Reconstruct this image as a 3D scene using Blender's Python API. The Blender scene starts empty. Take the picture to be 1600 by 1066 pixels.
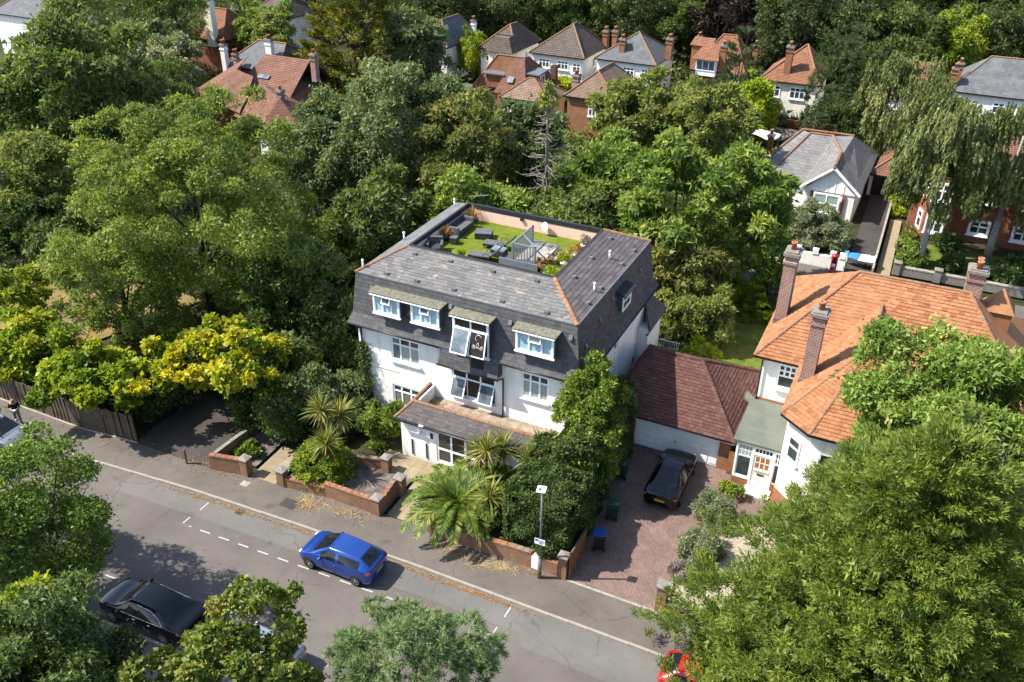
import bpy, bmesh, math, random
import numpy as np
from mathutils import Vector, Matrix
R = math.radians
scene = bpy.context.scene
col = scene.collection

# ---------------------------------------------------------------- camera, sky, sun, exposure
cam_d = bpy.data.cameras.new('camera')
cam = bpy.data.objects.new('camera', cam_d); col.objects.link(cam); scene.camera = cam
cam_d.sensor_width = 36.0; cam_d.lens = 36.0 * 1405.0 / 1600.0; cam_d.clip_start = 0.5; cam_d.clip_end = 2000
_p, _r, _y = R(30.65), R(0.64), R(25.62)
_f = Vector((-math.sin(_y) * math.cos(_p), math.cos(_y) * math.cos(_p), -math.sin(_p)))
_rt = Vector((math.cos(_y), math.sin(_y), 0)); _up = _rt.cross(_f)
_r2 = _rt * math.cos(_r) + _up * math.sin(_r); _u2 = -_rt * math.sin(_r) + _up * math.cos(_r)
cam.matrix_world = Matrix(((_r2.x, _u2.x, -_f.x, 0), (_r2.y, _u2.y, -_f.y, 0), (_r2.z, _u2.z, -_f.z, 30.5), (0, 0, 0, 1)))

SUN = Vector((-0.76, -0.34, 1.0)).normalized()           # direction towards the sun
world = bpy.data.worlds.new('World'); scene.world = world; world.use_nodes = True
wn = world.node_tree.nodes; wl = world.node_tree.links
sky = wn.new('ShaderNodeTexSky'); sky.sky_type = 'NISHITA'; sky.sun_disc = False
sky.sun_elevation = math.asin(SUN.z); sky.sun_rotation = math.atan2(SUN.x, SUN.y)
sky.air_density = 1.0; sky.dust_density = 1.0
bgn = wn.get('Background') or wn.new('ShaderNodeBackground'); bgn.inputs[1].default_value = 0.15
wl.new(sky.outputs[0], bgn.inputs[0])
sun_d = bpy.data.lights.new('sun', 'SUN'); sun_d.energy = 4.9; sun_d.angle = R(0.53); sun_d.color = (1.0, 0.94, 0.85)
sun = bpy.data.objects.new('sun', sun_d); col.objects.link(sun)
sun.rotation_euler = (-SUN).to_track_quat('-Z', 'Y').to_euler(); sun.location = (0, 0, 60)
vs = scene.view_settings; vs.view_transform = 'Standard'; vs.look = 'None'; vs.gamma = 1.0; vs.exposure = 1.2
cy = scene.cycles; cy.max_bounces = 6; cy.diffuse_bounces = 3; cy.glossy_bounces = 3; cy.transmission_bounces = 3
cy.transparent_max_bounces = 6; cy.caustics_reflective = False; cy.caustics_refractive = False; cy.use_denoising = True

# ---------------------------------------------------------------- mesh helpers
def V(*a): return Vector(a)
class MB:
    def __init__(s): s.v = []; s.f = []
    def face(s, pts):
        i = len(s.v); s.v += [tuple(p) for p in pts]; s.f.append(tuple(range(i, i + len(pts)))); return s
    def box(s, x0, x1, y0, y1, z0, z1):
        i = len(s.v)
        s.v += [(x, y, z) for z in (z0, z1) for y in (y0, y1) for x in (x0, x1)]
        for q in ((0, 2, 3, 1), (4, 5, 7, 6), (0, 1, 5, 4), (2, 6, 7, 3), (0, 4, 6, 2), (1, 3, 7, 5)):
            s.f.append(tuple(i + k for k in q))
        return s
    def obox(s, o, u, v, w):
        """box spanned by three edge vectors from corner o"""
        o, u, v, w = Vector(o), Vector(u), Vector(v), Vector(w); i = len(s.v)
        s.v += [tuple(o + u * a + v * b + w * c) for c in (0, 1) for b in (0, 1) for a in (0, 1)]
        fl = u.cross(v).dot(w) < 0
        for q in ((0, 2, 3, 1), (4, 5, 7, 6), (0, 1, 5, 4), (2, 6, 7, 3), (0, 4, 6, 2), (1, 3, 7, 5)):
            q = q[::-1] if fl else q
            s.f.append(tuple(i + k for k in q))
        return s
    def slab(s, pts, t):
        """polygon thickened downwards along its normal"""
        pts = [Vector(p) for p in pts]; n = Vector((0, 0, 0))
        for k in range(len(pts)): n += (pts[k]).cross(pts[(k + 1) % len(pts)])
        n.normalize()
        if n.z < 0: pts.reverse(); n = -n
        i = len(s.v); m = len(pts)
        s.v += [tuple(p) for p in pts] + [tuple(p - n * t) for p in pts]
        s.f.append(tuple(range(i, i + m))); s.f.append(tuple(range(i + 2 * m - 1, i + m - 1, -1)))
        for k in range(m):
            l = (k + 1) % m; s.f.append((i + k, i + m + k, i + m + l, i + l))
        return s
    def tube(s, p0, p1, r0, r1=None, n=8, cap=True):
        r1 = r0 if r1 is None else r1
        p0, p1 = Vector(p0), Vector(p1); d = (p1 - p0).normalized()
        a = d.orthogonal().normalized(); b = d.cross(a); i = len(s.v)
        for p, r in ((p0, r0), (p1, r1)):
            for k in range(n):
                t = 2 * math.pi * k / n; s.v.append(tuple(p + (a * math.cos(t) + b * math.sin(t)) * r))
        for k in range(n):
            l = (k + 1) % n; s.f.append((i + k, i + l, i + n + l, i + n + k))
        if cap: s.f.append(tuple(range(i + n - 1, i - 1, -1))); s.f.append(tuple(range(i + n, i + 2 * n)))
        return s
    def path(s, pts, rs, n=8):
        for k in range(len(pts) - 1): s.tube(pts[k], pts[k + 1], rs[k], rs[k + 1], n)
        return s
    def lathe(s, c, prof, n=16, axis='z'):
        c = Vector(c); i = len(s.v); m = len(prof)
        for k in range(n):
            t = 2 * math.pi * k / n
            for r, h in prof:
                x, y = r * math.cos(t), r * math.sin(t)
                p = {'z': (x, y, h), 'y': (x, h, y), 'x': (h, x, y)}[axis]
                s.v.append(tuple(c + Vector(p)))
        for k in range(n):
            l = (k + 1) % n
            for j in range(m - 1):
                s.f.append((i + k * m + j, i + l * m + j, i + l * m + j + 1, i + k * m + j + 1))
        return s
    def blob(s, c, r, n=10, m=6):
        c = Vector(c); prof = [(math.cos(-math.pi / 2 + math.pi * j / m), math.sin(-math.pi / 2 + math.pi * j / m)) for j in range(m + 1)]
        i = len(s.v)
        for k in range(n):
            t = 2 * math.pi * k / n
            for a, h in prof: s.v.append((c.x + r[0] * a * math.cos(t), c.y + r[1] * a * math.sin(t), c.z + r[2] * h))
        for k in range(n):
            l = (k + 1) % n
            for j in range(m): s.f.append((i + k * (m + 1) + j, i + l * (m + 1) + j, i + l * (m + 1) + j + 1, i + k * (m + 1) + j + 1))
        return s
    def mesh(s, name, mat=None, smooth=False):
        me = bpy.data.meshes.new(name); me.from_pydata(s.v, [], s.f); me.update()
        if mat: me.materials.append(mat)
        if smooth: me.polygons.foreach_set('use_smooth', [True] * len(me.polygons))
        return me
    def build(s, name, mat, parent=None, smooth=False, bevel=0, **k):
        return link(name, s.mesh(name, mat, smooth), parent, bevel=bevel, **k)

def tag(o, label=None, cat=None, group=None, kind=None):
    if label: o['label'] = label
    if cat: o['category'] = cat
    if group: o['group'] = group
    if kind: o['kind'] = kind
    return o
def link(name, me, parent=None, bevel=0, label=None, cat=None, group=None, kind=None, mw=None):
    o = bpy.data.objects.new(name, me); col.objects.link(o)
    if parent is not None:
        o.parent = parent
        if parent.get('_w'): o.matrix_parent_inverse = Matrix.Translation(-Vector(parent['_w']))
    if mw is not None: o.matrix_basis = mw
    if bevel:
        b = o.modifiers.new('bevel', 'BEVEL'); b.width = bevel; b.segments = 2; b.limit_method = 'ANGLE'; b.angle_limit = R(40)
    return tag(o, label, cat, group, kind)
def thing(name, loc, label, cat, group=None, rz=0, world=True):
    """Empty at a thing's base; world=True: its parts are modelled in world coordinates"""
    o = bpy.data.objects.new(name, None); col.objects.link(o); o.location = loc; o.rotation_euler = (0, 0, rz)
    o.empty_display_size = 0.3
    if world: o['_w'] = tuple(loc)
    return tag(o, label, cat, group)
def copy_tree(o, parent=None):
    c = o.copy(); col.objects.link(c)
    if parent is not None: c.parent = parent
    for ch in list(o.children): copy_tree(ch, c)
    return c
def gz(y): return 0.10 + 0.25 * min(1.0, max(0.0, (y - 28.0) / 5.0))
KPTS = [(-75, 21.6), (-60, 22.8), (-46, 23.95), (-36.5, 24.72), (-30.3, 25.25), (-23.3, 25.57), (-17.2, 25.76), (-10.6, 25.8), (-6, 25.85), (12, 25.95)]
def kerb_y(x): return float(np.interp(x, [p[0] for p in KPTS], [p[1] for p in KPTS]))

# ---------------------------------------------------------------- materials
MATS = {}
DIM = 0.5                    # real-world albedo scale of the paving, roof and masonry colours below
def dm(c): return tuple(c) if min(c) >= 0.6 else tuple(x * DIM for x in c)
class N:
    """tiny node helper"""
    def __init__(s, name):
        s.m = bpy.data.materials.new(name); s.m.use_nodes = True; s.t = s.m.node_tree; s.n = s.t.nodes; s.l = s.t.links
        s.b = s.n.get('Principled BSDF'); s.out = s.n.get('Material Output')
    def new(s, ty, **k):
        n = s.n.new('ShaderNode' + ty)
        for a, b in k.items(): setattr(n, a, b)
        return n
    def coord(s): return s.new('TexCoord').outputs['Object']
    def pos(s): return s.new('NewGeometry').outputs['Position']
    def noise(s, vec, scale, detail=3, rough=0.6):
        n = s.new('TexNoise'); n.inputs['Scale'].default_value = scale; n.inputs['Detail'].default_value = detail
        n.inputs['Roughness'].default_value = rough
        if vec is not None: s.l.new(vec, n.inputs['Vector'])
        return n.outputs['Fac']
    def ramp(s, fac, stops):
        r = s.new('ValToRGB'); e = r.color_ramp.elements
        while len(e) < len(stops): e.new(0.5)
        for k, (p, c) in enumerate(stops): e[k].position = p; e[k].color = (*c, 1) if len(c) == 3 else c
        s.l.new(fac, r.inputs[0]); return r.outputs[0]
    def mix(s, fac, a, b, mode='MIX'):
        m = s.new('Mix', data_type='RGBA', blend_type=mode)
        for sock, val in ((m.inputs[0], fac), (m.inputs[6], a), (m.inputs[7], b)):
            if isinstance(val, (int, float)): sock.default_value = val
            elif isinstance(val, tuple): sock.default_value = (*val, 1) if len(val) == 3 else val
            else: s.l.new(val, sock)
        return m.outputs[2]
    def math(s, op, a, b=None):
        m = s.new('Math', operation=op)
        for sock, val in ((m.inputs[0], a), (m.inputs[1], b)):
            if val is None: continue
            if isinstance(val, (int, float)): sock.default_value = val
            else: s.l.new(val, sock)
        return m.outputs[0]
    def bump(s, h, strength, dist=0.02):
        b = s.new('Bump'); b.inputs['Strength'].default_value = strength; b.inputs['Distance'].default_value = dist
        s.l.new(h, b.inputs['Height']); s.l.new(b.outputs[0], s.b.inputs['Normal'])
    def fin(s, c=None, rough=0.8, spec=0.3, metal=0.0, coat=0.0):
        if c is not None:
            if isinstance(c, tuple): s.b.inputs['Base Color'].default_value = (*c, 1)
            else: s.l.new(c, s.b.inputs['Base Color'])
        s.b.inputs['Roughness'].default_value = rough; s.b.inputs['Specular IOR Level'].default_value = spec
        s.b.inputs['Metallic'].default_value = metal; s.b.inputs['Coat Weight'].default_value = coat
        MATS[s.m.name] = s.m; return s.m
def plain(name, c, rough=0.7, spec=0.3, metal=0.0, coat=0.0, var=0.12, scale=3.0, bump=0.0):
    m = N(name); p = m.coord(); n = m.noise(p, scale, 4)
    c = dm(c); lo = tuple(x * (1 - var) for x in c); hi = tuple(min(1, x * (1 + var)) for x in c)
    cc = m.ramp(n, [(0.3, lo), (0.7, hi)])
    if bump: m.bump(m.noise(p, scale * 8, 3), bump, 0.01)
    return m.fin(cc, rough, spec, metal, coat)
def tinted(name, stops, rough=0.8, spec=0.25, nscale=6.0, namt=0.35, patch=None, patchscale=1.2, bump=0.3):
    """pieces that each get their own shade: island random + object random"""
    stops = [(a, dm(b)) for a, b in stops]; patch = (dm(patch[0]), patch[1]) if patch else None
    m = N(name); g = m.new('NewGeometry'); oi = m.new('ObjectInfo')
    f = m.math('FRACT', m.math('ADD', g.outputs['Random Per Island'], oi.outputs['Random']))
    c = m.ramp(f, stops); p = g.outputs['Position']
    n = m.noise(p, nscale, 5, 0.7)
    c = m.mix(1.0, c, m.ramp(n, [(0.25, (1 - namt,) * 3), (0.75, (1 + namt * 0.6,) * 3)]), 'MULTIPLY')
    if patch:
        q = m.noise(p, patchscale, 4, 0.65)
        c = m.mix(m.ramp(q, [(patch[1], (0, 0, 0)), (patch[1] + 0.09, (1, 1, 1))]), c, patch[0])
    m.bump(n, bump, 0.01)
    return m.fin(c, rough, spec)
def brick(name, c1, c2, mortar, bw=0.225, bh=0.075, ms=0.012, rough=0.85, patch=None):
    c1, c2, mortar = (tuple(x * 0.62 for x in q) for q in (c1, c2, mortar)); patch = (tuple(x * 0.62 for x in patch[0]), patch[1]) if patch else None
    m = N(name); sp = m.new('SeparateXYZ'); m.l.new(m.pos(), sp.inputs[0])
    cb = m.new('CombineXYZ'); m.l.new(m.math('ADD', sp.outputs[0], sp.outputs[1]), cb.inputs[0]); m.l.new(sp.outputs[2], cb.inputs[1])
    b = m.new('TexBrick'); m.l.new(cb.outputs[0], b.inputs['Vector'])
    for k, v in (('Scale', 1.0), ('Brick Width', bw), ('Row Height', bh), ('Mortar Size', ms), ('Mortar Smooth', 0.2), ('Bias', -0.2)): b.inputs[k].default_value = v
    for k, v in (('Color1', c1), ('Color2', c2), ('Mortar', mortar)): b.inputs[k].default_value = (*v, 1)
    n = m.noise(m.pos(), 1.5, 5, 0.7)
    c = m.mix(1.0, b.outputs['Color'], m.ramp(n, [(0.3, (0.72,) * 3), (0.7, (1.2,) * 3)]), 'MULTIPLY')
    if patch: c = m.mix(m.ramp(m.noise(m.pos(), 2.2, 4, 0.7), [(patch[1], (0, 0, 0)), (patch[1] + 0.12, (0.75,) * 3)]), c, patch[0])
    m.bump(m.math('SUBTRACT', 1.0, b.outputs['Fac']), 0.6, 0.01)
    return m.fin(c, rough, 0.2)
def courses(name, c1, c2, bw, bh, rough=0.85, ms=0.02, dark=(0.05, 0.04, 0.035)):
    """far roof covering: courses follow height, joints follow the eave"""
    c1, c2, dark = dm(c1), dm(c2), dm(dark)
    m = N(name); sp = m.new('SeparateXYZ'); m.l.new(m.pos(), sp.inputs[0])
    cb = m.new('CombineXYZ'); m.l.new(m.math('ADD', sp.outputs[0], sp.outputs[1]), cb.inputs[0]); m.l.new(sp.outputs[2], cb.inputs[1])
    b = m.new('TexBrick'); m.l.new(cb.outputs[0], b.inputs['Vector'])
    for k, v in (('Scale', 1.0), ('Brick Width', bw), ('Row Height', bh), ('Mortar Size', ms), ('Mortar Smooth', 0.5), ('Bias', 0.0)): b.inputs[k].default_value = v
    for k, v in (('Color1', c1), ('Color2', c2), ('Mortar', dark)): b.inputs[k].default_value = (*v, 1)
    n = m.noise(m.pos(), 1.1, 6, 0.7)
    c = m.mix(1.0, b.outputs['Color'], m.ramp(n, [(0.3, (0.7,) * 3), (0.72, (1.3,) * 3)]), 'MULTIPLY')
    m.bump(m.math('SUBTRACT', 1.0, b.outputs['Fac']), 0.5, 0.02)
    return m.fin(c, rough, 0.2)
def leafmat(name, stops, rough=0.55, trans=0.3, spec=0.3):
    m = N(name); a = m.new('Attribute'); a.attribute_name = 'tint'
    oi = m.new('ObjectInfo')
    f = m.math('ADD', a.outputs['Fac'], m.math('MULTIPLY', m.math('SUBTRACT', oi.outputs['Random'], 0.5), 0.12))
    c = m.ramp(f, stops)
    m.fin(c, rough, spec)
    tr = m.new('BsdfTranslucent'); m.l.new(m.mix(1.0, c, (1.25, 1.2, 0.55), 'MULTIPLY'), tr.inputs[0])
    ms = m.new('MixShader'); ms.inputs[0].default_value = trans
    m.l.new(m.b.outputs[0], ms.inputs[1]); m.l.new(tr.outputs[0], ms.inputs[2]); m.l.new(ms.outputs[0], m.out.inputs[0])
    return m.m

def asphalt(name, lo, hi, patch, crack=True):
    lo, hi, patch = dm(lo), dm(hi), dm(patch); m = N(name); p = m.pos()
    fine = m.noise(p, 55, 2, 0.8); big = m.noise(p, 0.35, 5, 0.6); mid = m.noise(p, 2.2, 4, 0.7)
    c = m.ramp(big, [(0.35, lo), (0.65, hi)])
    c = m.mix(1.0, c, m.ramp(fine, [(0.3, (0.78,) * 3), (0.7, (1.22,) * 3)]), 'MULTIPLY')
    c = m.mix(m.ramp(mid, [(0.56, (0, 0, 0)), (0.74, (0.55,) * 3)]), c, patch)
    if crack:
        v = m.new('TexVoronoi', feature='DISTANCE_TO_EDGE'); v.inputs['Scale'].default_value = 0.32
        mv = m.new('Mapping'); m.l.new(p, mv.inputs[0]); nz = m.new('TexNoise'); nz.inputs['Scale'].default_value = 1.4; m.l.new(p, nz.inputs['Vector'])
        wv = m.new('Mix', data_type='RGBA', blend_type='LINEAR_LIGHT'); wv.inputs[0].default_value = 0.35; m.l.new(p, wv.inputs[6]); m.l.new(nz.outputs['Color'], wv.inputs[7]); m.l.new(wv.outputs[2], v.inputs['Vector'])
        gate = m.ramp(m.noise(p, 0.25, 3), [(0.48, (0, 0, 0)), (0.56, (0.5,) * 3)])
        c = m.mix(m.mix(1.0, m.ramp(v.outputs['Distance'], [(0.0, (1,) * 3), (0.012, (0,) * 3)]), gate, 'MULTIPLY'), c, tuple(x * 0.4 for x in lo))
        st = m.noise(p, 0.9, 2, 0.5); c = m.mix(m.ramp(st, [(0.66, (0, 0, 0)), (0.75, (0.5,) * 3)]), c, tuple(x * 0.5 for x in lo))
    m.bump(fine, 0.3, 0.004)
    return m.fin(c, 0.9, 0.25)
def ground_mat():
    m = N('soil'); p = m.pos()
    c = m.ramp(m.noise(p, 0.5, 6, 0.7), [(0.3, (0.018, 0.022, 0.009)), (0.5, (0.032, 0.032, 0.014)), (0.7, (0.06, 0.048, 0.026))])
    m.bump(m.noise(p, 6, 4), 0.5, 0.05); return m.fin(c, 0.95, 0.1)
def lawn_mat(name, a, b, dry):
    a, b, dry = (tuple(x * 0.62 for x in q) for q in (a, b, dry)); m = N(name); p = m.pos()
    c = m.ramp(m.noise(p, 1.3, 5, 0.7), [(0.35, a), (0.6, b)])
    c = m.mix(m.ramp(m.noise(p, 0.6, 4, 0.6), [(0.5, (0, 0, 0)), (0.62, (0.8,) * 3)]), c, dry)
    f = m.noise(p, 40, 2, 0.8); c = m.mix(1.0, c, m.ramp(f, [(0.3, (0.65,) * 3), (0.7, (1.3,) * 3)]), 'MULTIPLY')
    m.bump(f, 0.8, 0.03); return m.fin(c, 0.95, 0.1)
def glassmat(name, c, rough=0.04, spec=0.7):
    m = N(name); n = m.noise(m.pos(), 1.1, 3)
    return m.fin(m.ramp(n, [(0.35, tuple(x * 0.5 for x in c)), (0.7, tuple(x * 1.6 for x in c))]), rough, spec, 0, 0.3 if spec > 0.5 else 0.0)
def blindmat(name, a, b):
    m = N(name); w = m.new('TexWave', wave_type='BANDS', bands_direction='Z'); w.inputs['Scale'].default_value = 4.2; w.inputs['Distortion'].default_value = 0.3
    m.l.new(m.pos(), w.inputs['Vector'])
    return m.fin(m.ramp(w.outputs['Fac'], [(0.3, a), (0.7, b)]), 0.12, 0.5, 0, 0.5)
def cordmat():
    m = N('block_paving'); p = m.pos(); sp = m.new('SeparateXYZ'); m.l.new(p, sp.inputs[0])
    b = m.new('TexBrick')
    mp = m.new('Mapping'); mp.inputs['Rotation'].default_value = (0, 0, R(45)); m.l.new(p, mp.inputs[0]); m.l.new(mp.outputs[0], b.inputs['Vector'])
    for k, v in (('Scale', 1.0), ('Brick Width', 0.22), ('Row Height', 0.11), ('Mortar Size', 0.008), ('Mortar Smooth', 0.2)): b.inputs[k].default_value = v
    for k, v in (('Color1', (0.185, 0.12, 0.10)), ('Color2', (0.135, 0.092, 0.08)), ('Mortar', (0.07, 0.056, 0.05))): b.inputs[k].default_value = (*v, 1)
    c = m.mix(1.0, b.outputs['Color'], m.ramp(m.noise(p, 0.8, 5, 0.7), [(0.3, (0.8,) * 3), (0.7, (1.2,) * 3)]), 'MULTIPLY')
    m.bump(m.math('SUBTRACT', 1.0, b.outputs['Fac']), 0.5, 0.006); return m.fin(c, 0.9, 0.2)
def rendermat(name, c, dirt):
    m = N(name); p = m.pos()
    s = m.new('Mapping'); s.inputs['Scale'].default_value = (1.6, 1.6, 0.35); m.l.new(p, s.inputs[0])
    st = m.noise(s.outputs[0], 1.6, 6, 0.7)
    cc = m.mix(m.ramp(st, [(0.46, (0, 0, 0)), (0.75, (0.9,) * 3)]), c, dirt)
    m.bump(m.noise(p, 30, 3), 0.25, 0.006); return m.fin(cc, 0.85, 0.25)

ground_mat()
asphalt('road_asphalt', (0.17, 0.145, 0.13), (0.23, 0.20, 0.18), (0.13, 0.115, 0.105))
asphalt('patch_asphalt', (0.19, 0.18, 0.165), (0.25, 0.235, 0.215), (0.15, 0.14, 0.13))
asphalt('footway_asphalt', (0.165, 0.145, 0.125), (0.23, 0.20, 0.175), (0.13, 0.115, 0.10))
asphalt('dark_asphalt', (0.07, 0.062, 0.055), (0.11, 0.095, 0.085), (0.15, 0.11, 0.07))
lawn_mat('lawn', (0.10, 0.16, 0.02), (0.17, 0.22, 0.035), (0.27, 0.21, 0.075))
lawn_mat('dry_lawn', (0.30, 0.20, 0.08), (0.36, 0.25, 0.11), (0.22, 0.19, 0.07))
lawn_mat('turf_mat', (0.13, 0.18, 0.016), (0.19, 0.245, 0.024), (0.24, 0.26, 0.045))
cordmat()
plain('gravel', (0.55, 0.48, 0.36), 0.95, 0.1, var=0.3, scale=9, bump=0.8)
plain('bedding', (0.22, 0.185, 0.16), 0.95, 0.1, var=0.5, scale=3, bump=0.8)
plain('stone_kerb', (0.50, 0.45, 0.38), 0.9, 0.2, var=0.22, scale=2, bump=0.3)
plain('line_paint', (0.62, 0.61, 0.58), 0.7, 0.3, var=0.3, scale=16)
tinted('sandstone', [(0, (0.42, 0.33, 0.21)), (0.5, (0.50, 0.40, 0.26)), (1, (0.46, 0.35, 0.22))], 0.9, nscale=3, namt=0.25)
plain('cap_stone', (0.36, 0.32, 0.28), 0.9, 0.2, var=0.25, scale=6, bump=0.4)
rendermat('white_render', (0.80, 0.78, 0.73), (0.62, 0.58, 0.50))
rendermat('pink_render', (0.72, 0.47, 0.36), (0.62, 0.42, 0.33))
rendermat('cream_render', (0.78, 0.72, 0.60), (0.6, 0.54, 0.42))
brick('wall_brick', (0.34, 0.135, 0.075), (0.42, 0.20, 0.10), (0.30, 0.24, 0.17), patch=((0.42, 0.27, 0.10), 0.56))
brick('red_brick', (0.38, 0.10, 0.05), (0.46, 0.15, 0.07), (0.34, 0.2, 0.14))
brick('chimney_brick', (0.27, 0.07, 0.045), (0.36, 0.12, 0.08), (0.62, 0.52, 0.44), ms=0.016, patch=((0.12, 0.06, 0.05), 0.6))
brick('orange_brick', (0.42, 0.15, 0.06), (0.5, 0.2, 0.09), (0.4, 0.25, 0.15))
tinted('slate_old', [(0, (0.20, 0.195, 0.19)), (0.3, (0.25, 0.245, 0.235)), (0.6, (0.30, 0.29, 0.275)), (0.85, (0.25, 0.235, 0.22)), (1, (0.36, 0.34, 0.32))], 0.85, 0.25, 7, 0.35, patch=((0.55, 0.45, 0.36), 0.59), patchscale=1.9)
tinted('slate_dark', [(0, (0.125, 0.124, 0.13)), (0.5, (0.155, 0.152, 0.155)), (1, (0.19, 0.186, 0.185))], 0.75, 0.3, 5, 0.3)
tinted('slate_brown', [(0, (0.12, 0.105, 0.105)), (0.5, (0.15, 0.13, 0.128)), (1, (0.19, 0.165, 0.16))], 0.8, 0.25, 6, 0.4, patch=((0.16, 0.14, 0.13), 0.68))
tinted('clay_tile', [(0, (0.50, 0.205, 0.09)), (0.35, (0.57, 0.255, 0.12)), (0.65, (0.61, 0.285, 0.14)), (0.92, (0.49, 0.20, 0.085)), (1, (0.38, 0.16, 0.075))], 0.85, 0.2, 1.4, 0.28, patch=((0.56, 0.35, 0.18), 0.62), patchscale=1.6)
tinted('brown_tile', [(0, (0.155, 0.07, 0.055)), (0.5, (0.19, 0.088, 0.07)), (1, (0.23, 0.115, 0.09))], 0.85, 0.2, 4, 0.35, patch=((0.36, 0.27, 0.22), 0.72), patchscale=4.0)
tinted('ridge_clay', [(0, (0.42, 0.19, 0.10)), (0.5, (0.5, 0.27, 0.15)), (1, (0.40, 0.25, 0.17))], 0.9, 0.2, 6, 0.4)
courses('far_clay', (0.46, 0.19, 0.10), (0.55, 0.25, 0.13), 0.25, 0.11)
courses('far_red', (0.34, 0.15, 0.10), (0.42, 0.20, 0.13), 0.25, 0.11)
courses('far_brown', (0.20, 0.165, 0.13), (0.25, 0.20, 0.16), 0.36, 0.17, ms=0.03)
courses('far_slate', (0.19, 0.20, 0.21), (0.235, 0.245, 0.25), 0.3, 0.14, ms=0.01, dark=(0.12, 0.12, 0.125))
courses('bungalow_slate', (0.27, 0.265, 0.255), (0.33, 0.32, 0.31), 0.3, 0.14, ms=0.01, dark=(0.17, 0.165, 0.16))
courses('far_pink', (0.42, 0.27, 0.19), (0.48, 0.32, 0.23), 0.3, 0.12)
plain('lead', (0.20, 0.21, 0.22), 0.5, 0.4, var=0.2, scale=4)
plain('dark_felt', (0.035, 0.038, 0.045), 0.8, 0.25, var=0.2)
plain('cap_grey', (0.22, 0.22, 0.225), 0.7, 0.3, var=0.25, scale=2)
plain('moss_felt', (0.26, 0.255, 0.19), 0.95, 0.1, var=0.35, scale=5, bump=0.6)
plain('green_felt', (0.215, 0.235, 0.195), 0.85, 0.2, var=0.18, scale=0.9, bump=0.2)
plain('grit_roof', (0.46, 0.37, 0.28), 0.95, 0.1, var=0.35, scale=2.5, bump=0.7)
plain('upvc', (0.84, 0.85, 0.86), 0.35, 0.5, var=0.03)
plain('white_paint', (0.80, 0.80, 0.78), 0.5, 0.4, var=0.05)
plain('cream_paint', (0.72, 0.72, 0.60), 0.5, 0.4, var=0.05)
plain('black_plastic', (0.018, 0.018, 0.02), 0.4, 0.4, var=0.1)
glassmat('glass', (0.035, 0.045, 0.05)); glassmat('glass_sky_tint', (0.12, 0.15, 0.17)); glassmat('car_glass', (0.008, 0.01, 0.012), 0.02, 0.35)  # second glass has the grey-blue sky reflection put into its base colour
blindmat('blind_blue', (0.20, 0.34, 0.40), (0.42, 0.58, 0.62)); blindmat('blind_green', (0.20, 0.26, 0.24), (0.36, 0.42, 0.38))
plain('curtain', (0.30, 0.33, 0.28), 0.25, 0.5, coat=0.4, var=0.2)
plain('terracotta', (0.60, 0.24, 0.12), 0.8, 0.2, var=0.2)
plain('zinc', (0.42, 0.44, 0.46), 0.4, 0.5, metal=0.6, var=0.1)
plain('lamp_white', (0.75, 0.76, 0.76), 0.5, 0.4, var=0.05)
plain('fence_wood', (0.20, 0.155, 0.115), 0.9, 0.15, var=0.35, scale=5, bump=0.4)
plain('gate_wood', (0.42, 0.22, 0.10), 0.8, 0.2, var=0.3, scale=4, bump=0.3)
plain('bark', (0.10, 0.08, 0.06), 0.95, 0.1, var=0.4, scale=4, bump=0.8)
plain('birch_bark', (0.50, 0.47, 0.43), 0.9, 0.1, var=0.4, scale=5, bump=0.5)
plain('dead_wood', (0.36, 0.31, 0.26), 0.95, 0.1, var=0.25, scale=4)
plain('rattan', (0.075, 0.08, 0.085), 0.6, 0.3, var=0.25, scale=20)
plain('rattan_top', (0.16, 0.165, 0.17), 0.7, 0.3, var=0.2, scale=8)
plain('grey_paint', (0.26, 0.30, 0.35), 0.6, 0.3, var=0.12, scale=3)
plain('straw', (0.58, 0.42, 0.20), 0.9, 0.15, var=0.3, scale=3)
plain('dead_leaf', (0.42, 0.23, 0.10), 0.9, 0.15, var=0.4, scale=4)
plain('skin', (0.55, 0.32, 0.24), 0.6, 0.3, var=0.05); plain('black_cloth', (0.012, 0.012, 0.014), 0.9, 0.2, var=0.2); plain('grey_cloth', (0.58, 0.54, 0.49), 0.9, 0.2, var=0.1)
plain('paint_blue', (0.016, 0.08, 0.42), 0.2, 0.5, metal=0.3, coat=0.7, var=0.02); plain('paint_black', (0.004, 0.004, 0.005), 0.1, 0.25, coat=0.25, var=0.02)
plain('paint_silver', (0.42, 0.47, 0.52), 0.28, 0.5, metal=0.5, coat=0.8, var=0.02); plain('paint_red', (0.55, 0.015, 0.012), 0.25, 0.5, coat=0.8, var=0.02); plain('paint_grey', (0.35, 0.38, 0.42), 0.28, 0.5, metal=0.4, coat=0.8, var=0.02)
plain('tyre', (0.016, 0.016, 0.017), 0.85, 0.2, var=0.2); plain('alloy', (0.55, 0.56, 0.58), 0.3, 0.6, metal=0.8, var=0.05); plain('chrome', (0.7, 0.72, 0.74), 0.15, 0.6, metal=0.9, var=0.03)
plain('lamp_red', (0.5, 0.012, 0.01), 0.12, 0.6, coat=0.8, var=0.05); plain('lamp_clear', (0.7, 0.72, 0.72), 0.08, 0.7, coat=0.8, var=0.05)
plain('plate_yellow', (0.75, 0.52, 0.02), 0.5, 0.4, var=0.03); plain('plate_white', (0.75, 0.75, 0.72), 0.5, 0.4, var=0.03)
plain('bin_black', (0.02, 0.021, 0.022), 0.55, 0.4, var=0.1); plain('bin_blue', (0.012, 0.10, 0.42), 0.45, 0.4, var=0.08); plain('bin_green', (0.02, 0.085, 0.05), 0.5, 0.4, var=0.12)
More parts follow.
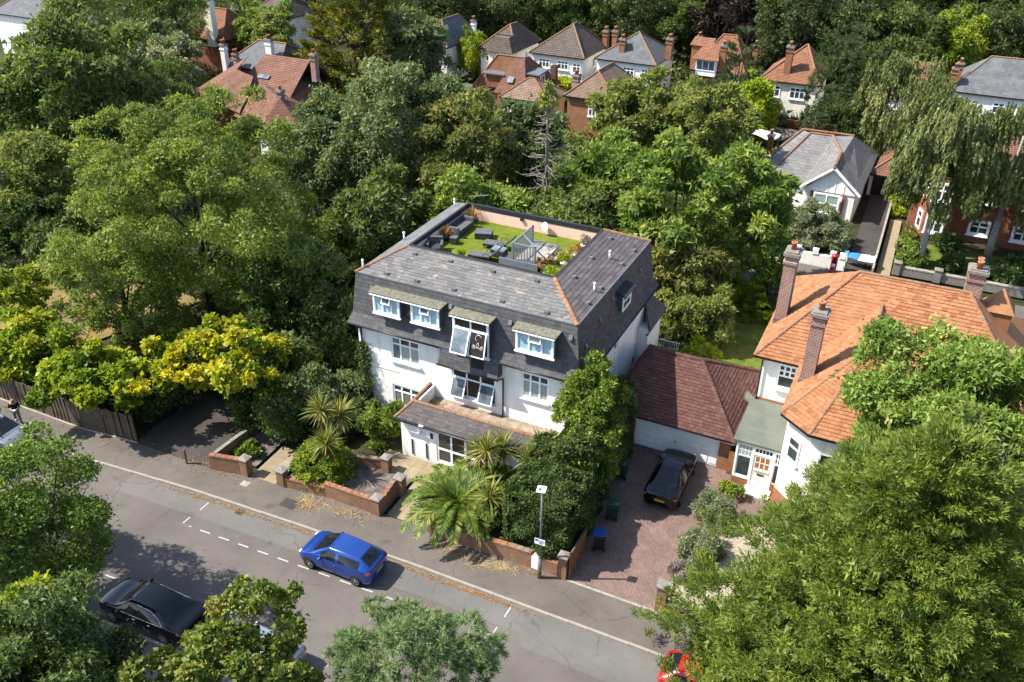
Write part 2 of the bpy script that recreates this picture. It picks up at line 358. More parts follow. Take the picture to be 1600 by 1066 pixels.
plain('post_red', (0.55, 0.012, 0.015), 0.3, 0.5, var=0.05); plain('tarp_blue', (0.05, 0.30, 0.62), 0.6, 0.3, var=0.15, scale=5); plain('tarp_white', (0.72, 0.74, 0.75), 0.6, 0.3, var=0.1); plain('print_blue', (0.03, 0.08, 0.45), 0.5, 0.3, var=0.03)
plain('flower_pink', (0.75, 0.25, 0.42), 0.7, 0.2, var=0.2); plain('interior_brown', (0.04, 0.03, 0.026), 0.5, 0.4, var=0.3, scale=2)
M = MATS

# ---------------------------------------------------------------- building helpers
def clip(poly, edges):
    for (ax, ay, bx, by) in edges:
        out = []; m = len(poly)
        if not m: return []
        for k in range(m):
            p, q = poly[k], poly[(k + 1) % m]
            sp = (bx - ax) * (p[1] - ay) - (by - ay) * (p[0] - ax); sq = (bx - ax) * (q[1] - ay) - (by - ay) * (q[0] - ax)
            if sp >= 0: out.append(p)
            if (sp >= 0) != (sq >= 0):
                t = sp / (sp - sq); out.append((p[0] + (q[0] - p[0]) * t, p[1] + (q[1] - p[1]) * t))
        poly = out
    return poly
def area2(p): return abs(sum(p[k][0] * p[(k + 1) % len(p)][1] - p[(k + 1) % len(p)][0] * p[k][1] for k in range(len(p)))) / 2
def plane_axes(pts):
    n = Vector((0, 0, 0))
    for k in range(len(pts)): n += pts[k].cross(pts[(k + 1) % len(pts)])
    n.normalize()
    if n.z < 0: n = -n
    v = Vector((0, 0, 1)); v = (v - n * v.dot(n)).normalized()
    return v.cross(n).normalized(), v, n
def lay_tiles(parent, polys, cw, ch, t, mat, piece, rest, limit=0, seed=1, gap=0.006, holes=(), lift=0.004):
    """lay tiles course by course on convex sloping faces: up to `limit` whole tiles are objects of their own, the rest one mesh"""
    rng = random.Random(seed); mb = MB(); made = 0; cache = []
    for poly in polys:
        pts = [Vector(p) for p in poly]; u, v, n = plane_axes(pts)
        o = pts[0]; q = [((p - o).dot(u), (p - o).dot(v)) for p in pts]
        sgn = sum(q[k][0] * q[(k + 1) % len(q)][1] - q[(k + 1) % len(q)][0] * q[k][1] for k in range(len(q)))
        if sgn < 0: q.reverse()
        edges = [(*q[k], *q[(k + 1) % len(q)]) for k in range(len(q))]
        u0, u1 = min(a for a, b in q), max(a for a, b in q); v0, v1 = min(b for a, b in q), max(b for a, b in q)
        hol = []
        for h in holes:
            hp = [((Vector(p) - o).dot(u), (Vector(p) - o).dot(v)) for p in h]
            hol.append((min(a for a, b in hp), max(a for a, b in hp), min(b for a, b in hp), max(b for a, b in hp)))
        if not cache or cache[0] != (cw, ch):
            cache = [(cw, ch)]
            for k in range(4):
                a, b = cw - gap - 0.01 * rng.random() * cw, ch * 1.0
                tt = t * (0.8 + 0.5 * rng.random()); e = 0.04 * ch * rng.random()
                m_ = MB(); m_.v = [(0, -e, 0), (a, e * 0.5, 0), (a, b, 0), (0, b, 0), (0, -e, tt), (a, e * 0.5, tt), (a, b, tt * 0.2), (0, b, tt * 0.2)]
                m_.f = [(4, 5, 6, 7), (0, 1, 5, 4), (1, 2, 6, 5), (3, 0, 4, 7)]
                cache.append(m_.mesh(piece, mat))
        r = 0; vv = v0
        while vv < v1:
            uu = u0 - cw * (0.5 if r % 2 else 0) - cw * 0.13 * (r % 3)
            while uu < u1:
                rect = [(uu, vv), (uu + cw - gap, vv), (uu + cw - gap, vv + ch), (uu, vv + ch)]
                cx, cyy = uu + cw / 2, vv + ch / 2
                if not any(a < cx < b and c < cyy < d for a, b, c, d in hol):
                    p = clip(rect, edges)
                    if len(p) > 2 and area2(p) > 0.03 * cw * ch:
                        if made < limit and area2(p) > 0.999 * (cw - gap) * ch:
                            T = o + u * uu + v * vv + n * lift
                            mw = Matrix(((u.x, v.x, n.x, T.x), (u.y, v.y, n.y, T.y), (u.z, v.z, n.z, T.z), (0, 0, 0, 1)))
                            link(piece, cache[1 + rng.randrange(4)], parent, mw=mw); made += 1
                        else:
                            tt = t * (0.8 + 0.5 * rng.random()); k0 = len(mb.v); m = len(p)
                            for (a, b) in p:
                                h = tt * (1 - 0.8 * (b - vv) / ch); P = o + u * a + v * b + n * (h + lift); mb.v.append(tuple(P))
                            for (a, b) in p: P = o + u * a + v * b; mb.v.append(tuple(P))
                            mb.f.append(tuple(range(k0, k0 + m)))
                            for k in range(m):
                                l = (k + 1) % m; mb.f.append((k0 + k, k0 + m + k, k0 + m + l, k0 + l))
                uu += cw
            vv += ch; r += 1
    if mb.f: mb.build(rest, mat, parent, kind='stuff')
    return made
def ridge_run(parent, p0, p1, r, mat, name='ridge_tile', seg=0.45):
    """half round ridge or hip tiles, each one a piece"""
    p0, p1 = Vector(p0), Vector(p1); L = (p1 - p0).length; n = max(1, round(L / seg)); d = (p1 - p0) / n
    dn = d.normalized(); s = dn.cross(Vector((0, 0, 1))).normalized(); w = s.cross(dn); m = MB(); ln = d.length
    ks = 6
    for a, rr in ((0, r * 1.06), (ln * 0.99, r * 0.94)):
        for k in range(ks + 1):
            t = math.pi * k / ks; m.v.append((a, math.cos(t) * rr, math.sin(t) * rr * 0.8))
    for k in range(ks): m.f.append((k, k + ks + 1, k + ks + 2, k + 1))
    m.f.append(tuple(range(0, ks + 1))); m.f.append(tuple(range(2 * ks + 1, ks, -1)))
    me = m.mesh(name, mat)
    for k in range(n):
        T = p0 + d * k - w * r * 0.25
        link(name, me, parent, mw=Matrix(((dn.x, s.x, w.x, T.x), (dn.y, s.y, w.y, T.y), (dn.z, s.z, w.z, T.z), (0, 0, 0, 1))))
def holed_wall(mb, axis, pos, a0, a1, z0, z1, holes, depth, out):
    """flat wall face with openings and their reveals; axis 'x' runs along X at Y=pos, 'y' runs along Y at X=pos; out = sign of the outward normal"""
    As = sorted({a0, a1, *[h[0] for h in holes], *[h[1] for h in holes]}); Zs = sorted({z0, z1, *[h[2] for h in holes], *[h[3] for h in holes]})
    P = (lambda a, d, z: (a, pos - out * d, z)) if axis == 'x' else (lambda a, d, z: (pos - out * d, a, z))
    for i in range(len(As) - 1):
        for j in range(len(Zs) - 1):
            ca, cz = (As[i] + As[i + 1]) / 2, (Zs[j] + Zs[j + 1]) / 2
            if any(h[0] < ca < h[1] and h[2] < cz < h[3] for h in holes): continue
            mb.face([P(As[i], 0, Zs[j]), P(As[i + 1], 0, Zs[j]), P(As[i + 1], 0, Zs[j + 1]), P(As[i], 0, Zs[j + 1])])
    for h in holes:
        c = [(h[0], h[2]), (h[1], h[2]), (h[1], h[3]), (h[0], h[3])]
        for k in range(4):
            p, q = c[k], c[(k + 1) % 4]
            mb.face([P(p[0], 0, p[1]), P(q[0], 0, q[1]), P(q[0], depth, q[1]), P(p[0], depth, p[1])])
def window(parent, o, u, n, w, h, cells, pane='glass', frame='upvc', fw=0.06, sw=0.045, depth=0.07, sill=None, opened=None, back=None, name='window'):
    """o bottom-left corner seen from outside, u along the width, n outwards; cells (u0,u1,v0,v1) as fractions, each with a pane of its own"""
    o, u, n = Vector(o), Vector(u).normalized(), Vector(n).normalized(); z = Vector((0, 0, 1)); mb = MB()
    B = lambda a, b, c, d, d0, d1: mb.obox(o + u * a + z * c + n * d0, u * (b - a), z * (d - c), n * (d1 - d0))
    B(0, fw, 0, h, 0, depth); B(w - fw, w, 0, h, 0, depth); B(fw, w - fw, 0, fw, 0, depth - 0.003); B(fw, w - fw, h - fw, h, 0, depth - 0.003)
    iw, ih = w - 2 * fw, h - 2 * fw; panes = []; sashes = []
    for k, (a, b, c, d) in enumerate(cells):
        a, b, c, d = fw + a * iw, fw + b * iw, fw + c * ih, fw + d * ih
        ang = (opened or {}).get(k)
        if ang:
            t = R(ang); dn = -z * math.cos(t) + n * math.sin(t); nn = n * math.cos(t) + z * math.sin(t); hh = d - c; s2 = sw * 1.3
            top = o + u * a + z * d + n * depth; sb = MB()
            sb.obox(top, u * s2, dn * hh, nn * 0.04); sb.obox(top + u * (b - a - s2), u * s2, dn * hh, nn * 0.04)
            sb.obox(top + u * s2, u * (b - a - 2 * s2), dn * s2, nn * 0.038); sb.obox(top + u * s2 + dn * (hh - s2), u * (b - a - 2 * s2), dn * s2, nn * 0.038)
            sashes.append(sb)
            panes.append((MB().obox(top + u * s2 + dn * s2 + nn * 0.012, u * (b - a - 2 * s2), dn * (hh - 2 * s2), nn * 0.012), k))
            panes.append((MB().obox(o + u * a + z * c + n * 0.005, u * (b - a), z * (d - c), n * 0.006), 'dark'))  # dark panel behind an opened sash, coloured as the unlit room
        else:
            e = depth * 0.86 + 0.001 * k
            B(a, a + sw, c, d, 0, e); B(b - sw, b, c, d, 0, e); B(a + sw, b - sw, c, c + sw, 0, e - 0.002); B(a + sw, b - sw, d - sw, d, 0, e - 0.002)
            panes.append((MB().obox(o + u * (a + sw) + z * (c + sw) + n * 0.014, u * (b - a - 2 * sw), z * (d - c - 2 * sw), n * 0.012), k))
    wo = mb.build(name, M[frame], parent)
    if wo.parent is not None and parent.get('_w'): pass
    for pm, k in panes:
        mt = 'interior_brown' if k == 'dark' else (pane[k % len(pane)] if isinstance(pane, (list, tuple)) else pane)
        sub('room_shade_panel' if k == 'dark' else 'pane', pm, mt, wo)
    for sb in sashes: sub('sash', sb, frame, wo)
    if sill:
        s = MB(); s.obox(o - u * 0.06 - z * 0.07, u * (w + 0.12), z * 0.065, n * (depth + sill)); sub('sill', s, frame if sill < 0.2 else 'white_render', wo)
    return wo
def sub(name, mb, mat, parent, smooth=False, kind=None):
    """a sub-part modelled in the same coordinates as its parent part"""
    o = bpy.data.objects.new(name, mb.mesh(name, M[mat], smooth)); col.objects.link(o); o.parent = parent
    if kind: o['kind'] = kind
    return o
def grid_cells(cols, rows):
    cs, rs = [0, *cols, 1], [0, *rows, 1]
    return [(cs[i], cs[i + 1], rs[j], rs[j + 1]) for j in range(len(rs) - 1) for i in range(len(cs) - 1)]
def chimney(parent, x, y, w, d, z0, z1, mat='chimney_brick', pots=1, cap='cap_stone', name='chimney'):
    b = MB().box(x - w / 2, x + w / 2, y - d / 2, y + d / 2, z0, z1)
    b.box(x - w / 2 - 0.06, x + w / 2 + 0.06, y - d / 2 - 0.06, y + d / 2 + 0.06, z1 - 0.45, z1 - 0.3)
    c = b.build(name, M[mat], parent)
    s = MB().box(x - w / 2 - 0.1, x + w / 2 + 0.1, y - d / 2 - 0.1, y + d / 2 + 0.1, z1 + 0.002, z1 + 0.16); s.box(x - w / 2, x + w / 2, y - d / 2, y + d / 2, z1 + 0.16, z1 + 0.24)
    sub('cap', s, cap, c)
    for k in range(pots):
        py = y + (k - (pots - 1) / 2) * min(0.45, d / max(1, pots))
        sub('chimney_pot', MB().lathe((x, py, z1 + 0.2), [(0.0, 0), (0.15, 0), (0.13, 0.35), (0.17, 0.38), (0.17, 0.46), (0.11, 0.46), (0.1, 0.1), (0, 0.1)], 12), 'terracotta', c, True)
    return c

# ---------------------------------------------------------------- the setting
def sheet(name, pts, mat, z=None, mats=None):
    m = MB(); m.face([(p[0], p[1], (gz(p[1]) if z is None else 0) + (z or 0) if len(p) < 3 else p[2]) for p in pts])
    return m.build(name, M[mat], kind='structure')
g = MB(); ys = [-120, 10, 20, 27.5, 28, 29, 30, 31, 32, 33, 34, 60, 700]; xs = [-500, -120, -80, -60, -40, -20, 0, 20, 60, 400]
for j in range(len(ys) - 1):
    for i in range(len(xs) - 1):
        g.face([(xs[i], ys[j], gz(ys[j]) - 0.14), (xs[i + 1], ys[j], gz(ys[j]) - 0.14), (xs[i + 1], ys[j + 1], gz(ys[j + 1]) - 0.14), (xs[i], ys[j + 1], gz(ys[j + 1]) - 0.14)])
g.build('ground', M['soil'], kind='structure')
rd = MB(); fwy = MB(); nfw = MB()
BACK = [(-75, 24.3), (-60, 25.3), (-46, 26.7), (-36, 26.95), (-30.5, 26.98), (-28.4, 27.45), (-26.6, 27.6), (-23.8, 28.05), (-10.6, 28.1), (12, 28.25)]
def back_y(x): return float(np.interp(x, [p[0] for p in BACK], [p[1] for p in BACK]))
X = [x for x in np.arange(-75, 12.1, 1.5)]
for a, b in zip(X[:-1], X[1:]):
    ka, kb = kerb_y(a), kerb_y(b)
    rd.face([(a, ka - 8.4, 0), (b, kb - 8.4, 0), (b, kb + 0.02, 0), (a, ka + 0.02, 0)])
    fwy.face([(a, ka + 0.1, 0.112), (b, kb + 0.1, 0.112), (b, back_y(b), 0.118), (a, back_y(a), 0.118)])
    nfw.face([(a, ka - 11.5, 0.115), (b, kb - 11.5, 0.115), (b, kb - 8.5, 0.112), (a, ka - 8.5, 0.112)])
road = rd.build('road', M['road_asphalt'], kind='structure')
fwy.build('pavement', M['footway_asphalt'], kind='structure'); nfw.build('pavement', M['footway_asphalt'], kind='structure')
lane = [(-34, 23.6), (-29, 23.84), (-27, 23.96), (-25.1, 24.04), (-22.4, 24.16), (-18, 24.25), (-11.2, 24.42), (-10.9, 23.78), (-7.2, 23.7), (6, 23.7)]
pl = MB()
for (a, b) in zip(lane[:-1], lane[1:]): pl.face([(a[0], a[1], 0.004), (b[0], b[1], 0.004), (b[0], kerb_y(b[0]) - 0.02, 0.004), (a[0], kerb_y(a[0]) - 0.02, 0.004)])
pl.build('parking_lane', M['patch_asphalt'], kind='structure')
# painted lines, parts of the road
def paint(x0, y0, x1, y1, w=0.075):
    d = Vector((x1 - x0, y1 - y0, 0)); s = Vector((-d.y, d.x, 0)).normalized() * w / 2; p, q = Vector((x0, y0, 0.009)), Vector((x1, y1, 0.009))
    MB().face([p - s, q - s, q + s, p + s]).build('painted_line', M['line_paint'], road)
for k in range(-1, 14):
    x = -27.92 + k * 1.148; paint(x, 23.21 + 0.042 * (k), x + 0.6, 23.24 + 0.042 * k)
paint(-28.95, 24.34, -28.95, 24.96); paint(-29.02, 23.15, -29.02, 23.7); paint(-29.02, 23.15, -28.6, 23.17); paint(-12.17, 24.93, -12.17, 25.54); paint(-12.2, 23.9, -12.2, 24.28); paint(-12.65, 23.72, -12.2, 23.76)
for x in (-33.4, -31.9, -30.6, -29.7): paint(x, 19.0, x + 0.58, 19.03)
# kerb stones
def kerb_run(f, x0, x1, name):
    st = MB().box(-0.452, 0.452, -0.065, 0.065, -0.1, 0.125).mesh('kerb_stone', M['stone_kerb']); h = bpy.data.objects.new(name, None); col.objects.link(h); h['kind'] = 'structure'
    x = x0
    while x < x1:
        a = math.atan2(f(x + 0.45) - f(x - 0.45), 0.9); random.seed(int(x * 10) + 7)
        link('kerb_stone', st, h, mw=Matrix.Translation((x, f(x) + random.uniform(-.006, .006), random.uniform(-.008, .006))) @ Matrix.Rotation(a, 4, 'Z')); x += 0.915 * math.cos(a)
kerb_run(lambda x: kerb_y(x) + 0.05, -52, -3.5, 'kerb'); kerb_run(lambda x: kerb_y(x) - 8.45, -32, -18, 'kerb')
# drains and covers on the pavement
dr = MB().box(-28.42, -27.98, 26.66, 27.06, 0.10, 0.121); dr.build('pavement_cover', M['stone_kerb'], label='small pale square stone cover set into the pavement', cat='cover')
dg = MB()
for k in range(7): dg.box(-27.25 + k * 0.06, -27.215 + k * 0.06, 24.95, 25.3, 0.0, 0.016)
dg.box(-27.28, -26.83, 24.93, 24.96, 0, 0.018); dg.box(-27.28, -26.83, 25.29, 25.32, 0, 0.018); dg.build('drain_grate', M['dark_asphalt'], label='dark iron drain grate in the gutter by the kerb', cat='drain')
MB().box(-25.6, -24.7, 26.3, 26.95, 0.1, 0.121).build('inspection_cover', M['dark_asphalt'], label='dark square inspection cover set in the pavement', cat='cover')
# tarmac drive under the trees, brick drive, beds, lawns, back lane
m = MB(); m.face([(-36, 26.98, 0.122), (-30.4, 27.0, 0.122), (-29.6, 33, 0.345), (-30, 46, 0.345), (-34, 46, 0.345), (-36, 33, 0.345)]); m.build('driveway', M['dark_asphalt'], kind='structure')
m = MB()
for a, b in ((28.1, 33), (33, 38.92)): m.face([(-10.9 - (0.3 if a > 30 else 0), a, gz(a) + 0.012), (-6.2, a, gz(a) + 0.012), (-6.2, b, gz(b) + 0.012), (-11.2, b, gz(b) + 0.012)])
m.face([(-6.2, 33.0, gz(33) + 0.012), (-5.2, 35.4, 0.362), (-3.0, 35.4, 0.362), (-3.0, 38.9, 0.362), (-6.2, 38.92, 0.362)])
m.build('block_paved_driveway', M['block_paving'], kind='structure')
m = MB()
for k in range(5): m.box(-10.6 + k * 0.88, -9.735 + k * 0.88, 28.0, 28.12, 0.05, 0.135)
m.build('driveway_edging', M['stone_kerb'], kind='structure')
m = MB(); m.face([(-6.2, 28.3, 0.125), (6, 28.3, 0.125), (6, 33, 0.36), (-6.2, 33, 0.36)]); m.face([(-6.2, 33, 0.358), (6, 33, 0.358), (6, 41, 0.358), (-3.0, 41, 0.358), (-3.0, 35.4, 0.358), (-5.2, 35.4, 0.358)]); m.build('gravel_garden', M['gravel'], kind='structure')
m = MB(); m.face([(-26.5, 28.15, 0.125), (-20.5, 28.15, 0.125), (-20.5, 30.9, 0.262), (-26.5, 30.9, 0.262)]); m.face([(-18.0, 28.2, 0.125), (-11, 28.2, 0.125), (-11, 33, 0.36), (-18.0, 33, 0.36)]); m.face([(-30.3, 28.2, 0.125), (-28.6, 28.2, 0.125), (-28.6, 33, 0.365), (-30.3, 33, 0.365)]); m.build('planting_bed', M['bedding'], kind='structure')
m = MB(); m.face([(-10.2, 46.3, 0.37), (-6.1, 46.3, 0.37), (-6.1, 60, 0.37), (-11, 60, 0.37)]); m.build('back_lawn', M['lawn'], kind='structure')
m = MB(); m.face([(-61, 33, 0.37), (-47, 31, 0.345), (-44, 41, 0.37), (-60, 43, 0.37)]); m.build('side_lawn', M['dry_lawn'], kind='structure')
m = MB(); m.face([(-40, 60.6, 0.36), (40, 60.6, 0.36), (40, 64.4, 0.36), (-40, 64.4, 0.36)]); m.build('back_lane', M['road_asphalt'], kind='structure')
m = MB(); m.face([(-40, 64.4, 0.43), (40, 64.4, 0.43), (40, 66.5, 0.43), (-40, 66.5, 0.43)]); m.face([(-40, 64.4, 0.3), (40, 64.4, 0.3), (40, 64.4, 0.43), (-40, 64.4, 0.43)]); m.build('back_pavement', M['footway_asphalt'], kind='structure')
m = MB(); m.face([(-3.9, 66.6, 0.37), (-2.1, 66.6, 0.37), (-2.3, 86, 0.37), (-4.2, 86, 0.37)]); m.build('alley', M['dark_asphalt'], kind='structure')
m = MB(); m.face([(-1.75, 66.6, 0.40), (-0.75, 66.6, 0.40), (-1.0, 79, 0.40), (-1.9, 79, 0.40)]); m.build('garden_path', M['sandstone'], kind='structure')
m = MB(); m.face([(-0.7, 67.9, 0.375), (9, 67.9, 0.375), (9, 75, 0.375), (-0.7, 75, 0.375)]); m.build('front_lawn', M['lawn'], kind='structure')
m = MB(); m.face([(-60, 96, 0.36), (30, 96, 0.36), (30, 101, 0.36), (-60, 101, 0.36)]); m.build('far_road', M['road_asphalt'], kind='structure')
# sandstone slabs: patio in front of the porch, path through the small gate
def slabs(name, rects, sw, sh, seed):
    h = bpy.data.objects.new(name, None); col.objects.link(h); h['kind'] = 'structure'; rng = random.Random(seed)
    for (x0, x1, y0, y1) in rects:
        y = y0
        while y < y1 - 0.05:
            hh = min(sh, y1 - y); x = x0
            while x < x1 - 0.05:
                w = min(sw, x1 - x); e = rng.uniform(-0.006, 0.006)
                a, b = gz(y), gz(y + hh)
                s = MB(); s.v = [(x, y, a - 0.05), (x + w - 0.014, y, a - 0.05), (x + w - 0.014, y + hh - 0.014, b - 0.05), (x, y + hh - 0.014, b - 0.05)]
                s.v += [(p[0], p[1], p[2] + 0.085 + e) for p in s.v]; s.f = [(4, 5, 6, 7), (0, 1, 5, 4), (1, 2, 6, 5), (2, 3, 7, 6), (3, 0, 4, 7)]
                s.build('slab', M['sandstone'], h); x += sw
            y += sh
slabs('patio', [(-20.3, -18.0, 28.12, 30.9), (-22.9, -14.6, 30.9, 32.45)], 0.62, 0.9, 3)
slabs('path', [(-28.35, -26.75, 27.5, 30.2)], 0.8, 0.62, 5)

# ---------------------------------------------------------------- apartment building
bld = thing('apartment_building', (-20, 41, 0.35), 'white rendered apartment block with dark slate mansard and turfed roof terrace', 'building')
EZ, BZ, TZ = 5.95, 8.88, 9.40                       # eaves, mansard break, inner parapet edge
EX0, EX1, EY0, EY1 = -26.96, -12.95, 35.10, 47.30
BX0, BX1, BY0, BY1 = -26.50, -13.58, 35.68, 46.80
IX0, IX1, IY0, IY1 = -25.15, -16.22, 38.90, 45.96
FZ = 8.45                                           # terrace floor
MX0, MX1 = -21.02, -17.62                           # middle bay where the slates come lower
def ring(z):
    t = np.interp(z, [EZ, 6.55, BZ], [0, 0.52, 1.0])
    return (EX0 + (BX0 - EX0) * t, EX1 + (BX1 - EX1) * t, EY0 + (BY0 - EY0) * t, EY1 + (BY1 - EY1) * t)
w = MB()
holesF = [(-24.45, -22.6, 4.0, 5.52), (-24.52, -22.7, 0.95, 2.36), (-16.46, -14.9, 3.95, 5.5), (-20.62, -17.95, 2.87, 4.62)]
holed_wall(w, 'x', 35.5, -26.55, -13.35, 0.1, 5.97, holesF, 0.16, -1)
holed_wall(w, 'y', -13.35, 35.5, 46.9, 0.1, 5.97, [(40.95, 41.55, 4.5, 5.15), (44.5, 45.2, 1.3, 2.2)], 0.16, 1)
w.face([(-26.55, 35.5, 0.1), (-26.55, 46.9, 0.1), (-26.55, 46.9, 5.97), (-26.55, 35.5, 5.97)]); w.face([(-26.55, 46.9, 0.1), (-13.35, 46.9, 0.1), (-13.35, 46.9, 5.97), (-26.55, 46.9, 5.97)])
w.box(-26.58, -24.0, 35.47, 35.5, 3.27, 3.3)
w.box(-12.72, -12.7, 45.1, 47.6, 0.1, 3.95); w.box(-13.34, -12.72, 45.12, 47.58, 0.1, 3.9)
w.build('wall', M['white_render'], bld)
s = MB(); s.slab([(EX0 + .05, EY0 + .05, EZ - 0.01), (EX1 - .05, EY0 + .05, EZ - 0.01), (EX1 - .05, EY1 - .05, EZ - 0.01), (EX0 + .05, EY1 - .05, EZ - 0.01)], 0.05); s.build('soffit', M['white_paint'], bld)
# mansard: boards under the slates, then the slates
mz = [EZ, 6.55, 7.7, BZ]; mn = MB(); front = []; right = []; left = []
for a, b in zip(mz[:-1], mz[1:]):
    A, B = ring(a), ring(b)
    fr = [(A[0], A[2], a), (A[1], A[2], a), (B[1], B[2], b), (B[0], B[2], b)]; rt = [(A[1], A[2], a), (A[1], A[3], a), (B[1], B[3], b), (B[1], B[2], b)]
    lf = [(A[0], A[3], a), (A[0], A[2], a), (B[0], B[2], b), (B[0], B[3], b)]; bk = [(A[1], A[3], a), (A[0], A[3], a), (B[0], B[3], b), (B[1], B[3], b)]
    for q in (fr, rt, lf, bk): mn.face(q)
    front.append(fr); right.append(rt); left.append(lf)
LZ = 4.99; sk0 = [(MX0 - 0.1, 34.92, LZ), (MX1 + 0.06, 34.92, LZ), (MX1 + 0.02, 35.17, EZ + 0.18), (MX0, 35.17, EZ + 0.18)]
mn.face(sk0); mn.face([(MX1 + 0.06, 34.92, LZ), (MX1 + 0.06, 35.5, LZ), (MX1 + 0.02, 35.5, EZ), (MX1 + 0.02, 35.17, EZ + 0.18)]); mn.face([(MX0 - 0.1, 35.5, LZ), (MX0 - 0.1, 34.92, LZ), (MX0, 35.17, EZ + 0.18), (MX0, 35.5, EZ)]); mn.face([(MX0 - 0.1, 34.92, LZ), (MX0 - 0.1, 35.5, LZ), (MX1 + 0.06, 35.5, LZ), (MX1 + 0.06, 34.92, LZ)])
mans = mn.build('mansard', M['slate_dark'], bld)
dw = [[(-25.1, 35.4, 7.0), (-20.95, 35.6, 8.4)], [(-20.25, 35.4, 5.95), (-18.05, 35.6, 8.3)], [(-16.65, 35.4, 6.98), (-14.45, 35.6, 8.3)]]
lay_tiles(mans, front, 0.33, 0.225, 0.016, M['slate_dark'], 'slate', 'slate_covering', 0, 11, holes=dw)
lay_tiles(mans, [sk0], 0.33, 0.225, 0.016, M['slate_dark'], 'slate', 'slate_covering', 0, 12)
lay_tiles(mans, right, 0.33, 0.225, 0.016, M['slate_brown'], 'slate', 'slate_covering', 0, 13, holes=[[(-13.3, 41.0, 7.0), (-13.5, 42.4, 8.2)]])
lay_tiles(mans, left, 0.33, 0.225, 0.016, M['slate_dark'], 'slate', 'slate_covering', 0, 14)
# gutters, downpipes
def gutter(pts, r=0.055):
    m = MB()
    for a, b in zip(pts[:-1], pts[1:]): m.tube(a, b, r, r, 8)
    return m
for pts in ([(EX0, EY0 - .03, EZ - .04), (MX0 - .05, EY0 - .03, EZ - .04)], [(MX1 + .05, EY0 - .03, EZ - .04), (EX1, EY0 - .03, EZ - .04)], [(EX1 + .03, EY0, EZ - .045), (EX1 + .03, EY1, EZ - .045)], [(MX0 - .15, 34.88, LZ - .03), (MX1 + .12, 34.88, LZ - .03)]):
    gutter(pts).build('gutter', M['black_plastic'], bld, True)
for pts in ([(-26.3, 35.0, 5.88), (-26.3, 35.4, 5.6), (-26.3, 35.4, 0.3)], [(MX1 + .1, 34.9, LZ), (MX1 + .15, 35.4, 4.8), (MX1 + .15, 35.4, 2.38)], [(-12.95, 46.1, 5.88), (-13.28, 46.1, 5.7), (-13.28, 46.1, 0.3)], [(-12.62, 45.0, 3.85), (-12.7, 45.03, 3.7), (-13.2, 45.6, 3.3)]):
    gutter(pts, 0.045).build('downpipe', M['black_plastic'], bld, True)
gutter([(-26.42, 35.44, 5.7), (-26.42, 35.44, .3)], .05).build('downpipe', M['upvc'], bld, True)
# upper slopes
up = MB(); fs = [(BX0, BY0, BZ), (BX1, BY0, BZ), (IX1, IY0, TZ), (IX0, IY0, TZ)]; rs = [(BX1, BY0, BZ), (BX1, BY1, BZ), (IX1, IY1, TZ), (IX1, IY0, TZ)]
up.face(fs); uf = up.build('front_roof_slope', M['slate_old'], bld)
lay_tiles(uf, [fs], 0.45, 0.262, 0.028, M['slate_old'], 'slate', 'slate_covering', 292, 21)
ur = MB().face(rs).build('side_roof_slope', M['slate_brown'], bld)
lay_tiles(ur, [rs], 0.60, 0.262, 0.022, M['slate_brown'], 'slate', 'slate_covering', 0, 22)
l = MB(); l.face([(BX0, BY1, BZ), (BX0, BY0, BZ), (IX0, IY0, TZ), (IX0, IY1, TZ)]); l.face([(BX1, BY1, BZ), (BX0, BY1, BZ), (IX0, IY1, TZ), (IX1, IY1, TZ)]); l.build('flank_roof_slope', M['cap_grey'], bld)
for a, b in (((BX0 - .03, BY0 - .03, BZ + .03), (IX0, IY0, TZ + .03)), ((BX1 + .03, BY0 - .03, BZ + .03), (IX1, IY0, TZ + .03)), ((BX1 + .03, BY1, BZ + .03), (IX1, IY1, TZ + .03))):
    ridge_run(bld, a, b, 0.12, M['ridge_clay'], 'hip_tile', 0.4)
ld = MB(); ld.box(BX0 - .02, BX1 + .02, BY0 - .035, BY0 + .03, BZ - .05, BZ + .035); ld.box(BX1 - .03, BX1 + .035, BY0, BY1, BZ - .05, BZ + .035); ld.build('lead_flashing', M['lead'], bld)
# terrace walls, turf
t = MB(); e = 0.08
for x0, x1, y0, y1 in ((IX0, IX0 + e, IY0 + e, IY1 - e), (IX1 - e, IX1, IY0 + e, IY1 - e), (IX0, IX1, IY0, IY0 + e), (IX0, IX1, IY1 - e, IY1)): t.box(x0, x1, y0, y1, FZ - 0.05, 9.16)
t.build('parapet_wall', M['pink_render'], bld)
t = MB(); e = 0.1
for x0, x1, y0, y1 in ((IX0 - .04, IX0 + e, IY0, IY1), (IX1 - e, IX1 + .04, IY0, IY1), (IX0 - .04, IX1 + .04, IY0 - .06, IY0 + e + .1), (IX0 - .04, IX1 + .04, IY1 - e, IY1 + .1)): t.box(x0, x1, y0, y1, 9.161, TZ + 0.03 + (0.004 if x1 - x0 > 2 else 0))
t.build('parapet_cap', M['dark_felt'], bld)
MB().face([(IX0, IY0, FZ), (IX1, IY0, FZ), (IX1, IY1, FZ), (IX0, IY1, FZ)]).build('terrace_turf', M['turf_mat'], bld, label='bright artificial turf of the roof terrace')
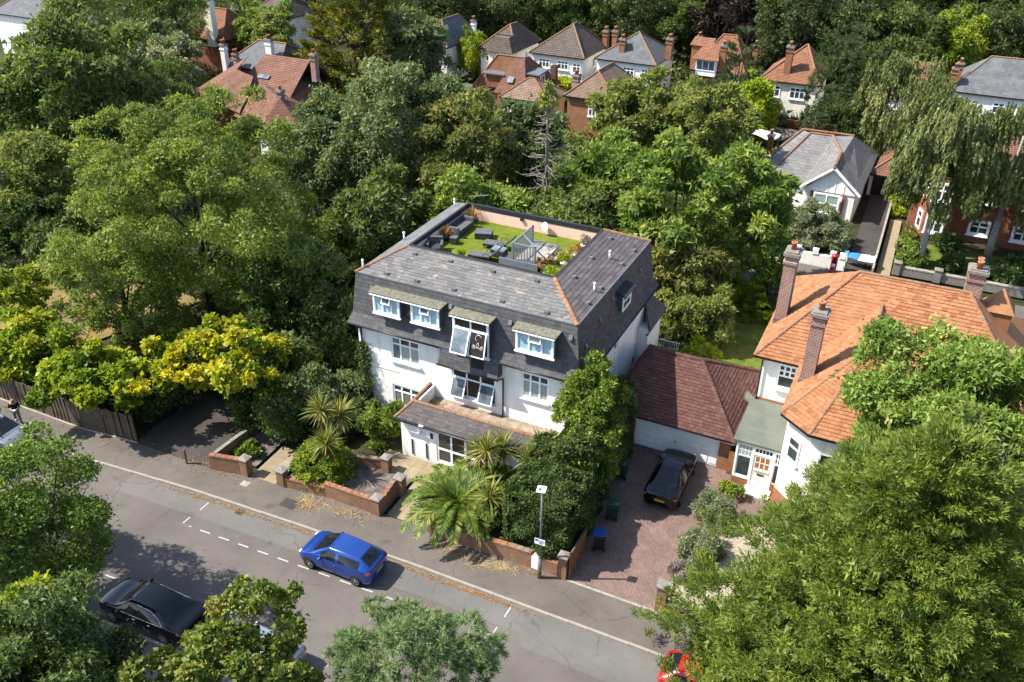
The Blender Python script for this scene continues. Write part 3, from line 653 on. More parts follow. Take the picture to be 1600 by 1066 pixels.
# vents and pipes on the roof
def slope_z(x, y):
    return BZ + (TZ - BZ) * max(0, min(1, min((y - BY0) / (IY0 - BY0), (BX1 - x) / (BX1 - IX1), (x - BX0) / (IX0 - BX0))))
vent = MB(); vent.v = [(-.11, -.11, 0), (.11, -.11, 0), (.11, .12, 0), (-.11, .12, 0), (-.10, -.11, .13), (.10, -.11, .13), (.10, .12, .05), (-.10, .12, .05)]; vent.f = [(4, 5, 6, 7), (0, 1, 5, 4), (1, 2, 6, 5), (2, 3, 7, 6), (3, 0, 4, 7)]
vme = vent.mesh('roof_vent', M['lead'])
for x, y in ((-24.75, 36.05), (-22.87, 36.05), (-24.31, 38.24), (-22.1, 38.3), (-20.65, 36.05), (-19.5, 38.25), (-16.95, 38.28), (-17.85, 36.04), (-15.35, 36.0), (-15.5, 45.2), (-13.95, 44.9), (-15.5, 42.3), (-13.95, 42.9), (-15.45, 39.7), (-13.95, 39.7), (-13.92, 37.85)):
    link('roof_vent', vme, bld, mw=Matrix.Translation((x, y, slope_z(x, y) + 0.02)) @ Matrix.Rotation(R(90) if x > -15.6 and y > 37 else 0, 4, 'Z'))
for x, z in ((-25.45, 8.2), (-23.05, 7.3), (-17.15, 8.2), (-13.85, 8.2), (-20.6, 8.25)):
    link('roof_vent', vme, bld, mw=Matrix.Translation((x, ring(z)[2] - 0.01, z)) @ Matrix.Rotation(R(80), 4, 'X'))
for y, z in ((36.4, 7.4), (38.4, 7.9), (40.3, 8.2), (44.8, 7.9), (46.0, 8.3)):
    link('roof_vent', vme, bld, mw=Matrix.Translation((ring(z)[1] + 0.01, y, z)) @ Matrix.Rotation(R(90), 4, 'Z') @ Matrix.Rotation(R(80), 4, 'X'))
for x, y in ((-14.7, 43.0), (-14.1, 39.2), (-26.35, 36.15), (-26.25, 40.2), (-26.1, 45.9)):
    z = slope_z(x, y); MB().path([(x, y, z), (x, y, z + .38), (x, y, z + .40), (x, y, z + .52)], [.05, .05, .075, .06], 8).build('vent_pipe', M['upvc'], bld, True)
# windows in the front wall
c3 = [(0, .31, 0, .72), (.31, .67, 0, .72), (.67, 1, 0, .72), (0, .31, .72, 1), (.31, .67, .72, 1), (.67, 1, .72, 1)]
fx = lambda h, d=0.1: (h[0], 35.5 + d, h[2])
window(bld, fx(holesF[0]), (1, 0, 0), (0, -1, 0), 1.85, 1.52, c3, ['glass_sky_tint', 'blind_green', 'blind_green', 'glass_sky_tint', 'glass', 'glass'], sill=0.15)
window(bld, fx(holesF[1]), (1, 0, 0), (0, -1, 0), 1.82, 1.41, c3, ['curtain', 'curtain', 'curtain', 'glass', 'glass', 'glass'], sill=0.15)
window(bld, fx(holesF[2]), (1, 0, 0), (0, -1, 0), 1.56, 1.55, c3, ['blind_green', 'blind_green', 'blind_green', 'glass', 'glass', 'glass'], sill=0.15)
window(bld, fx(holesF[3]), (1, 0, 0), (0, -1, 0), 2.67, 1.75, [(0, .33, 0, .68), (.33, .66, 0, .68), (.66, 1, 0, .68), (0, .33, .68, 1), (.33, .66, .68, 1), (.66, 1, .68, 1)], ['glass_sky_tint', 'interior_brown', 'glass_sky_tint', 'interior_brown', 'interior_brown', 'interior_brown'], opened={0: 24, 2: 24}, sill=0.15)
window(bld, (-13.35 - .1, 40.95, 4.5), (0, 1, 0), (1, 0, 0), 0.6, 0.65, [(0, 1, 0, 1)], 'glass')
window(bld, (-13.35 - .1, 44.5, 1.3), (0, 1, 0), (1, 0, 0), 0.7, 0.9, [(0, 1, 0, 1)], 'glass')
# dormers
def dormer(x0, x1, z0, z1, cells, pane, opened=None, roof=None):
    d = MB(); d.box(x0, x0 + .05, 35.08, 35.75, z0, z1); d.box(x1 - .05, x1, 35.08, 35.75, z0, z1); d.box(x0 + .05, x1 - .05, 35.12, 35.7, z0, z0 + .05)
    o = d.build('dormer', M['slate_dark'], bld)
    sub('flashing', MB().obox((x0 - .02, 35.36, z0 - .13), (x1 - x0 + .04, 0, 0), (0, -0.05, 0.0), (0, 0.04, .1)), 'lead', o)
    window(bld, (x0 + .01, 35.08, z0), (1, 0, 0), (0, -1, 0), x1 - x0 - .02, z1 - z0, cells, pane, opened=opened, depth=0.09, fw=0.08, sill=0.04)
    if roof is not False:
        a, b = roof or (x0 - .14, x1 + .14)
        r = MB(); r.slab([(a, 34.84, z1 + .13), (b, 34.84, z1 + .13), (b + .03, 35.6, z1 + .17), (a - .03, 35.6, z1 + .17)], 0.1); ro = r.build('dormer_roof', M['moss_felt'], bld, bevel=0.02)
        sub('fascia', MB().box(a + .02, b - .02, 34.855, 34.89, z1 - .03, z1 + .02), 'black_plastic', ro)
        sub('dormer_soffit', MB().box(a + .05, b - .05, 34.8, 35.6, z1 + .005, z1 + .03), 'white_paint', ro)
dc = [(0, .34, 0, 1), (.34, .70, 0, .62), (.34, .70, .62, 1), (.70, 1, 0, 1)]; bp = ['blind_blue', 'blind_blue', 'glass_sky_tint', 'blind_blue']
dormer(-25.07, -23.40, 7.10, 8.25, dc, bp, {2: 16}, (-25.2, -20.82)); dormer(-22.72, -21.0, 7.10, 8.25, dc, bp, {2: 16}, False)
dormer(-16.6, -14.5, 7.05, 8.22, dc, bp, {2: 16})
dormer(-20.2, -18.1, 6.05, 8.14, [(0, .5, 0, .72), (.5, 1, 0, .72), (0, .5, .72, 1), (.5, 1, .72, 1)], ['glass_sky_tint', 'interior_brown', 'interior_brown', 'interior_brown'], {0: 22, 1: 14})
# etched swirl on the right-hand casement of the middle dormer
sw = MB(); O = Vector((-18.62, 34.72, 6.62)); uu = Vector((1, 0, 0)); vv_ = Vector((0, 0.24, 0.97))
for cx, cz, rr, a0, a1 in ((0, .62, .17, 20, 250), (-.1, .25, .16, 180, 420), (.1, .25, .16, 120, 360), (0, .9, .1, 0, 300), (-.22, .12, .08, 0, 320), (.22, .12, .08, 0, 320)):
    pp = [O + uu * (cx + rr * math.cos(R(t))) + vv_ * (cz + rr * math.sin(R(t))) for t in range(a0, a1 + 1, 20)]
    sw.path(pp, [.009] * len(pp), 4)
sw.build('etched_scroll', M['white_paint'], bld)
# grey notice board under the middle dormer
MB().obox((-19.15, 34.99, 5.3), (.75, 0, 0), (0, .09, .5), (0, -.02, 0)).build('slate_patch', M['dark_felt'], bld)
# side dormer on the right flank
sd = MB(); sd.box(-13.75, -13.12, 41.05, 41.1, 7.1, 8.1); sd.box(-13.75, -13.12, 42.3, 42.35, 7.1, 8.1); sd.build('dormer', M['slate_dark'], bld)
window(bld, (-13.13, 41.05, 7.1), (0, 1, 0), (1, 0, 0), 1.3, 1.0, [(0, 1, 0, .55), (0, 1, .55, 1)], 'glass')
MB().slab([(-12.85, 40.85, 8.15), (-12.85, 42.5, 8.15), (-13.75, 42.5, 8.4), (-13.75, 40.85, 8.4)], .09).build('dormer_roof', M['dark_felt'], bld)
# rear annex roof
ar = [(-13.36, 46.3, 5.25), (-13.36, 47.4, 5.2), (-12.55, 48.3, 4.0), (-12.55, 44.9, 3.95)]
aro = MB().slab(ar, .05).build('annex_roof', M['slate_dark'], bld); lay_tiles(aro, [ar], .33, .225, .016, M['slate_dark'], 'slate', 'slate_covering', 0, 15)
# porch
PX0, PX1 = -22.15, -13.9
p = MB(); holed_wall(p, 'x', 32.6, PX0, PX1, 0.2, 2.85, [(-20.0, -17.38, 0.42, 2.55)], 0.15, -1)
p.face([(PX0, 32.6, .2), (PX0, 35.5, .2), (PX0, 35.5, 2.85), (PX0, 32.6, 2.85)]); p.face([(PX1, 32.6, .2), (PX1, 35.5, .2), (PX1, 35.5, 2.85), (PX1, 32.6, 2.85)])
p.box(-21.8, -21.7, 33.9, 35.5, 2.3, 3.1); p.build('porch_wall', M['white_render'], bld)
ps = [(-22.32, 32.32, 2.76), (-13.75, 32.32, 2.76), (-13.9, 33.65, 3.12), (-21.95, 33.65, 3.12)]
pr = MB().slab(ps, .05); pr.slab([(-22.32, 35.49, 2.8), (-22.32, 32.32, 2.76), (-21.95, 33.65, 3.12), (-21.95, 35.49, 3.16)], .05); pro = pr.build('porch_roof', M['slate_dark'], bld)
lay_tiles(pro, [ps], 0.34, 0.25, 0.02, M['slate_brown'], 'slate', 'slate_covering', 0, 31)
ridge_run(bld, (-21.95, 33.65, 3.15), (-13.9, 33.65, 3.15), .1, M['ridge_clay'], 'ridge_tile', .45); ridge_run(bld, (-21.95, 33.65, 3.15), (-21.95, 35.45, 3.2), .1, M['ridge_clay'], 'ridge_tile', .45); ridge_run(bld, (-22.33, 32.3, 2.8), (-21.95, 33.65, 3.15), .09, M['ridge_clay'], 'hip_tile', .45)
MB().face([(-21.85, 33.6, 2.36), (PX1, 33.6, 2.36), (PX1, 35.5, 2.36), (-21.85, 35.5, 2.36)]).build('porch_flat_roof', M['grit_roof'], bld)
MB().box(-21.9, PX1, 33.56, 33.66, 2.3, 3.1).build('porch_upstand', M['terracotta'], bld)
gutter([(-22.35, 32.27, 2.68), (-13.8, 32.27, 2.68)], .055).build('gutter', M['black_plastic'], bld, True)
window(bld, (-20.0, 32.7, .42), (1, 0, 0), (0, -1, 0), 2.62, 2.13, [(0, .33, 0, .42), (.33, .67, 0, .42), (.67, 1, 0, .42), (0, .33, .42, 1), (.33, .67, .42, 1), (.67, 1, .42, 1)], ['glass', 'interior_brown', 'glass'], fw=.07, sw=.06, name='glazed_door')
for x in (-21.48, -20.6): MB().box(x - .035, x + .035, 32.55, 32.6, .45, 1.42).build('grab_rail', M['black_plastic'], bld)
MB().lathe((-20.95, 32.5, 2.12), [(0, -.13), (.1, -.11), (.14, 0), (.1, .11), (0, .13)], 12).build('globe_light', M['lamp_white'], bld, True)
MB().box(-20.34, -20.18, 32.57, 32.6, 1.85, 2.2).build('name_plate', M['interior_brown'], bld)
for x in (-20.8, -17.6): MB().box(x, x + .25, 32.2, 32.3, 2.73, 2.78).build('gutter_bracket', M['upvc'], bld)
# twiggy litter in the corner of the flat porch roof
lt = MB(); rg = random.Random(5)
for k in range(170):
    a = rg.random() ** 1.8; x, y = -21.6 + a * 2.6, 33.85 + rg.random() * (1.5 - a); t_ = rg.uniform(0, 6.28); d = Vector((math.cos(t_), math.sin(t_), rg.uniform(-.2, .5))) * rg.uniform(.06, .2)
    P = Vector((x, y, 2.38 + rg.random() * .18 * (1 - a))); s_ = d.cross(Vector((0, 0, 1))).normalized() * .02; lt.face([P - s_, P + d - s_ * .3, P + d + s_ * .3, P + s_])
lt.build('dry_litter', M['dead_leaf'], bld, kind='stuff')

# ---- things on the terrace
def dirv(a): return Vector((math.cos(a), math.sin(a), 0))
sf = thing('outdoor_sofa', (-24.62, 43.8, FZ), 'dark grey rattan outdoor sofa against the pink terrace wall', 'sofa')
b = MB().box(-25.02, -24.15, 42.85, 44.8, FZ + .02, FZ + .36); b.build('seat_base', M['rattan'], sf, bevel=.02)
MB().box(-24.8, -24.14, 43.02, 44.63, FZ + .362, FZ + .42).build('seat_top', M['rattan_top'], sf, bevel=.02)
MB().box(-25.04, -24.82, 42.83, 44.82, FZ + .03, FZ + .75).build('backrest', M['rattan'], sf, bevel=.02)
for y in (42.82, 44.66): MB().box(-24.82, -24.13, y, y + .17, FZ + .03, FZ + .66).build('armrest', M['rattan_top'], sf, bevel=.02)
def otto(name, x, y, w_, d_, h_, rz, label, cat):
    t_ = thing(name, (x, y, FZ), label, cat, rz=rz, world=False)
    MB().box(-w_ / 2, w_ / 2, -d_ / 2, d_ / 2, .04, h_).build('base', M['rattan'], t_, bevel=.02); MB().box(-w_ / 2 - .01, w_ / 2 + .01, -d_ / 2 - .01, d_ / 2 + .01, h_ + .001, h_ + .05).build('top', M['rattan_top'], t_, bevel=.015)
    for sx in (-1, 1):
        for sy in (-1, 1): MB().box(sx * (w_ / 2 - .06) - .03, sx * (w_ / 2 - .06) + .03, sy * (d_ / 2 - .06) - .03, sy * (d_ / 2 - .06) + .03, 0, .04).build('foot', M['black_plastic'], t_)
otto('ottoman', -22.9, 43.72, 1.0, .78, .36, R(18), 'low grey rattan ottoman on the turf beside the sofa', 'ottoman')
otto('side_table', -24.05, 42.15, .42, .42, .38, R(8), 'small cube side table at the end of the sofa', 'table')
otto('coffee_table', -20.95, 41.85, .85, .6, .38, R(0), 'low terrace table with glass top between two loungers', 'table')
MB().box(-21.36, -20.54, 41.56, 42.14, FZ + .435, FZ + .452).build('tray', M['glass_sky_tint'], None, label='blue glass sheet lying on the low terrace table', cat='glass')
ac = thing('armchair', (-24.5, 40.7, FZ), 'dark rattan armchair in the corner of the roof terrace', 'armchair', rz=R(25), world=False)
MB().box(-.42, .42, -.4, .4, .02, .36).build('seat_base', M['rattan'], ac, bevel=.02); MB().box(-.45, .45, .3, .46, .03, .78).build('backrest', M['rattan_top'], ac, bevel=.02)
for sx in (-1, 1): MB().box(sx * .4 - .07, sx * .4 + .07, -.4, .3, .03, .6).build('armrest', M['rattan_top'], ac, bevel=.02)
def lounger(x, y, rz, label):
    t_ = thing('sun_lounger', (x, y, FZ), label, 'lounger', 'sun loungers on the roof terrace', rz, False)
    MB().box(-.95, .35, -.32, .32, .26, .33).build('bed', M['rattan_top'], t_, bevel=.015); MB().obox((.36, -.32, .27), (.55, 0, .52), (0, .64, 0), (-.04, 0, .05)).build('backrest', M['rattan'], t_)
    MB().box(-.95, .35, -.325, .325, .19, .258).build('frame', M['black_plastic'], t_)
    for sx in (-.85, .25):
        for sy in (-.27, .27): MB().tube((sx, sy, 0), (sx, sy, .2), .025).build('leg', M['black_plastic'], t_)
    for sy in (-.36, .36): MB().path([(-.05, sy, .3), (.0, sy, .5), (.3, sy, .52), (.42, sy, .36)], [.018] * 4, 6).build('armrest', M['black_plastic'], t_, True)
lounger(-21.35, 42.75, R(8), 'dark sun lounger with raised back, between coffee table and ottoman'); lounger(-21.4, 41.0, R(6), 'dark sun lounger next to the front parapet of the terrace')
st = thing('stair_enclosure', (-18.7, 42, FZ), 'boxed roof hatch with grey timber balustrade on the terrace', 'hatch')
MB().box(-19.45, -18.0, 40.62, 43.2, FZ, 8.98).build('box', M['interior_brown'], st)
for k in range(3): MB().box(-20.3, -17.95, 40.52, 40.60, FZ + .05 + k * .19, FZ + .225 + k * .19).build('board', M['grey_paint'], st)
MB().box(-19.42, -18.04, 40.7, 43.1, 8.984, 9.03).build('hatch_top', M['stone_kerb'], st); MB().box(-19.5, -17.9, 43.12, 43.5, 8.984, 9.05).build('hatch_edge', M['grey_paint'], st); MB().box(-18.06, -17.92, 40.62, 43.1, 8.984, 9.06).build('hatch_edge', M['white_paint'], st)
for x, y in ((-19.5, 40.62), (-18.15, 40.62), (-19.5, 43.25)): MB().box(x - .05, x + .05, y - .05, y + .05, 8.9, 10.06).build('post', M['grey_paint'], st)
MB().box(-19.5, -18.1, 40.58, 40.66, 10.0, 10.06).build('handrail', M['grey_paint'], st); MB().box(-19.54, -19.46, 40.68, 43.3, 10.0, 10.06).build('handrail', M['grey_paint'], st); MB().obox((-19.5, 41.9, 9.98), (1.35, -1.25, 0), (.05, .05, 0), (0, 0, .06)).build('handrail', M['grey_paint'], st)
for k in range(7): MB().box(-19.32 + k * .17, -19.28 + k * .17, 40.6, 40.64, 8.95, 10.0).build('baluster', M['grey_paint'], st)
for k in range(14): MB().box(-19.52, -19.48, 40.85 + k * .17, 40.89 + k * .17, 8.95, 10.0).build('baluster', M['grey_paint'], st)
for k in range(4): MB().box(-20.3, -19.5, 40.75 + k * .22, 40.9 + k * .22, FZ + .3, FZ + .36).build('tread', M['rattan_top'], st)
di = thing('satellite_dish', (-19.75, 45.8, 8.95), 'white satellite dish fixed to the pink terrace wall', 'dish')
dm = MB().lathe((0, 0, 0), [(0, 0), (.1, .01), (.2, .045), (.28, .09)], 18); dm = dm.mesh('reflector', M['lamp_white'], True)
o = link('reflector', dm, di); o.matrix_parent_inverse = Matrix.Identity(4); o.matrix_basis = Matrix.Translation((0, -.12, .05)) @ Matrix.Rotation(R(70), 4, 'X') @ Matrix.Rotation(R(-25), 4, 'Y')
MB().path([(-19.75, 45.86, 8.95), (-19.75, 45.7, 9.0), (-20.05, 45.4, 8.93)], [.02] * 3, 6).build('arm', M['zinc'], di)
MB().box(-21.5, -21.32, 45.76, 45.875, 9.0, 9.2).build('wall_light', M['interior_brown'], None, label='small brown light on the pink wall behind the hatch', cat='light')

ae = MB().path([(-25.3, 46.25, 9.3), (-25.3, 46.25, 9.75)], [.025, .02], 6).path([(-25.3, 46.25, 9.72), (-24.0, 46.45, 9.95)], [.02, .018], 6)
for k in range(7): ae.tube((-25.0 + k * .16, 46.16 + k * .025, 9.77 + k * .028), (-25.06 + k * .16, 46.5 + k * .025, 9.77 + k * .028), .012, .012, 4)
ae.build('television_aerial', M['lead'], bld)

# ---------------------------------------------------------------- house with the orange tiled roof
hs = thing('tiled_house', (0, 45, .35), 'white house with orange clay tile roofs and three tall brick chimneys', 'house')
w = MB(); holed_wall(w, 'x', 42.1, -5.55, -3.2, .1, 6.0, [(-4.66, -3.68, 4.15, 5.6)], .12, -1)
w.face([(-5.55, 42.1, .1), (-5.55, 51.6, .1), (-5.55, 51.6, 6), (-5.55, 42.1, 6)]); w.face([(6.9, 42.1, .1), (6.9, 51.6, .1), (6.9, 51.6, 6), (6.9, 42.1, 6)]); w.face([(-5.55, 51.6, .1), (6.9, 51.6, .1), (6.9, 51.6, 6), (-5.55, 51.6, 6)]); w.face([(2.3, 42.1, .1), (6.9, 42.1, .1), (6.9, 42.1, 6), (2.3, 42.1, 6)])
pts = [(-3.25, 42.1), (-3.25, 37.35), (-1.95, 36.2), (.95, 36.2), (2.25, 37.35), (2.25, 42.1)]
for a, b in zip(pts[:-1], pts[1:]): w.face([(*a, .1), (*b, .1), (*b, 6.0), (*a, 6.0)])
w.build('wall', M['white_render'], hs)
w = MB(); w.box(-5.6, -3.26, 42.04, 42.1, 3.16, 3.32)
for a, b in zip(pts[:-1], pts[1:]):
    d = Vector((b[0] - a[0], b[1] - a[1], 0)); n_ = Vector((d.y, -d.x, 0)).normalized() * .05; n_ = n_ if a[0] < 0 and d.y < 0 or d.y == 0 else n_
    if d.y <= 0: w.obox((a[0], a[1], .1), d, -n_ if n_.x > 0 and d.y < 0 else n_, (0, 0, 1.3))
w.build('brick_plinth', M['orange_brick'], hs)
window(hs, (-4.66, 42.2, 4.15), (1, 0, 0), (0, -1, 0), .98, 1.45, [(0, 1, 0, .52)] + [(k / 3, (k + 1) / 3, .52 + j * .24, .76 + j * .24) for j in range(2) for k in range(3)], 'glass', sill=.2)
dgn = Vector((-1.95 + 3.25, 36.2 - 37.35, 0)); dl = dgn.length; dgn.normalize(); nn_ = Vector((dgn.y, -dgn.x, 0)); nn_ = nn_ if nn_.y < 0 else -nn_
window(hs, Vector((-3.25, 37.35, 3.6)) + dgn * .35, dgn, nn_, .85, 1.35, [(0, 1, 0, .6), (0, 1, .6, 1)], 'glass', 'white_paint', sill=.12)
window(hs, (-1.5, 36.2, 3.5), (1, 0, 0), (0, -1, 0), 1.6, 1.5, grid_cells((.5,), (.6,)), 'glass', 'white_paint', sill=.12)
window(hs, (-1.6, 36.2, 1.0), (1, 0, 0), (0, -1, 0), 1.8, 1.5, grid_cells((.5,), (.6,)), 'glass', 'white_paint', sill=.12)
window(hs, (-3.25, 40.6, .9), (0, -1, 0), (-1, 0, 0), .8, 1.2, grid_cells((), (.6,)), 'glass', 'white_paint')
HZ, HR = 6.0, 9.5
E0, E1, N0, N1 = -5.95, 7.2, 41.7, 52.0; RX0, RX1, RY = -2.02, 3.4, 46.8
WX0, WX1, WR, WA, WE = -3.6, 2.6, -.5, 45.45, 40.8; WZ = 8.52
mr_front = [(E0, N0, HZ), (E1, N0, HZ), (RX1, RY, HR), (RX0, RY, HR)]
rf = MB()
for q in (mr_front, [(E0, N1, HZ), (E0, N0, HZ), (RX0, RY, HR)], [(E1, N0, HZ), (E1, N1, HZ), (RX1, RY, HR)], [(E1, N1, HZ), (E0, N1, HZ), (RX0, RY, HR), (RX1, RY, HR)]): rf.face(q)
mainr = rf.build('main_roof', M['clay_tile'], hs)
wl_ = [(WX0, N0, HZ), (WX0, 37.0, HZ), (WR, WE, WZ), (WR, WA, WZ)]; wd = [(WX0, 37.0, HZ), (-2.1, 35.83, HZ), (WR, WE, WZ)]; wf = [(-2.1, 35.83, HZ), (1.1, 35.83, HZ), (WR, WE, WZ)]; wd2 = [(1.1, 35.83, HZ), (WX1, 37.0, HZ), (WR, WE, WZ)]; wr_ = [(WX1, 37.0, HZ), (WX1, N0, HZ), (WR, WA, WZ), (WR, WE, WZ)]
rf = MB()
for q in (wl_, wd, wf, wd2, wr_): rf.face(q)
wing = rf.build('wing_roof', M['clay_tile'], hs)
# main front slope in convex pieces either side of the wing
lay_tiles(mainr, [[(E0, N0, HZ), (WX0, N0, HZ), (WR, WA, WZ), (RX0, RY, HR)], [(WR, WA, WZ), (RX1, RY, HR), (RX0, RY, HR)], [(WX1, N0, HZ), (E1, N0, HZ), (RX1, RY, HR), (WR, WA, WZ)], [(E0, N1, HZ), (E0, N0, HZ), (RX0, RY, HR)]], .27, .21, .045, M['clay_tile'], 'tile', 'tile_covering', 0, 41, .008)
lay_tiles(wing, [wl_, wd, wf, wd2, wr_], .27, .21, .045, M['clay_tile'], 'tile', 'tile_covering', 0, 42, .008)
for a, b in (((RX0, RY, HR), (RX1, RY, HR)), ((E0, N0, HZ), (RX0, RY, HR)), ((WR, WE, WZ), (WR, WA, WZ)), ((WX0, 37, HZ), (WR, WE, WZ)), ((-2.1, 35.83, HZ), (WR, WE, WZ)), ((E1, N0, HZ), (RX1, RY, HR))):
    ridge_run(hs, Vector(a) + V(0, 0, .03), Vector(b) + V(0, 0, .03), .1, M['ridge_clay'], 'ridge_tile', .33)
pk = [(4.2, 47.2, 8.5), (5.7, 47.2, 8.5), (5.7, 48.7, 8.5), (4.2, 48.7, 8.5)]; tr = MB()
for k in range(4): tr.face([pk[k], pk[(k + 1) % 4], (4.95, 47.95, 9.6)])
tr.box(4.3, 5.6, 47.3, 48.6, 7.5, 8.5); tr.build('turret_roof', M['clay_tile'], hs)
fasc = MB(); fasc.box(E0 + .02, WX0, N0 + .0, N0 + .05, HZ - .12, HZ - .01); fasc.box(E0, E0 + .05, N0 + .05, N1, HZ - .12, HZ - .01); fasc.box(WX0, WX0 + .05, 37.0, N0, HZ - .12, HZ - .01)
d = Vector((-2.1 - WX0, 35.83 - 37.0, 0)); fasc.obox((WX0, 37.0, HZ - .12), d, (.03, .03, 0), (0, 0, .11)); fasc.box(-2.1, 1.1, 35.83, 35.88, HZ - .12, HZ - .01); fasc.build('gutter', M['black_plastic'], hs)
chimney(hs, -5.4, 45.6, .62, 1.0, 5.8, 10.35, pots=1); chimney(hs, -3.0, 40.2, .62, .85, 6.0, 9.95, pots=1); chimney(hs, 3.5, 47.5, .8, .85, 8.2, 10.45, pots=2)
MB().box(-5.75, -5.05, 45.05, 46.15, 6.3, 6.62).build('chimney_flashing', M['lead'], hs); MB().box(-3.38, -2.6, 39.7, 40.65, 6.05, 6.42).build('chimney_flashing', M['lead'], hs)
gutter([(-5.5, 42.0, 5.9), (-5.5, 42.0, 3.2)], .04).build('downpipe', M['black_plastic'], hs, True)
# entrance porch with flat roof
FR = 3.15
MB().slab([(-5.72, 37.98, FR), (-3.22, 37.98, FR), (-3.28, 42.08, FR + .04), (-5.6, 42.08, FR + .04), (-6.1, 42.6, FR + .04), (-6.1, 41.9, FR + .04), (-5.75, 41.6, FR + .03)], .12).build('porch_flat_roof', M['green_felt'], hs)
q = MB(); q.box(-5.52, -5.42, 38.1, 42.05, .8, 3.02); q.box(-5.52, -5.42, 38.08, 38.2, .8, 3.02); q.box(-4.68, -4.58, 38.08, 38.2, .36, 3.02); q.box(-3.66, -3.56, 38.08, 38.2, .36, 3.02); q.box(-5.42, -3.25, 38.085, 38.19, 2.88, 3.02); q.box(-5.42, -4.68, 38.06, 38.2, .8, .92); q.box(-4.58, -3.66, 38.085, 38.19, 2.46, 2.56); q.build('porch_frame', M['white_paint'], hs)
MB().box(-5.52, -4.68, 38.09, 38.22, .3, .8).build('porch_plinth', M['orange_brick'], hs); MB().box(-3.56, -3.26, 38.09, 38.22, .3, .9).build('porch_plinth', M['orange_brick'], hs)
window(hs, (-5.42, 38.14, .92), (1, 0, 0), (0, -1, 0), .74, 1.28, [(0, 1, 0, 1)], 'glass', 'white_paint', .03, .03, .03); window(hs, (-5.42, 38.14, 2.22), (1, 0, 0), (0, -1, 0), .74, .66, grid_cells((.25, .5, .75), (.5,)), 'blind_green', 'white_paint', .03, .014, .03)
window(hs, (-4.58, 38.14, 2.56), (1, 0, 0), (0, -1, 0), .92, .32, grid_cells((.2, .4, .6, .8), ()), 'glass', 'white_paint', .03, .022, .03); window(hs, (-3.56, 38.14, 2.2), (1, 0, 0), (0, -1, 0), .31, .66, grid_cells((.5,), (.5,)), 'glass', 'white_paint', .03, .02, .03); window(hs, (-3.56, 38.14, .92), (1, 0, 0), (0, -1, 0), .31, 1.26, [(0, 1, 0, 1)], 'glass', 'white_paint', .03, .03, .03)
dr_ = window(hs, (-4.56, 38.15, .42), (1, 0, 0), (0, -1, 0), .88, 2.03, [(0, 1, 0, .56)] + [(k / 3, (k + 1) / 3, .6 + j * .2, .8 + j * .2) for j in range(2) for k in range(3)], ['cream_paint'] + ['terracotta'] * 6, 'cream_paint', .07, .025, .04, name='front_door')
for x0 in (-4.42, -4.06): sub('door_panel', MB().box(x0, x0 + .26, 38.1, 38.14, .58, 1.12), 'cream_paint', dr_)
sub('letter_box', MB().box(-4.3, -3.94, 38.09, 38.14, 1.22, 1.3), 'black_plastic', dr_); sub('shelf', MB().box(-4.5, -3.74, 38.06, 38.14, 1.52, 1.58), 'cream_paint', dr_)
MB().box(-4.75, -3.45, 37.35, 38.08, .34, .46).build('door_step', M['white_paint'], hs)

# ---------------------------------------------------------------- garage
ga = thing('garage', (-9, 42, .35), 'double garage with brown hipped tile roof and white panelled door', 'garage')
w = MB(); w.box(-12.5, -11.15, 38.92, 39.1, .1, 2.45); w.box(-6.5, -5.92, 38.86, 39.2, .1, 2.45); w.box(-12.5, -12.3, 39.1, 45.7, .1, 2.45); w.box(-6.1, -5.92, 39.2, 45.7, .1, 2.45); w.box(-12.3, -6.1, 45.5, 45.7, .1, 2.45); w.box(-11.15, -6.5, 38.95, 39.1, 2.32, 2.45); w.build('wall', M['orange_brick'], ga)
GE, GR = 2.5, 4.6; gx0, gx1, gy0, gy1 = -12.8, -5.68, 38.5, 46.1
gf = [(gx0, gy0, GE), (gx1, gy0, GE), (-8.7, 42.3, GR), (-11.14, 42.3, GR)]; grr = [(gx1, gy0, GE), (gx1, gy1, GE), (-8.7, 42.3, GR)]; glf = [(gx0, gy1, GE), (gx0, gy0, GE), (-11.14, 42.3, GR)]; gb = [(gx1, gy1, GE), (gx0, gy1, GE), (-11.14, 42.3, GR), (-8.7, 42.3, GR)]
rf = MB()
for q in (gf, grr, glf, gb): rf.face(q)
gro = rf.build('roof', M['brown_tile'], ga); lay_tiles(gro, [gf, grr, glf], .3, .2, .035, M['brown_tile'], 'tile', 'tile_covering', 0, 51, .012)
for a, b in (((-11.14, 42.3, GR), (-8.7, 42.3, GR)), ((gx1, gy0, GE), (-8.7, 42.3, GR)), ((gx1, gy1, GE), (-8.7, 42.3, GR))): ridge_run(ga, Vector(a) + V(0, 0, .03), Vector(b) + V(0, 0, .03), .12, M['brown_tile'], 'ridge_tile', .36)
f_ = MB().box(gx0, gx1, gy0 - .01, gy0 + .03, GE - .14, GE - .01); f_.box(gx0, gx1, gy0 + .03, 38.94, GE - .1, GE - .06); f_.build('fascia', M['white_paint'], ga)
gutter([(gx0, gy0 - .04, GE - .03), (gx1, gy0 - .04, GE - .03)], .045).build('gutter', M['black_plastic'], ga, True)
dd = MB().box(-11.15, -6.5, 38.97, 39.03, .36, 2.32).build('garage_door', M['white_paint'], ga)
for r_ in range(4):
    for c_ in range(9):
        x0 = -11.08 + c_ * .508; z0 = .44 + r_ * .468
        sub('panel', MB().box(x0 + .05, x0 + .46, 38.945, 38.975, z0 + .05, z0 + .42), 'white_paint', dd)
sub('handle', MB().box(-8.9, -8.82, 38.9, 38.97, 1.2, 1.28), 'black_plastic', dd)
gt = thing('side_gate', (-5.7, 38.7, .35), 'small brown wooden gate between garage and porch', 'gate')
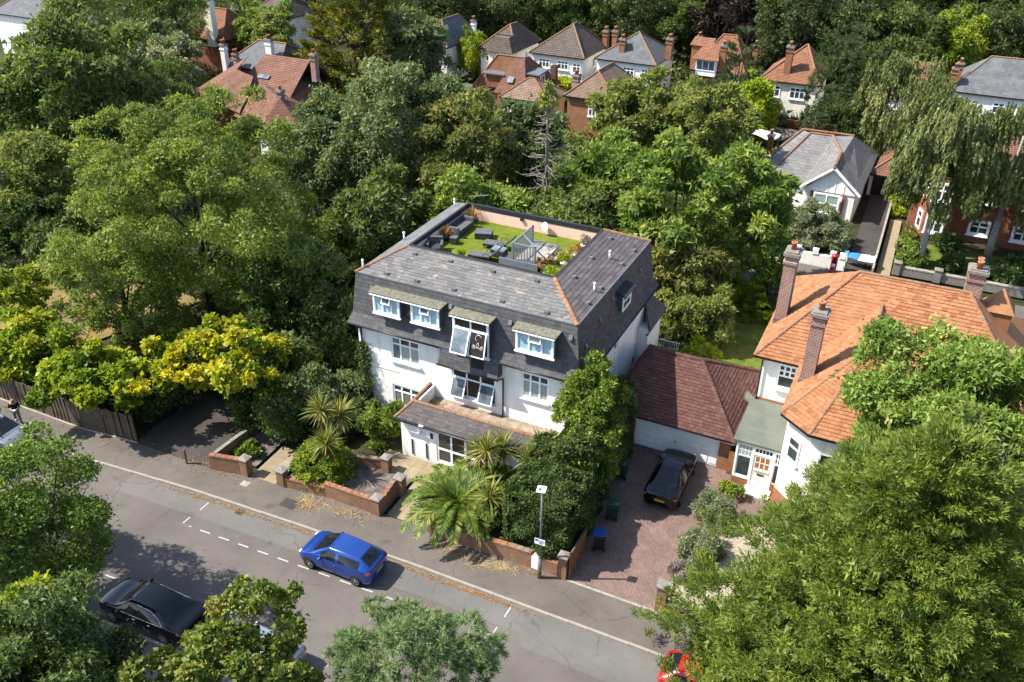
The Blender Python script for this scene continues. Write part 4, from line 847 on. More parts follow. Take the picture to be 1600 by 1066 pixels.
for k in range(4): MB().box(-5.9 + k * .095, -5.81 + k * .095, 38.62, 38.65, .4, 1.85).build('board', M['gate_wood'], gt)
MB().box(-5.9, -5.53, 38.66, 38.69, .6, .7).build('rail', M['gate_wood'], gt)

# ---------------------------------------------------------------- far houses
FAR = {}
def house(label, x0, x1, y0, y1, ze, zr, rx0, rx1, ry0, ry1, wall='white_render', roof='far_brown', wins=(), side=(), chims=(), ov=.3, cat='house', name='house', grp=None, ridge='ridge_clay', ends=True):
    """hipped or gabled house: walls, roof faces from eaves to the ridge line (rx0,ry0)-(rx1,ry1)"""
    h = thing(name, ((x0 + x1) / 2, (y0 + y1) / 2, .35), label, cat, grp)
    MB().box(x0, x1, y0, y1, .1, ze).build('wall', M[wall], h)
    A, B, C, D = (x0 - ov, y0 - ov, ze), (x1 + ov, y0 - ov, ze), (x1 + ov, y1 + ov, ze), (x0 - ov, y1 + ov, ze); P, Q = (rx0, ry0, zr), (rx1, ry1, zr)
    r_ = MB()
    if abs(rx1 - rx0) >= abs(ry1 - ry0):
        for q in ([A, B, Q, P] if P != Q else [A, B, P], [C, D, P, Q] if P != Q else [C, D, P], [D, A, P], [B, C, Q]): r_.face(q)
    else:
        for q in ([A, B, P], [B, C, Q, P], [C, D, Q], [D, A, P, Q]): r_.face(q)
    r_.face([D, C, B, A])
    ro = r_.build('roof', M[roof], h)
    for a, b in ((P, Q), (A, P), (B, P if abs(ry1 - ry0) > abs(rx1 - rx0) else Q), (C, Q)):
        if (Vector(a) - Vector(b)).length > .3: m_ = MB().tube(Vector(a) + V(0, 0, .02), Vector(b) + V(0, 0, .02), .1, .1, 6); sub('ridge', m_, ridge, ro)
    g_ = MB().box(x0 - ov, x1 + ov, y0 - ov - .03, y0 - ov + .03, ze - .14, ze - .01); g_.box(x1 + ov - .03, x1 + ov + .03, y0 - ov + .03, y1 + ov, ze - .14, ze - .01); sub('gutter', g_, 'black_plastic', ro)
    for (wx, wz, ww, wh) in wins: window(h, (wx, y0 - .0, wz), (1, 0, 0), (0, -1, 0), ww, wh, grid_cells((.34, .67) if ww > 1.3 else (.5,), (.68,)), 'glass', 'upvc', .08, .05, .06, sill=.1)
    for (wy, wz, ww, wh) in side: window(h, (x1, wy, wz), (0, 1, 0), (1, 0, 0), ww, wh, grid_cells((.5,), ()), 'glass', 'upvc', .08, .05, .06, sill=.1)
    for cc in chims: chimney(h, *cc[:6], mat=cc[6] if len(cc) > 6 else 'orange_brick', pots=2)
    return h
house('white house with broad brown hipped roof, between slate roofed neighbours', -47.0, -40.3, 102.8, 110.5, 4.8, 7.9, -43.0, -43.0, 106, 107.0, wins=((-46.1, 3.1, 1.5, 1.1), (-43.6, 3.1, 1.5, 1.1), (-41.6, 2.9, 1.1, 1.2)), side=((106, 3, .9, 1.1),), chims=((-40.2, 110.2, .6, .9, 4.5, 6.5),))
h7 = house('white house with brown hipped roof and front bay, left of its twin', -53.7, -49.0, 102.0, 109, 4.8, 7.5, -50.6, -50.4, 104, 105.5, wins=((-53.0, 3.2, 1.4, 1.1),), side=((105, 3, .8, 1.2), (107, 3, .8, 1.2)))
bm = MB(); bm.face([(-52.4, 100.7, 4.75), (-48.7, 100.7, 4.75), (-49.6, 101.6, 6.4), (-51.6, 101.6, 6.4)]); bm.face([(-48.7, 100.7, 4.75), (-48.7, 103, 4.85), (-49.6, 103.2, 6.5), (-49.6, 101.6, 6.4)]); bm.face([(-52.4, 103, 4.75), (-52.4, 100.7, 4.75), (-51.6, 101.6, 6.4), (-51.6, 103.2, 6.5)]); bm.face([(-51.6, 101.6, 6.4), (-49.6, 101.6, 6.4), (-49.6, 103.2, 6.5), (-51.6, 103.2, 6.5)]); bm.build('bay_roof', M['far_brown'], h7); MB().box(-52.1, -49.0, 101.0, 102, .2, 4.74).build('bay_wall', M['cream_render'], h7); window(h7, (-51.6, 101.0, 2.9), (1, 0, 0), (0, -1, 0), 2.1, 1.3, grid_cells((.34, .67), (.65,)), 'glass', sill=.1)
house('white house with blue grey slate hipped roof and brick chimneys', -38.8, -31.6, 103.7, 111, 4.8, 7.7, -34.7, -34.7, 106.5, 106.6, roof='far_slate', wins=((-37.8, 3.0, 1.5, 1.2), (-35.5, 3.0, 1.5, 1.2), (-33.2, 3.0, .9, 1.2)), chims=((-36.0, 104.6, .7, .7, 5.0, 7.0), (-31.1, 107.5, .7, .8, 4.6, 7.0), (-38.2, 108, .6, .7, 5, 7.1)))
ho = house('orange tiled gabled house with white dormer window under a copper beech', -28.5, -22.4, 109.6, 116.5, 3.4, 7.2, -26.0, -24.4, 112.6, 112.6, wall='orange_brick', roof='far_clay', chims=((-25.1, 109.8, .7, .8, 3.5, 6.4), (-29.5, 115, .7, .7, 3.4, 6.0), (-22.3, 114.6, .6, .7, 3.0, 5.8)))
dmm = MB().box(-28.0, -25.6, 108.6, 111.5, 3.0, 5.0); dmm.build('dormer', M['upvc'], ho); window(ho, (-27.95, 108.6, 3.6), (1, 0, 0), (0, -1, 0), 2.3, 1.25, grid_cells((.33, .67), ()), 'glass_sky_tint'); MB().slab([(-28.5, 108.1, 5.0), (-25.2, 108.1, 5.0), (-25.9, 111.0, 6.4), (-27.6, 111.0, 6.4)], .08).build('dormer_roof', M['far_clay'], ho); MB().slab([(-29.6, 111, 5.9), (-27, 111, 5.9), (-27, 113.2, 6.5), (-29.6, 113.2, 6.5)], .1).build('flat_dormer_roof', M['far_clay'], ho); MB().box(-29.4, -27.2, 111.2, 113, 3, 5.8).build('cheek', M['orange_brick'], ho)
house('cream house with steep orange hipped roof beside a dark pine', -19.0, -13.0, 103.4, 110.5, 4.8, 7.9, -15.5, -15.4, 108.4, 108.5, wall='cream_render', roof='far_clay', wins=((-18.5, 3.0, 1.7, 1.3), (-15.8, 3.0, 1.7, 1.3)), chims=((-16.6, 104.6, .7, .8, 5.2, 8.2),))
h12 = house('red tiled chalet house with two flat roofed dormers', -48.9, -42.9, 91.7, 97.5, 3.0, 6.6, -46.6, -43.2, 92.6, 92.6, wall='orange_brick', roof='far_clay')
for (a, b, y, z) in ((-47.3, -45.2, 90.9, 4.9), (-42.9, -41.2, 91.6, 5.2)):
    MB().box(a, b, y + .2, y + 2.5, z - 1.6, z - .1).build('dormer', M['red_brick'], h12); MB().slab([(a - .3, y - .1, z), (b + .3, y - .1, z), (b + .3, y + 2.6, z + .12), (a - .3, y + 2.6, z + .12)], .14).build('dormer_roof', M['lead'], h12)
window(h12, (-41.18, 92.3, 3.9), (0, 1, 0), (1, 0, 0), 1.2, 1.0, [(0, .5, 0, 1), (.5, 1, 0, 1)], 'glass_sky_tint')
r_ = MB(); r_.slab([(-45.6, 89.6, 3.2), (-41.6, 89.6, 3.2), (-43.2, 92.6, 6.6), (-44.4, 92.6, 6.6)], .05); r_.slab([(-41.6, 89.6, 3.2), (-40.6, 97.6, 3.0), (-43.2, 93.6, 6.6), (-43.2, 92.6, 6.6)], .05); r_.build('wing_roof', M['far_red'], h12); MB().box(-45.3, -41.9, 90.0, 92, .2, 3.2).build('wing_wall', M['orange_brick'], h12); MB().obox((-44.3, 90.35, 4.25), (.7, 0, 0), (0, .5, .56), (0, -.06, .06)).build('skylight', M['glass_sky_tint'], h12)
MB().box(-40.9, -40.3, 94.6, 95.3, 3, 5.6).build('chimney', M['far_red'], h12)
house('small house with pale lichened hipped roof behind the dead conifer', -43.3, -38.0, 87.3, 92.0, 3.6, 5.3, -41.3, -40.6, 89.6, 89.6, wall='cream_render', roof='far_pink')
house('brick house with pinkish weathered tile roof half hidden by trees', -36.0, -30.5, 88.0, 95.5, 4.5, 7.0, -33.3, -33.2, 89.5, 93.5, wall='orange_brick', roof='far_pink', wins=((-33.6, 2.6, .9, 1.2),), chims=((-36.1, 90.5, .7, .7, 4, 5.9, 'chimney_brick'),))
house('low grey brown tiled hip roof peeping out of the trees', -25.4, -20.2, 81.8, 87, 3.3, 5.3, -23.4, -22.6, 84.0, 84.0, wall='orange_brick', roof='far_brown'); house('low brown tiled garage roof beside the hidden hip roof', -19.9, -16.5, 82.2, 87, 3.0, 4.6, -18.6, -17.8, 84.4, 84.4, wall='orange_brick', roof='far_brown', chims=((-19.6, 83.2, .5, .5, 3, 5.2),))
h6 = house('white house with pale slate roof and tall white chimney behind the evergreens', -61.5, -57.5, 100, 108, 4.8, 7.6, -59.2, -59.0, 102, 106, roof='far_slate', wins=((-59.6, 3.0, 1.2, 1.2),), side=((103.2, 3.0, .5, 1.0),), chims=((-59.3, 100.8, .8, .8, 5.0, 7.2, 'white_render'), (-57.6, 107.5, .5, .6, 4, 6.6, 'white_render')))
house('far white house with grey brown roof at the top of the rise', -92, -85.8, 104.4, 112, 4.8, 7.6, -89, -88, 107.5, 107.5, roof='far_brown', wins=((-88.6, 3.0, 1.6, 1.2),), side=((105.5, 2.8, .8, 1.1),))
h4 = thing('gabled_house', (-64, 72, .35), 'large house with crossing red tiled roofs beside the tall conifer', 'house')
MB().box(-66.5, -60.4, 72.6, 80.5, .1, 4.8).build('wall', M['red_brick'], h4); MB().box(-59.6, -54.8, 66.6, 71.5, .1, 4.6).build('gable_wing_wall', M['white_render'], h4)
r_ = MB(); r_.slab([(-66.9, 70.9, 4.7), (-59.4, 70.9, 4.7), (-60.6, 76.9, 7.7), (-66.4, 76.9, 7.7)], .06); r_.slab([(-59.8, 81, 4.7), (-66.9, 81, 4.7), (-66.4, 76.9, 7.7), (-60.6, 76.9, 7.7)], .06); r_.build('main_roof', M['far_red'], h4)
r_ = MB(); r_.slab([(-71.0, 70.6, 4.8), (-68, 68.2, 5.2), (-64.9, 70.5, 7.6), (-67.2, 74.8, 7.7)], .06); r_.slab([(-68, 68.2, 5.2), (-61.2, 66.0, 4.8), (-62.2, 69.8, 7.4), (-64.9, 70.5, 7.6)], .06); r_.build('hip_roof', M['far_red'], h4); MB().box(-70, -62.5, 69.5, 75, .1, 4.9).build('hip_wall', M['red_brick'], h4)
r_ = MB(); r_.slab([(-62.2, 66.2, 4.4), (-57.5, 64.6, 4.4), (-57.0, 67.2, 6.6), (-61.2, 69.6, 7.0)], .06); r_.slab([(-57.2, 71.6, 4.6), (-61.4, 72.2, 4.7), (-61.2, 69.6, 7.0), (-57, 67.2, 6.6)], .06); r_.slab([(-57.5, 64.6, 4.4), (-54.3, 66.3, 4.6), (-54.3, 71.8, 4.6), (-57.2, 71.6, 4.6), (-57, 67.2, 6.6)], .06); r_.build('wing_roof', M['far_red'], h4)
chimney(h4, -59.0, 75.5, .6, .6, 6, 8.6, 'chimney_brick', 1); chimney(h4, -57.2, 67.6, .5, .6, 5.0, 7.0, 'chimney_brick', 1); MB().obox((-65.0, 73.5, 6.08), (1.4, 0, 0), (0, .5, .26), (0, -.05, .08)).build('skylight', M['glass_sky_tint'], h4); window(h4, (-54.8, 67.4, 2.6), (0, 1, 0), (1, 0, 0), 1.6, 1.5, grid_cells((.5,), (.6,)), 'glass'); MB().box(-54.82, -54.76, 66.6, 71.5, .2, 2.4).build('brick_storey', M['red_brick'], h4)
h3 = house('slate roofed house with mossy slopes and white banded chimneys', -75.5, -68, 80.5, 88, 4.8, 7.2, -72.8, -69, 83.5, 83.5, wall='red_brick', roof='far_slate', chims=((-69.8, 81.6, .8, .6, 5.4, 7.8, 'white_render'), (-75.2, 80.1, .6, .6, 4.0, 7.0, 'white_render'), (-73.4, 79.9, .5, .5, 4.0, 6.2, 'chimney_brick')))
house('orange tiled house with a broad pale chimney stack among dark trees', -90.5, -84, 89.6, 97, 4.8, 8.0, -88.8, -85.5, 92.6, 92.6, wall='red_brick', roof='far_clay', chims=((-85.6, 89.6, 1.2, .9, 4.0, 9.6, 'cream_render'),))
house('big white gabled house at the far left edge of the wood', -118, -108.5, 83.5, 92, 6.2, 9.0, -115, -111, 88, 88, roof='far_slate', wins=((-112, 3.5, 1.6, 1.3),))
house('low grey flat roofed shed under the left hand trees', -72, -67.2, 43.5, 47, 2.9, 3.1, -70.6, -68.4, 45.2, 45.3, wall='cream_render', roof='cap_grey', cat='shed', name='shed')
house('white house with dark grey slate hipped roof beyond the birches', .2, 8.5, 108.2, 116, 4.8, 7.9, 3.4, 6.6, 112.2, 112.2, roof='far_slate', wins=((1.2, 2.9, 1.8, 1.2), (4.6, 2.9, 1.2, 1.2)), chims=((.2, 108.6, .6, .6, 4.5, 6.9, 'orange_brick'), (.6, 110.0, .6, .6, 4.5, 7.2, 'orange_brick')))
house('house with brown tiled gable roof hidden behind the birches', -7.6, -1.2, 104.5, 113, 4.6, 7.4, -5.0, -2.0, 108, 108, wall='white_render', roof='far_red')
# bungalow
bu = thing('bungalow', (-7.5, 82, .35), 'white bungalow with grey slate hips, orange ridge tiles and a front gable', 'bungalow')
MB().box(-10.8, -4.9, 77.6, 88, .1, 3.0).build('wall', M['white_render'], bu); MB().box(-9.2, -5.0, 76.8, 77.7, .1, 3.0).build('gable_wall', M['white_render'], bu)
r_ = MB(); r_.slab([(-12.6, 77.2, 3.0), (-9.4, 77.2, 3.0), (-7.05, 79.9, 5.2), (-8.4, 84.1, 5.3), (-10.4, 84.0, 5.3)], .05); r_.slab([(-4.6, 76.5, 3.0), (-4.5, 88.4, 3.0), (-6.7, 85, 5.3), (-8.4, 84.1, 5.3), (-7.05, 79.9, 5.2), (-7.0, 76.4, 5.15)], .06); r_.slab([(-9.6, 76.4, 3.0), (-7.0, 76.4, 5.15), (-7.05, 79.9, 5.2), (-9.3, 77.3, 3.05)], .05); r_.slab([(-12.6, 77.2, 3.0), (-10.4, 84, 5.3), (-11.2, 84.8, 5.25), (-14.0, 79, 3.0)], .05); r_.slab([(-4.5, 88.4, 3.0), (-13.5, 88.4, 3.0), (-11.2, 84.8, 5.3), (-6.7, 85, 5.3)], .05)
bro = r_.build('roof', M['bungalow_slate'], bu)
for a, b in (((-10.4, 84, 5.3), (-8.4, 84.1, 5.3)), ((-8.4, 84.1, 5.3), (-7.05, 79.9, 5.2)), ((-7.05, 79.9, 5.2), (-7.0, 76.4, 5.15)), ((-11.2, 84.8, 5.3), (-6.7, 85, 5.3)), ((-12.6, 77.2, 3.0), (-10.4, 84, 5.3)), ((-14, 79, 3.0), (-11.2, 84.8, 5.3))): sub('ridge', MB().tube(Vector(a) + V(0, 0, .03), Vector(b) + V(0, 0, .03), .13, .13, 6), 'ridge_clay', bro)
MB().face([(-9.2, 76.72, 2.7), (-4.9, 76.72, 2.7), (-7.0, 76.72, 4.85)]).build('gable_boarding', M['white_paint'], bu)
for a, b in (((-9.65, 76.36, 2.95), (-7.0, 76.36, 5.12)), ((-7.0, 76.36, 5.12), (-4.5, 76.36, 2.95))):
    d = Vector(b) - Vector(a); n_ = Vector((-d.z, 0, d.x)).normalized(); MB().obox(Vector(a) - n_ * .22, d, n_ * .2, (0, .08, 0)).build('barge_board', M['white_paint'], bu)
for x in (-8.6, -8.0, -7.3, -6.7, -6.0): MB().box(x, x + .06, 76.69, 76.72, 2.75, 4.4 - abs(x + 7) * .9).build('batten', M['white_paint'], bu)
window(bu, (-8.3, 76.6, .9), (1, 0, 0), (0, -1, 0), 2.2, 1.7, grid_cells((.5,), (.45,)), 'blind_green', 'white_paint', .1, .06, sill=.15); window(bu, (-9.25, 77.6, .9), (.3, -1, 0), (-1, -.3, 0), .8, 1.6, grid_cells((), (.45,)), 'glass', 'white_paint', .08, .05)
for x in (-8.6, -5.95): MB().box(x, x + .25, 76.68, 76.8, .3, 2.6).build('brick_pier', M['red_brick'], bu)
MB().path([(-10.2, 84.2, 5.2), (-10.2, 84.2, 7.2)], [.03, .03], 6).build('aerial_mast', M['zinc'], bu)
chimney(bu, -13.8, 84.0, .5, .5, 2.6, 4.5, 'orange_brick', 1)
# red brick house behind the birches
rb = thing('brick_house', (4, 80, .35), 'red brick house with white stone window surrounds behind two birches', 'house')
MB().box(-.6, 10.5, 77.4, 86, .1, 5.6).build('wall', M['red_brick'], rb)
pts = [(.1, 77.4), (.6, 76.2), (2.3, 76.2), (2.8, 77.4)]; bw = MB()
for a, b in zip(pts[:-1], pts[1:]): bw.face([(*a, .1), (*b, .1), (*b, 5.6), (*a, 5.6)])
bw.face([(*p_, 5.6) for p_ in pts]); bw.build('bay', M['red_brick'], rb)
for z in (.9, 3.6):
    window(rb, (.75, 76.2, z), (1, 0, 0), (0, -1, 0), 1.45, 1.6, grid_cells((.5,), (.6,)), 'glass', 'white_paint', .14, .06, sill=.15); window(rb, (.12, 77.35, z), (.5, -1.2, 0), (-1.2, -.5, 0), 1.0, 1.6, grid_cells((), (.6,)), 'glass', 'white_paint', .12, .06); window(rb, (4.0, 77.4, z), (1, 0, 0), (0, -1, 0), 1.6, 1.3, grid_cells((.5,), (.6,)), 'glass', 'white_paint', .16, .06, sill=.15); window(rb, (7.2, 77.4, z), (1, 0, 0), (0, -1, 0), 1.6, 1.3, grid_cells((.5,), (.6,)), 'glass', 'white_paint', .16, .06, sill=.15)
r_ = MB(); r_.slab([(-1.1, 76.9, 5.6), (11, 76.9, 5.6), (8, 81.5, 9), (2.5, 81.5, 9)], .08); r_.slab([(-1.1, 86.4, 5.6), (-1.1, 76.9, 5.6), (2.5, 81.5, 9)], .08); r_.slab([(11, 76.9, 5.6), (11, 86.4, 5.6), (8, 81.5, 9)], .08); r_.slab([(11, 86.4, 5.6), (-1.1, 86.4, 5.6), (2.5, 81.5, 9), (8, 81.5, 9)], .08); r_.build('roof', M['far_red'], rb)
dw_ = MB().box(-.62, -.56, 78.6, 79.7, .3, 2.6).build('side_door', M['cream_paint'], rb)
ag = house('small garage with brown roof and dark opening at the end of the alley', -4.6, -1.6, 84.6, 90, 2.3, 3.6, -3.1, -3.1, 86, 89, wall='cream_render', roof='far_red', cat='garage', name='alley_garage'); MB().box(-4.3, -1.9, 84.5, 84.6, .35, 2.1).build('opening', M['black_plastic'], ag)  # solid black panel on the wall, painted in for the shade inside

# ---------------------------------------------------------------- garden walls, fences, street furniture
def wallrun(t_, a, b, h, thick=.23, z=.08, mat='wall_brick', name='wall', cope=None):
    a, b = Vector((*a, z)), Vector((*b, z)); d = b - a; n_ = Vector((-d.y, d.x, 0)).normalized() * thick
    o = MB().obox(a, d, n_, (0, 0, h)).build(name, M[mat], t_)
    if cope:
        L = d.length; k = max(1, round(L / cope[1])); dd_ = d / k; me = []
        for i in range(k): sub('coping', MB().obox(a + dd_ * i + dd_ * .01 - n_ * .08 + V(0, 0, h + .002), dd_ * .98, n_ * 1.16, (0, 0, cope[2] + .008 * ((i * 7) % 3))), cope[0], o)
    return o
def pier(t_, x, y, s_, h, z=.08, cap=True, mat='wall_brick'):
    o = MB().box(x, x + s_, y, y + s_, z, z + h).build('pier', M[mat], t_)
    if cap:
        c = MB(); e = .05; q = [(x - e, y - e), (x + s_ + e, y - e), (x + s_ + e, y + s_ + e), (x - e, y + s_ + e)]; c.box(x - e, x + s_ + e, y - e, y + s_ + e, z + h + .002, z + h + .06)
        for i in range(4): c.face([(*q[i], z + h + .06), (*q[(i + 1) % 4], z + h + .06), (x + s_ / 2, y + s_ / 2, z + h + .15)])
        sub('cap', c, 'cap_stone', o)
    return o
wa = thing('garden_wall', (-29.5, 27.2, .1), 'low brick garden wall with one capped pier beside the dark drive', 'wall')
wallrun(wa, (-30.55, 26.95), (-28.9, 27.32), .92, cope=('wall_brick', .11, .09)); pier(wa, -28.85, 27.3, .46, 1.05); wallrun(wa, (-30.32, 27.25), (-30.2, 29.6), .95, .2, cope=('cap_stone', .6, .06), name='return_wall')
wb = thing('garden_wall', (-23.5, 27.8, .1), 'brick planter wall with three capped piers around the golden dome bush', 'wall')
pier(wb, -26.62, 27.5, .45, .95); wallrun(wb, (-26.17, 27.55), (-23.85, 27.85), .55, cope=('wall_brick', .11, .09)); wallrun(wb, (-23.85, 27.86), (-21.0, 27.88), .82, cope=('wall_brick', .11, .09)); pier(wb, -21.0, 27.82, .46, 1.0)
for k in range(4): wallrun(wb, (-20.57, 28.28 + k * .3), (-20.55, 28.58 + k * .3), .8 + .07 * k, .22, .1, cope=('wall_brick', .11, .09), name='stepped_wall')
pier(wb, -20.72, 29.5, .46, 1.1, .15); pier(wb, -22.3, 30.75, .42, .85, .25); wallrun(wb, (-24.2, 30.4), (-22.3, 30.95), .55, .22, .25, cope=('wall_brick', .11, .08), name='planter_wall')
wc = thing('garden_wall', (-14.5, 28, .1), 'long curved red brick wall below the palms', 'wall')
pp = [(-18.03, 27.95), (-16.2, 27.9), (-14.9, 27.93), (-13.5, 28.0), (-12.35, 28.03)]
for i, (a, b) in enumerate(zip(pp[:-1], pp[1:])): wallrun(wc, a, b, .78 + .03 * i, mat='wall_brick', cope=('wall_brick', .11, .08))
wallrun(wc, (-12.33, 28.03), (-11.95, 28.04), .82, mat='white_render', name='painted_wall'); wallrun(wc, (-11.93, 28.08), (-11.05, 28.08), .78, mat='wall_brick'); pier(wc, -11.0, 28.0, .42, 1.3)
wd = thing('gate_pier', (-6.1, 28.2, .1), 'brick gate pier with stone cap and pierced wall by the cypress', 'pier')
pier(wd, -6.36, 28.05, .44, 1.5, cap=False); MB().box(-6.42, -5.86, 27.99, 28.55, 1.582, 1.68).build('cap', M['cap_stone'], wd); wallrun(wd, (-5.9, 28.12), (-2, 28.3), .3); wallrun(wd, (-5.9, 28.12), (-2, 28.3), .1, z=.62, cope=('cap_stone', .7, .07))
for k in range(9): wallrun(wd, (-5.88 + k * .42, 28.13 + k * .019), (-5.66 + k * .42, 28.14 + k * .019), .24, z=.38, name='brick_block')
# left boundary fence, every board its own piece
fe = thing('board_fence', (-42, 26.6, .1), 'weathered vertical board fence along the pavement under the golden tree', 'fence')
rg = random.Random(9); x = -52.0; bd = MB().box(-.068, .068, -.012, .012, 0, 1.72).mesh('board', M['fence_wood'])
fy = lambda x: float(np.interp(x, [-52, -46.4, -39.8, -36], [26.3, 26.6, 26.62, 27.05]))
while x < -35.9:
    link('board', bd, fe, mw=Matrix.Translation((x, fy(x) + .04 * (rg.random() > .5), .1)) @ Matrix.Rotation(R(rg.uniform(-1.5, 1.5)), 4, 'Y') @ Matrix.Scale(rg.uniform(.97, 1.02), 4, (0, 0, 1))); x += .148
for k in range(8): xx = -51.5 + k * 2.2; MB().box(xx - .05, xx + .05, fy(xx) + .07, fy(xx) + .17, .1, 1.85).build('post', M['fence_wood'], fe)
me = MB()
for k in range(18): xx = -52 + k * .9; me.obox((xx, fy(xx) - .16, .1), (.89, fy(xx + .89) - fy(xx), 0), (0, .1, 0), (0, 0, .06))
me.build('fence_edging', M['stone_kerb'], None, kind='structure')
df = thing('drive_fence', (-10.45, 29.1, .1), 'short brown panel fence between hedge and brick drive', 'fence')
for k in range(13): MB().box(-10.50 + .01 * (k % 2), -10.465 + .01 * (k % 2), 28.15 + k * .153, 28.298 + k * .153, .15, 1.62).build('board', M['gate_wood'], df)
MB().box(-10.52, -10.44, 28.14, 30.15, 1.622, 1.66).build('capping_rail', M['fence_wood'], df)
lp = thing('lamp_post', (-11.73, 27.64, .11), 'pale metal lamp post with flat square lantern in front of the hedge', 'lamp post')
MB().tube((-11.73, 27.64, .1), (-11.73, 27.64, 1.35), .095, .09, 12).tube((-11.73, 27.64, 1.35), (-11.73, 27.64, 1.45), .09, .055, 12).tube((-11.73, 27.64, 1.45), (-11.73, 27.64, 5.25), .055, .045, 12).build('pole', M['zinc'], lp, True)
hd = MB().obox((-11.93, 27.42, 5.24), (.40, .08, .02), (-.06, .34, .08), (0, 0, .07)).build('lantern', M['lamp_white'], lp, bevel=.02); sub('sensor', MB().tube((-11.8, 27.55, 5.33), (-11.8, 27.55, 5.45), .05, .04, 8), 'black_plastic', hd)
sg = MB().obox((-11.98, 27.54, 2.22), (.5, .02, 0), (0, .012, 0), (0, 0, .32)).build('parking_sign', M['lamp_white'], lp); sub('blue_square', MB().obox((-11.95, 27.533, 2.41), (.13, .005, 0), (0, -.004, 0), (0, 0, .11)), 'print_blue', sg)
for k in range(3): sub('text_line', MB().obox((-11.78, 27.535, 2.46 - k * .08), (.28 - .05 * k, .01, 0), (0, -.004, 0), (0, 0, .022)), 'dark_asphalt', sg)
MB().box(-32.13, -32.03, 26.72, 26.82, .1, 1.05).build('wooden_post', M['fence_wood'], None, bevel=.015, label='short leaning wooden marker post at the mouth of the dark drive', cat='post').rotation_euler = (0, 0, 0)
def wheelie(x, y, rz, body, lid, label):
    t_ = thing('wheelie_bin', (x, y, gz(y) + .015), label, 'bin', 'wheelie bins by the hedge', rz, False)
    b = MB(); b.v = [(-.22, -.26, .06), (.22, -.26, .06), (.22, .24, .06), (-.22, .24, .06), (-.29, -.34, .95), (.29, -.34, .95), (.29, .34, .95), (-.29, .34, .95)]; b.f = [(0, 3, 2, 1), (4, 5, 6, 7), (0, 1, 5, 4), (1, 2, 6, 5), (2, 3, 7, 6), (3, 0, 4, 7)]; b.build('body', M[body], t_, bevel=.02)
    l_ = MB().slab([(-.31, -.38, .97), (.31, -.38, .97), (.31, .36, 1.06), (-.31, .36, 1.06)], .05).build('lid', M[lid], t_, bevel=.015); MB().box(-.31, .31, -.365, -.345, .88, .93).build('rim', M[body], t_)
    MB().tube((-.26, .42, .98), (.26, .42, .98), .018).build('handle', M[body], t_)
    for sx in (-1, 1): MB().lathe((sx * .25, .26, .1), [(0, -.03), (.1, -.03), (.1, .03), (0, .03)], 14, 'x').build('wheel', M['tyre'], t_, True)
wheelie(-9.95, 30.55, R(200), 'bin_black', 'bin_blue', 'black wheelie bin with bright blue lid behind the panel fence'); wheelie(-10.1, 32.75, R(190), 'bin_green', 'bin_green', 'dark green wheelie bin beside the tall hedge'); wheelie(-10.75, 35.9, R(185), 'bin_green', 'bin_green', 'green bin half under the bay tree next to the garage')
pb = thing('post_box', (-4.75, 66.0, .43), 'red cylindrical pillar box on the back lane pavement', 'post box')
MB().lathe((-4.75, 66.0, .43), [(0, 0), (.27, 0), (.27, .12), (.23, .14), (.23, 1.25), (.27, 1.28), (.27, 1.36), (.2, 1.45), (0, 1.52)], 20).build('body', M['post_red'], pb, True); MB().box(-4.85, -4.65, 65.75, 65.78, 1.42, 1.46).build('slot', M['black_plastic'], pb); MB().box(-4.88, -4.62, 65.755, 65.79, .95, 1.2).build('notice', M['plate_white'], pb); MB().lathe((-4.75, 66.0, .43), [(.28, 0), (.285, .12), (.28, .125)], 20).build('black_base', M['black_plastic'], pb, True)
ww = thing('white_wall', (-7, 66.7, .43), 'white painted front wall with blocks behind the pillar box', 'wall'); MB().box(-10.6, -4.0, 66.6, 66.85, .3, 1.35).build('wall', M['white_render'], ww)
for x in (-10.4, -9.1, -7.8, -6.5, -5.2, -4.5): MB().box(x, x + .42, 66.55, 66.9, 1.352, 1.75).build('block', M['white_render'], ww)
sw_ = thing('stone_wall', (3, 68, .43), 'low grey stone front wall with pier below the birches', 'wall'); wallrun(sw_, (-.6, 67.8), (9, 68.0), .6, .3, .4, 'cap_stone', cope=('stone_kerb', .8, .08)); pier(sw_, -.65, 67.7, .5, .95, .4, mat='cap_stone'); pier(sw_, 2.2, 67.7, .5, .95, .4, mat='cap_stone')
MB().obox((-2.08, 66.6, .35), (-.25, 15.5, 0), (.16, 0, 0), (0, 0, .75)).build('path_wall', M['stone_kerb'], None, label='thin pale wall dividing the alley from the garden path', cat='wall')
bw = thing('brick_front_wall', (-14, 101.6, .35), 'red brick front wall with piers before the cream house', 'wall'); wallrun(bw, (-19, 101.8), (-8, 101.8), .8, .3, .3, 'red_brick')
for k in range(5): pier(bw, -18.8 + k * 2.5, 101.7, .5, 1.3, .3, mat='red_brick')
ra = thing('white_railing', (-12.8, 48.8, .35), 'white metal railing at the back corner of the apartment block', 'railing')
for z in (1.38, .55): MB().tube((-13.25, 48.8, z), (-11.6, 48.8, z), .025).build('rail', M['upvc'], ra)
for k in range(12): MB().tube((-13.2 + k * .14, 48.8, .35), (-13.2 + k * .14, 48.8, 1.38), .014).build('bar', M['upvc'], ra)
gf_ = thing('garden_fence', (-10.4, 46.4, .35), 'dark slatted garden fence behind the garage', 'fence')
for k in range(9): MB().obox((-11.6 + k * .2, 46.4 + k * .12, .35), (.17, .1, 0), (0, .03, 0), (0, 0, 1.5 + .1 * (k % 2))).build('slat', M['fence_wood'], gf_)
bt = thing('covered_boat', (-3.1, 68.1, .37), 'small boat under a blue and white tarpaulin by the lane', 'boat')
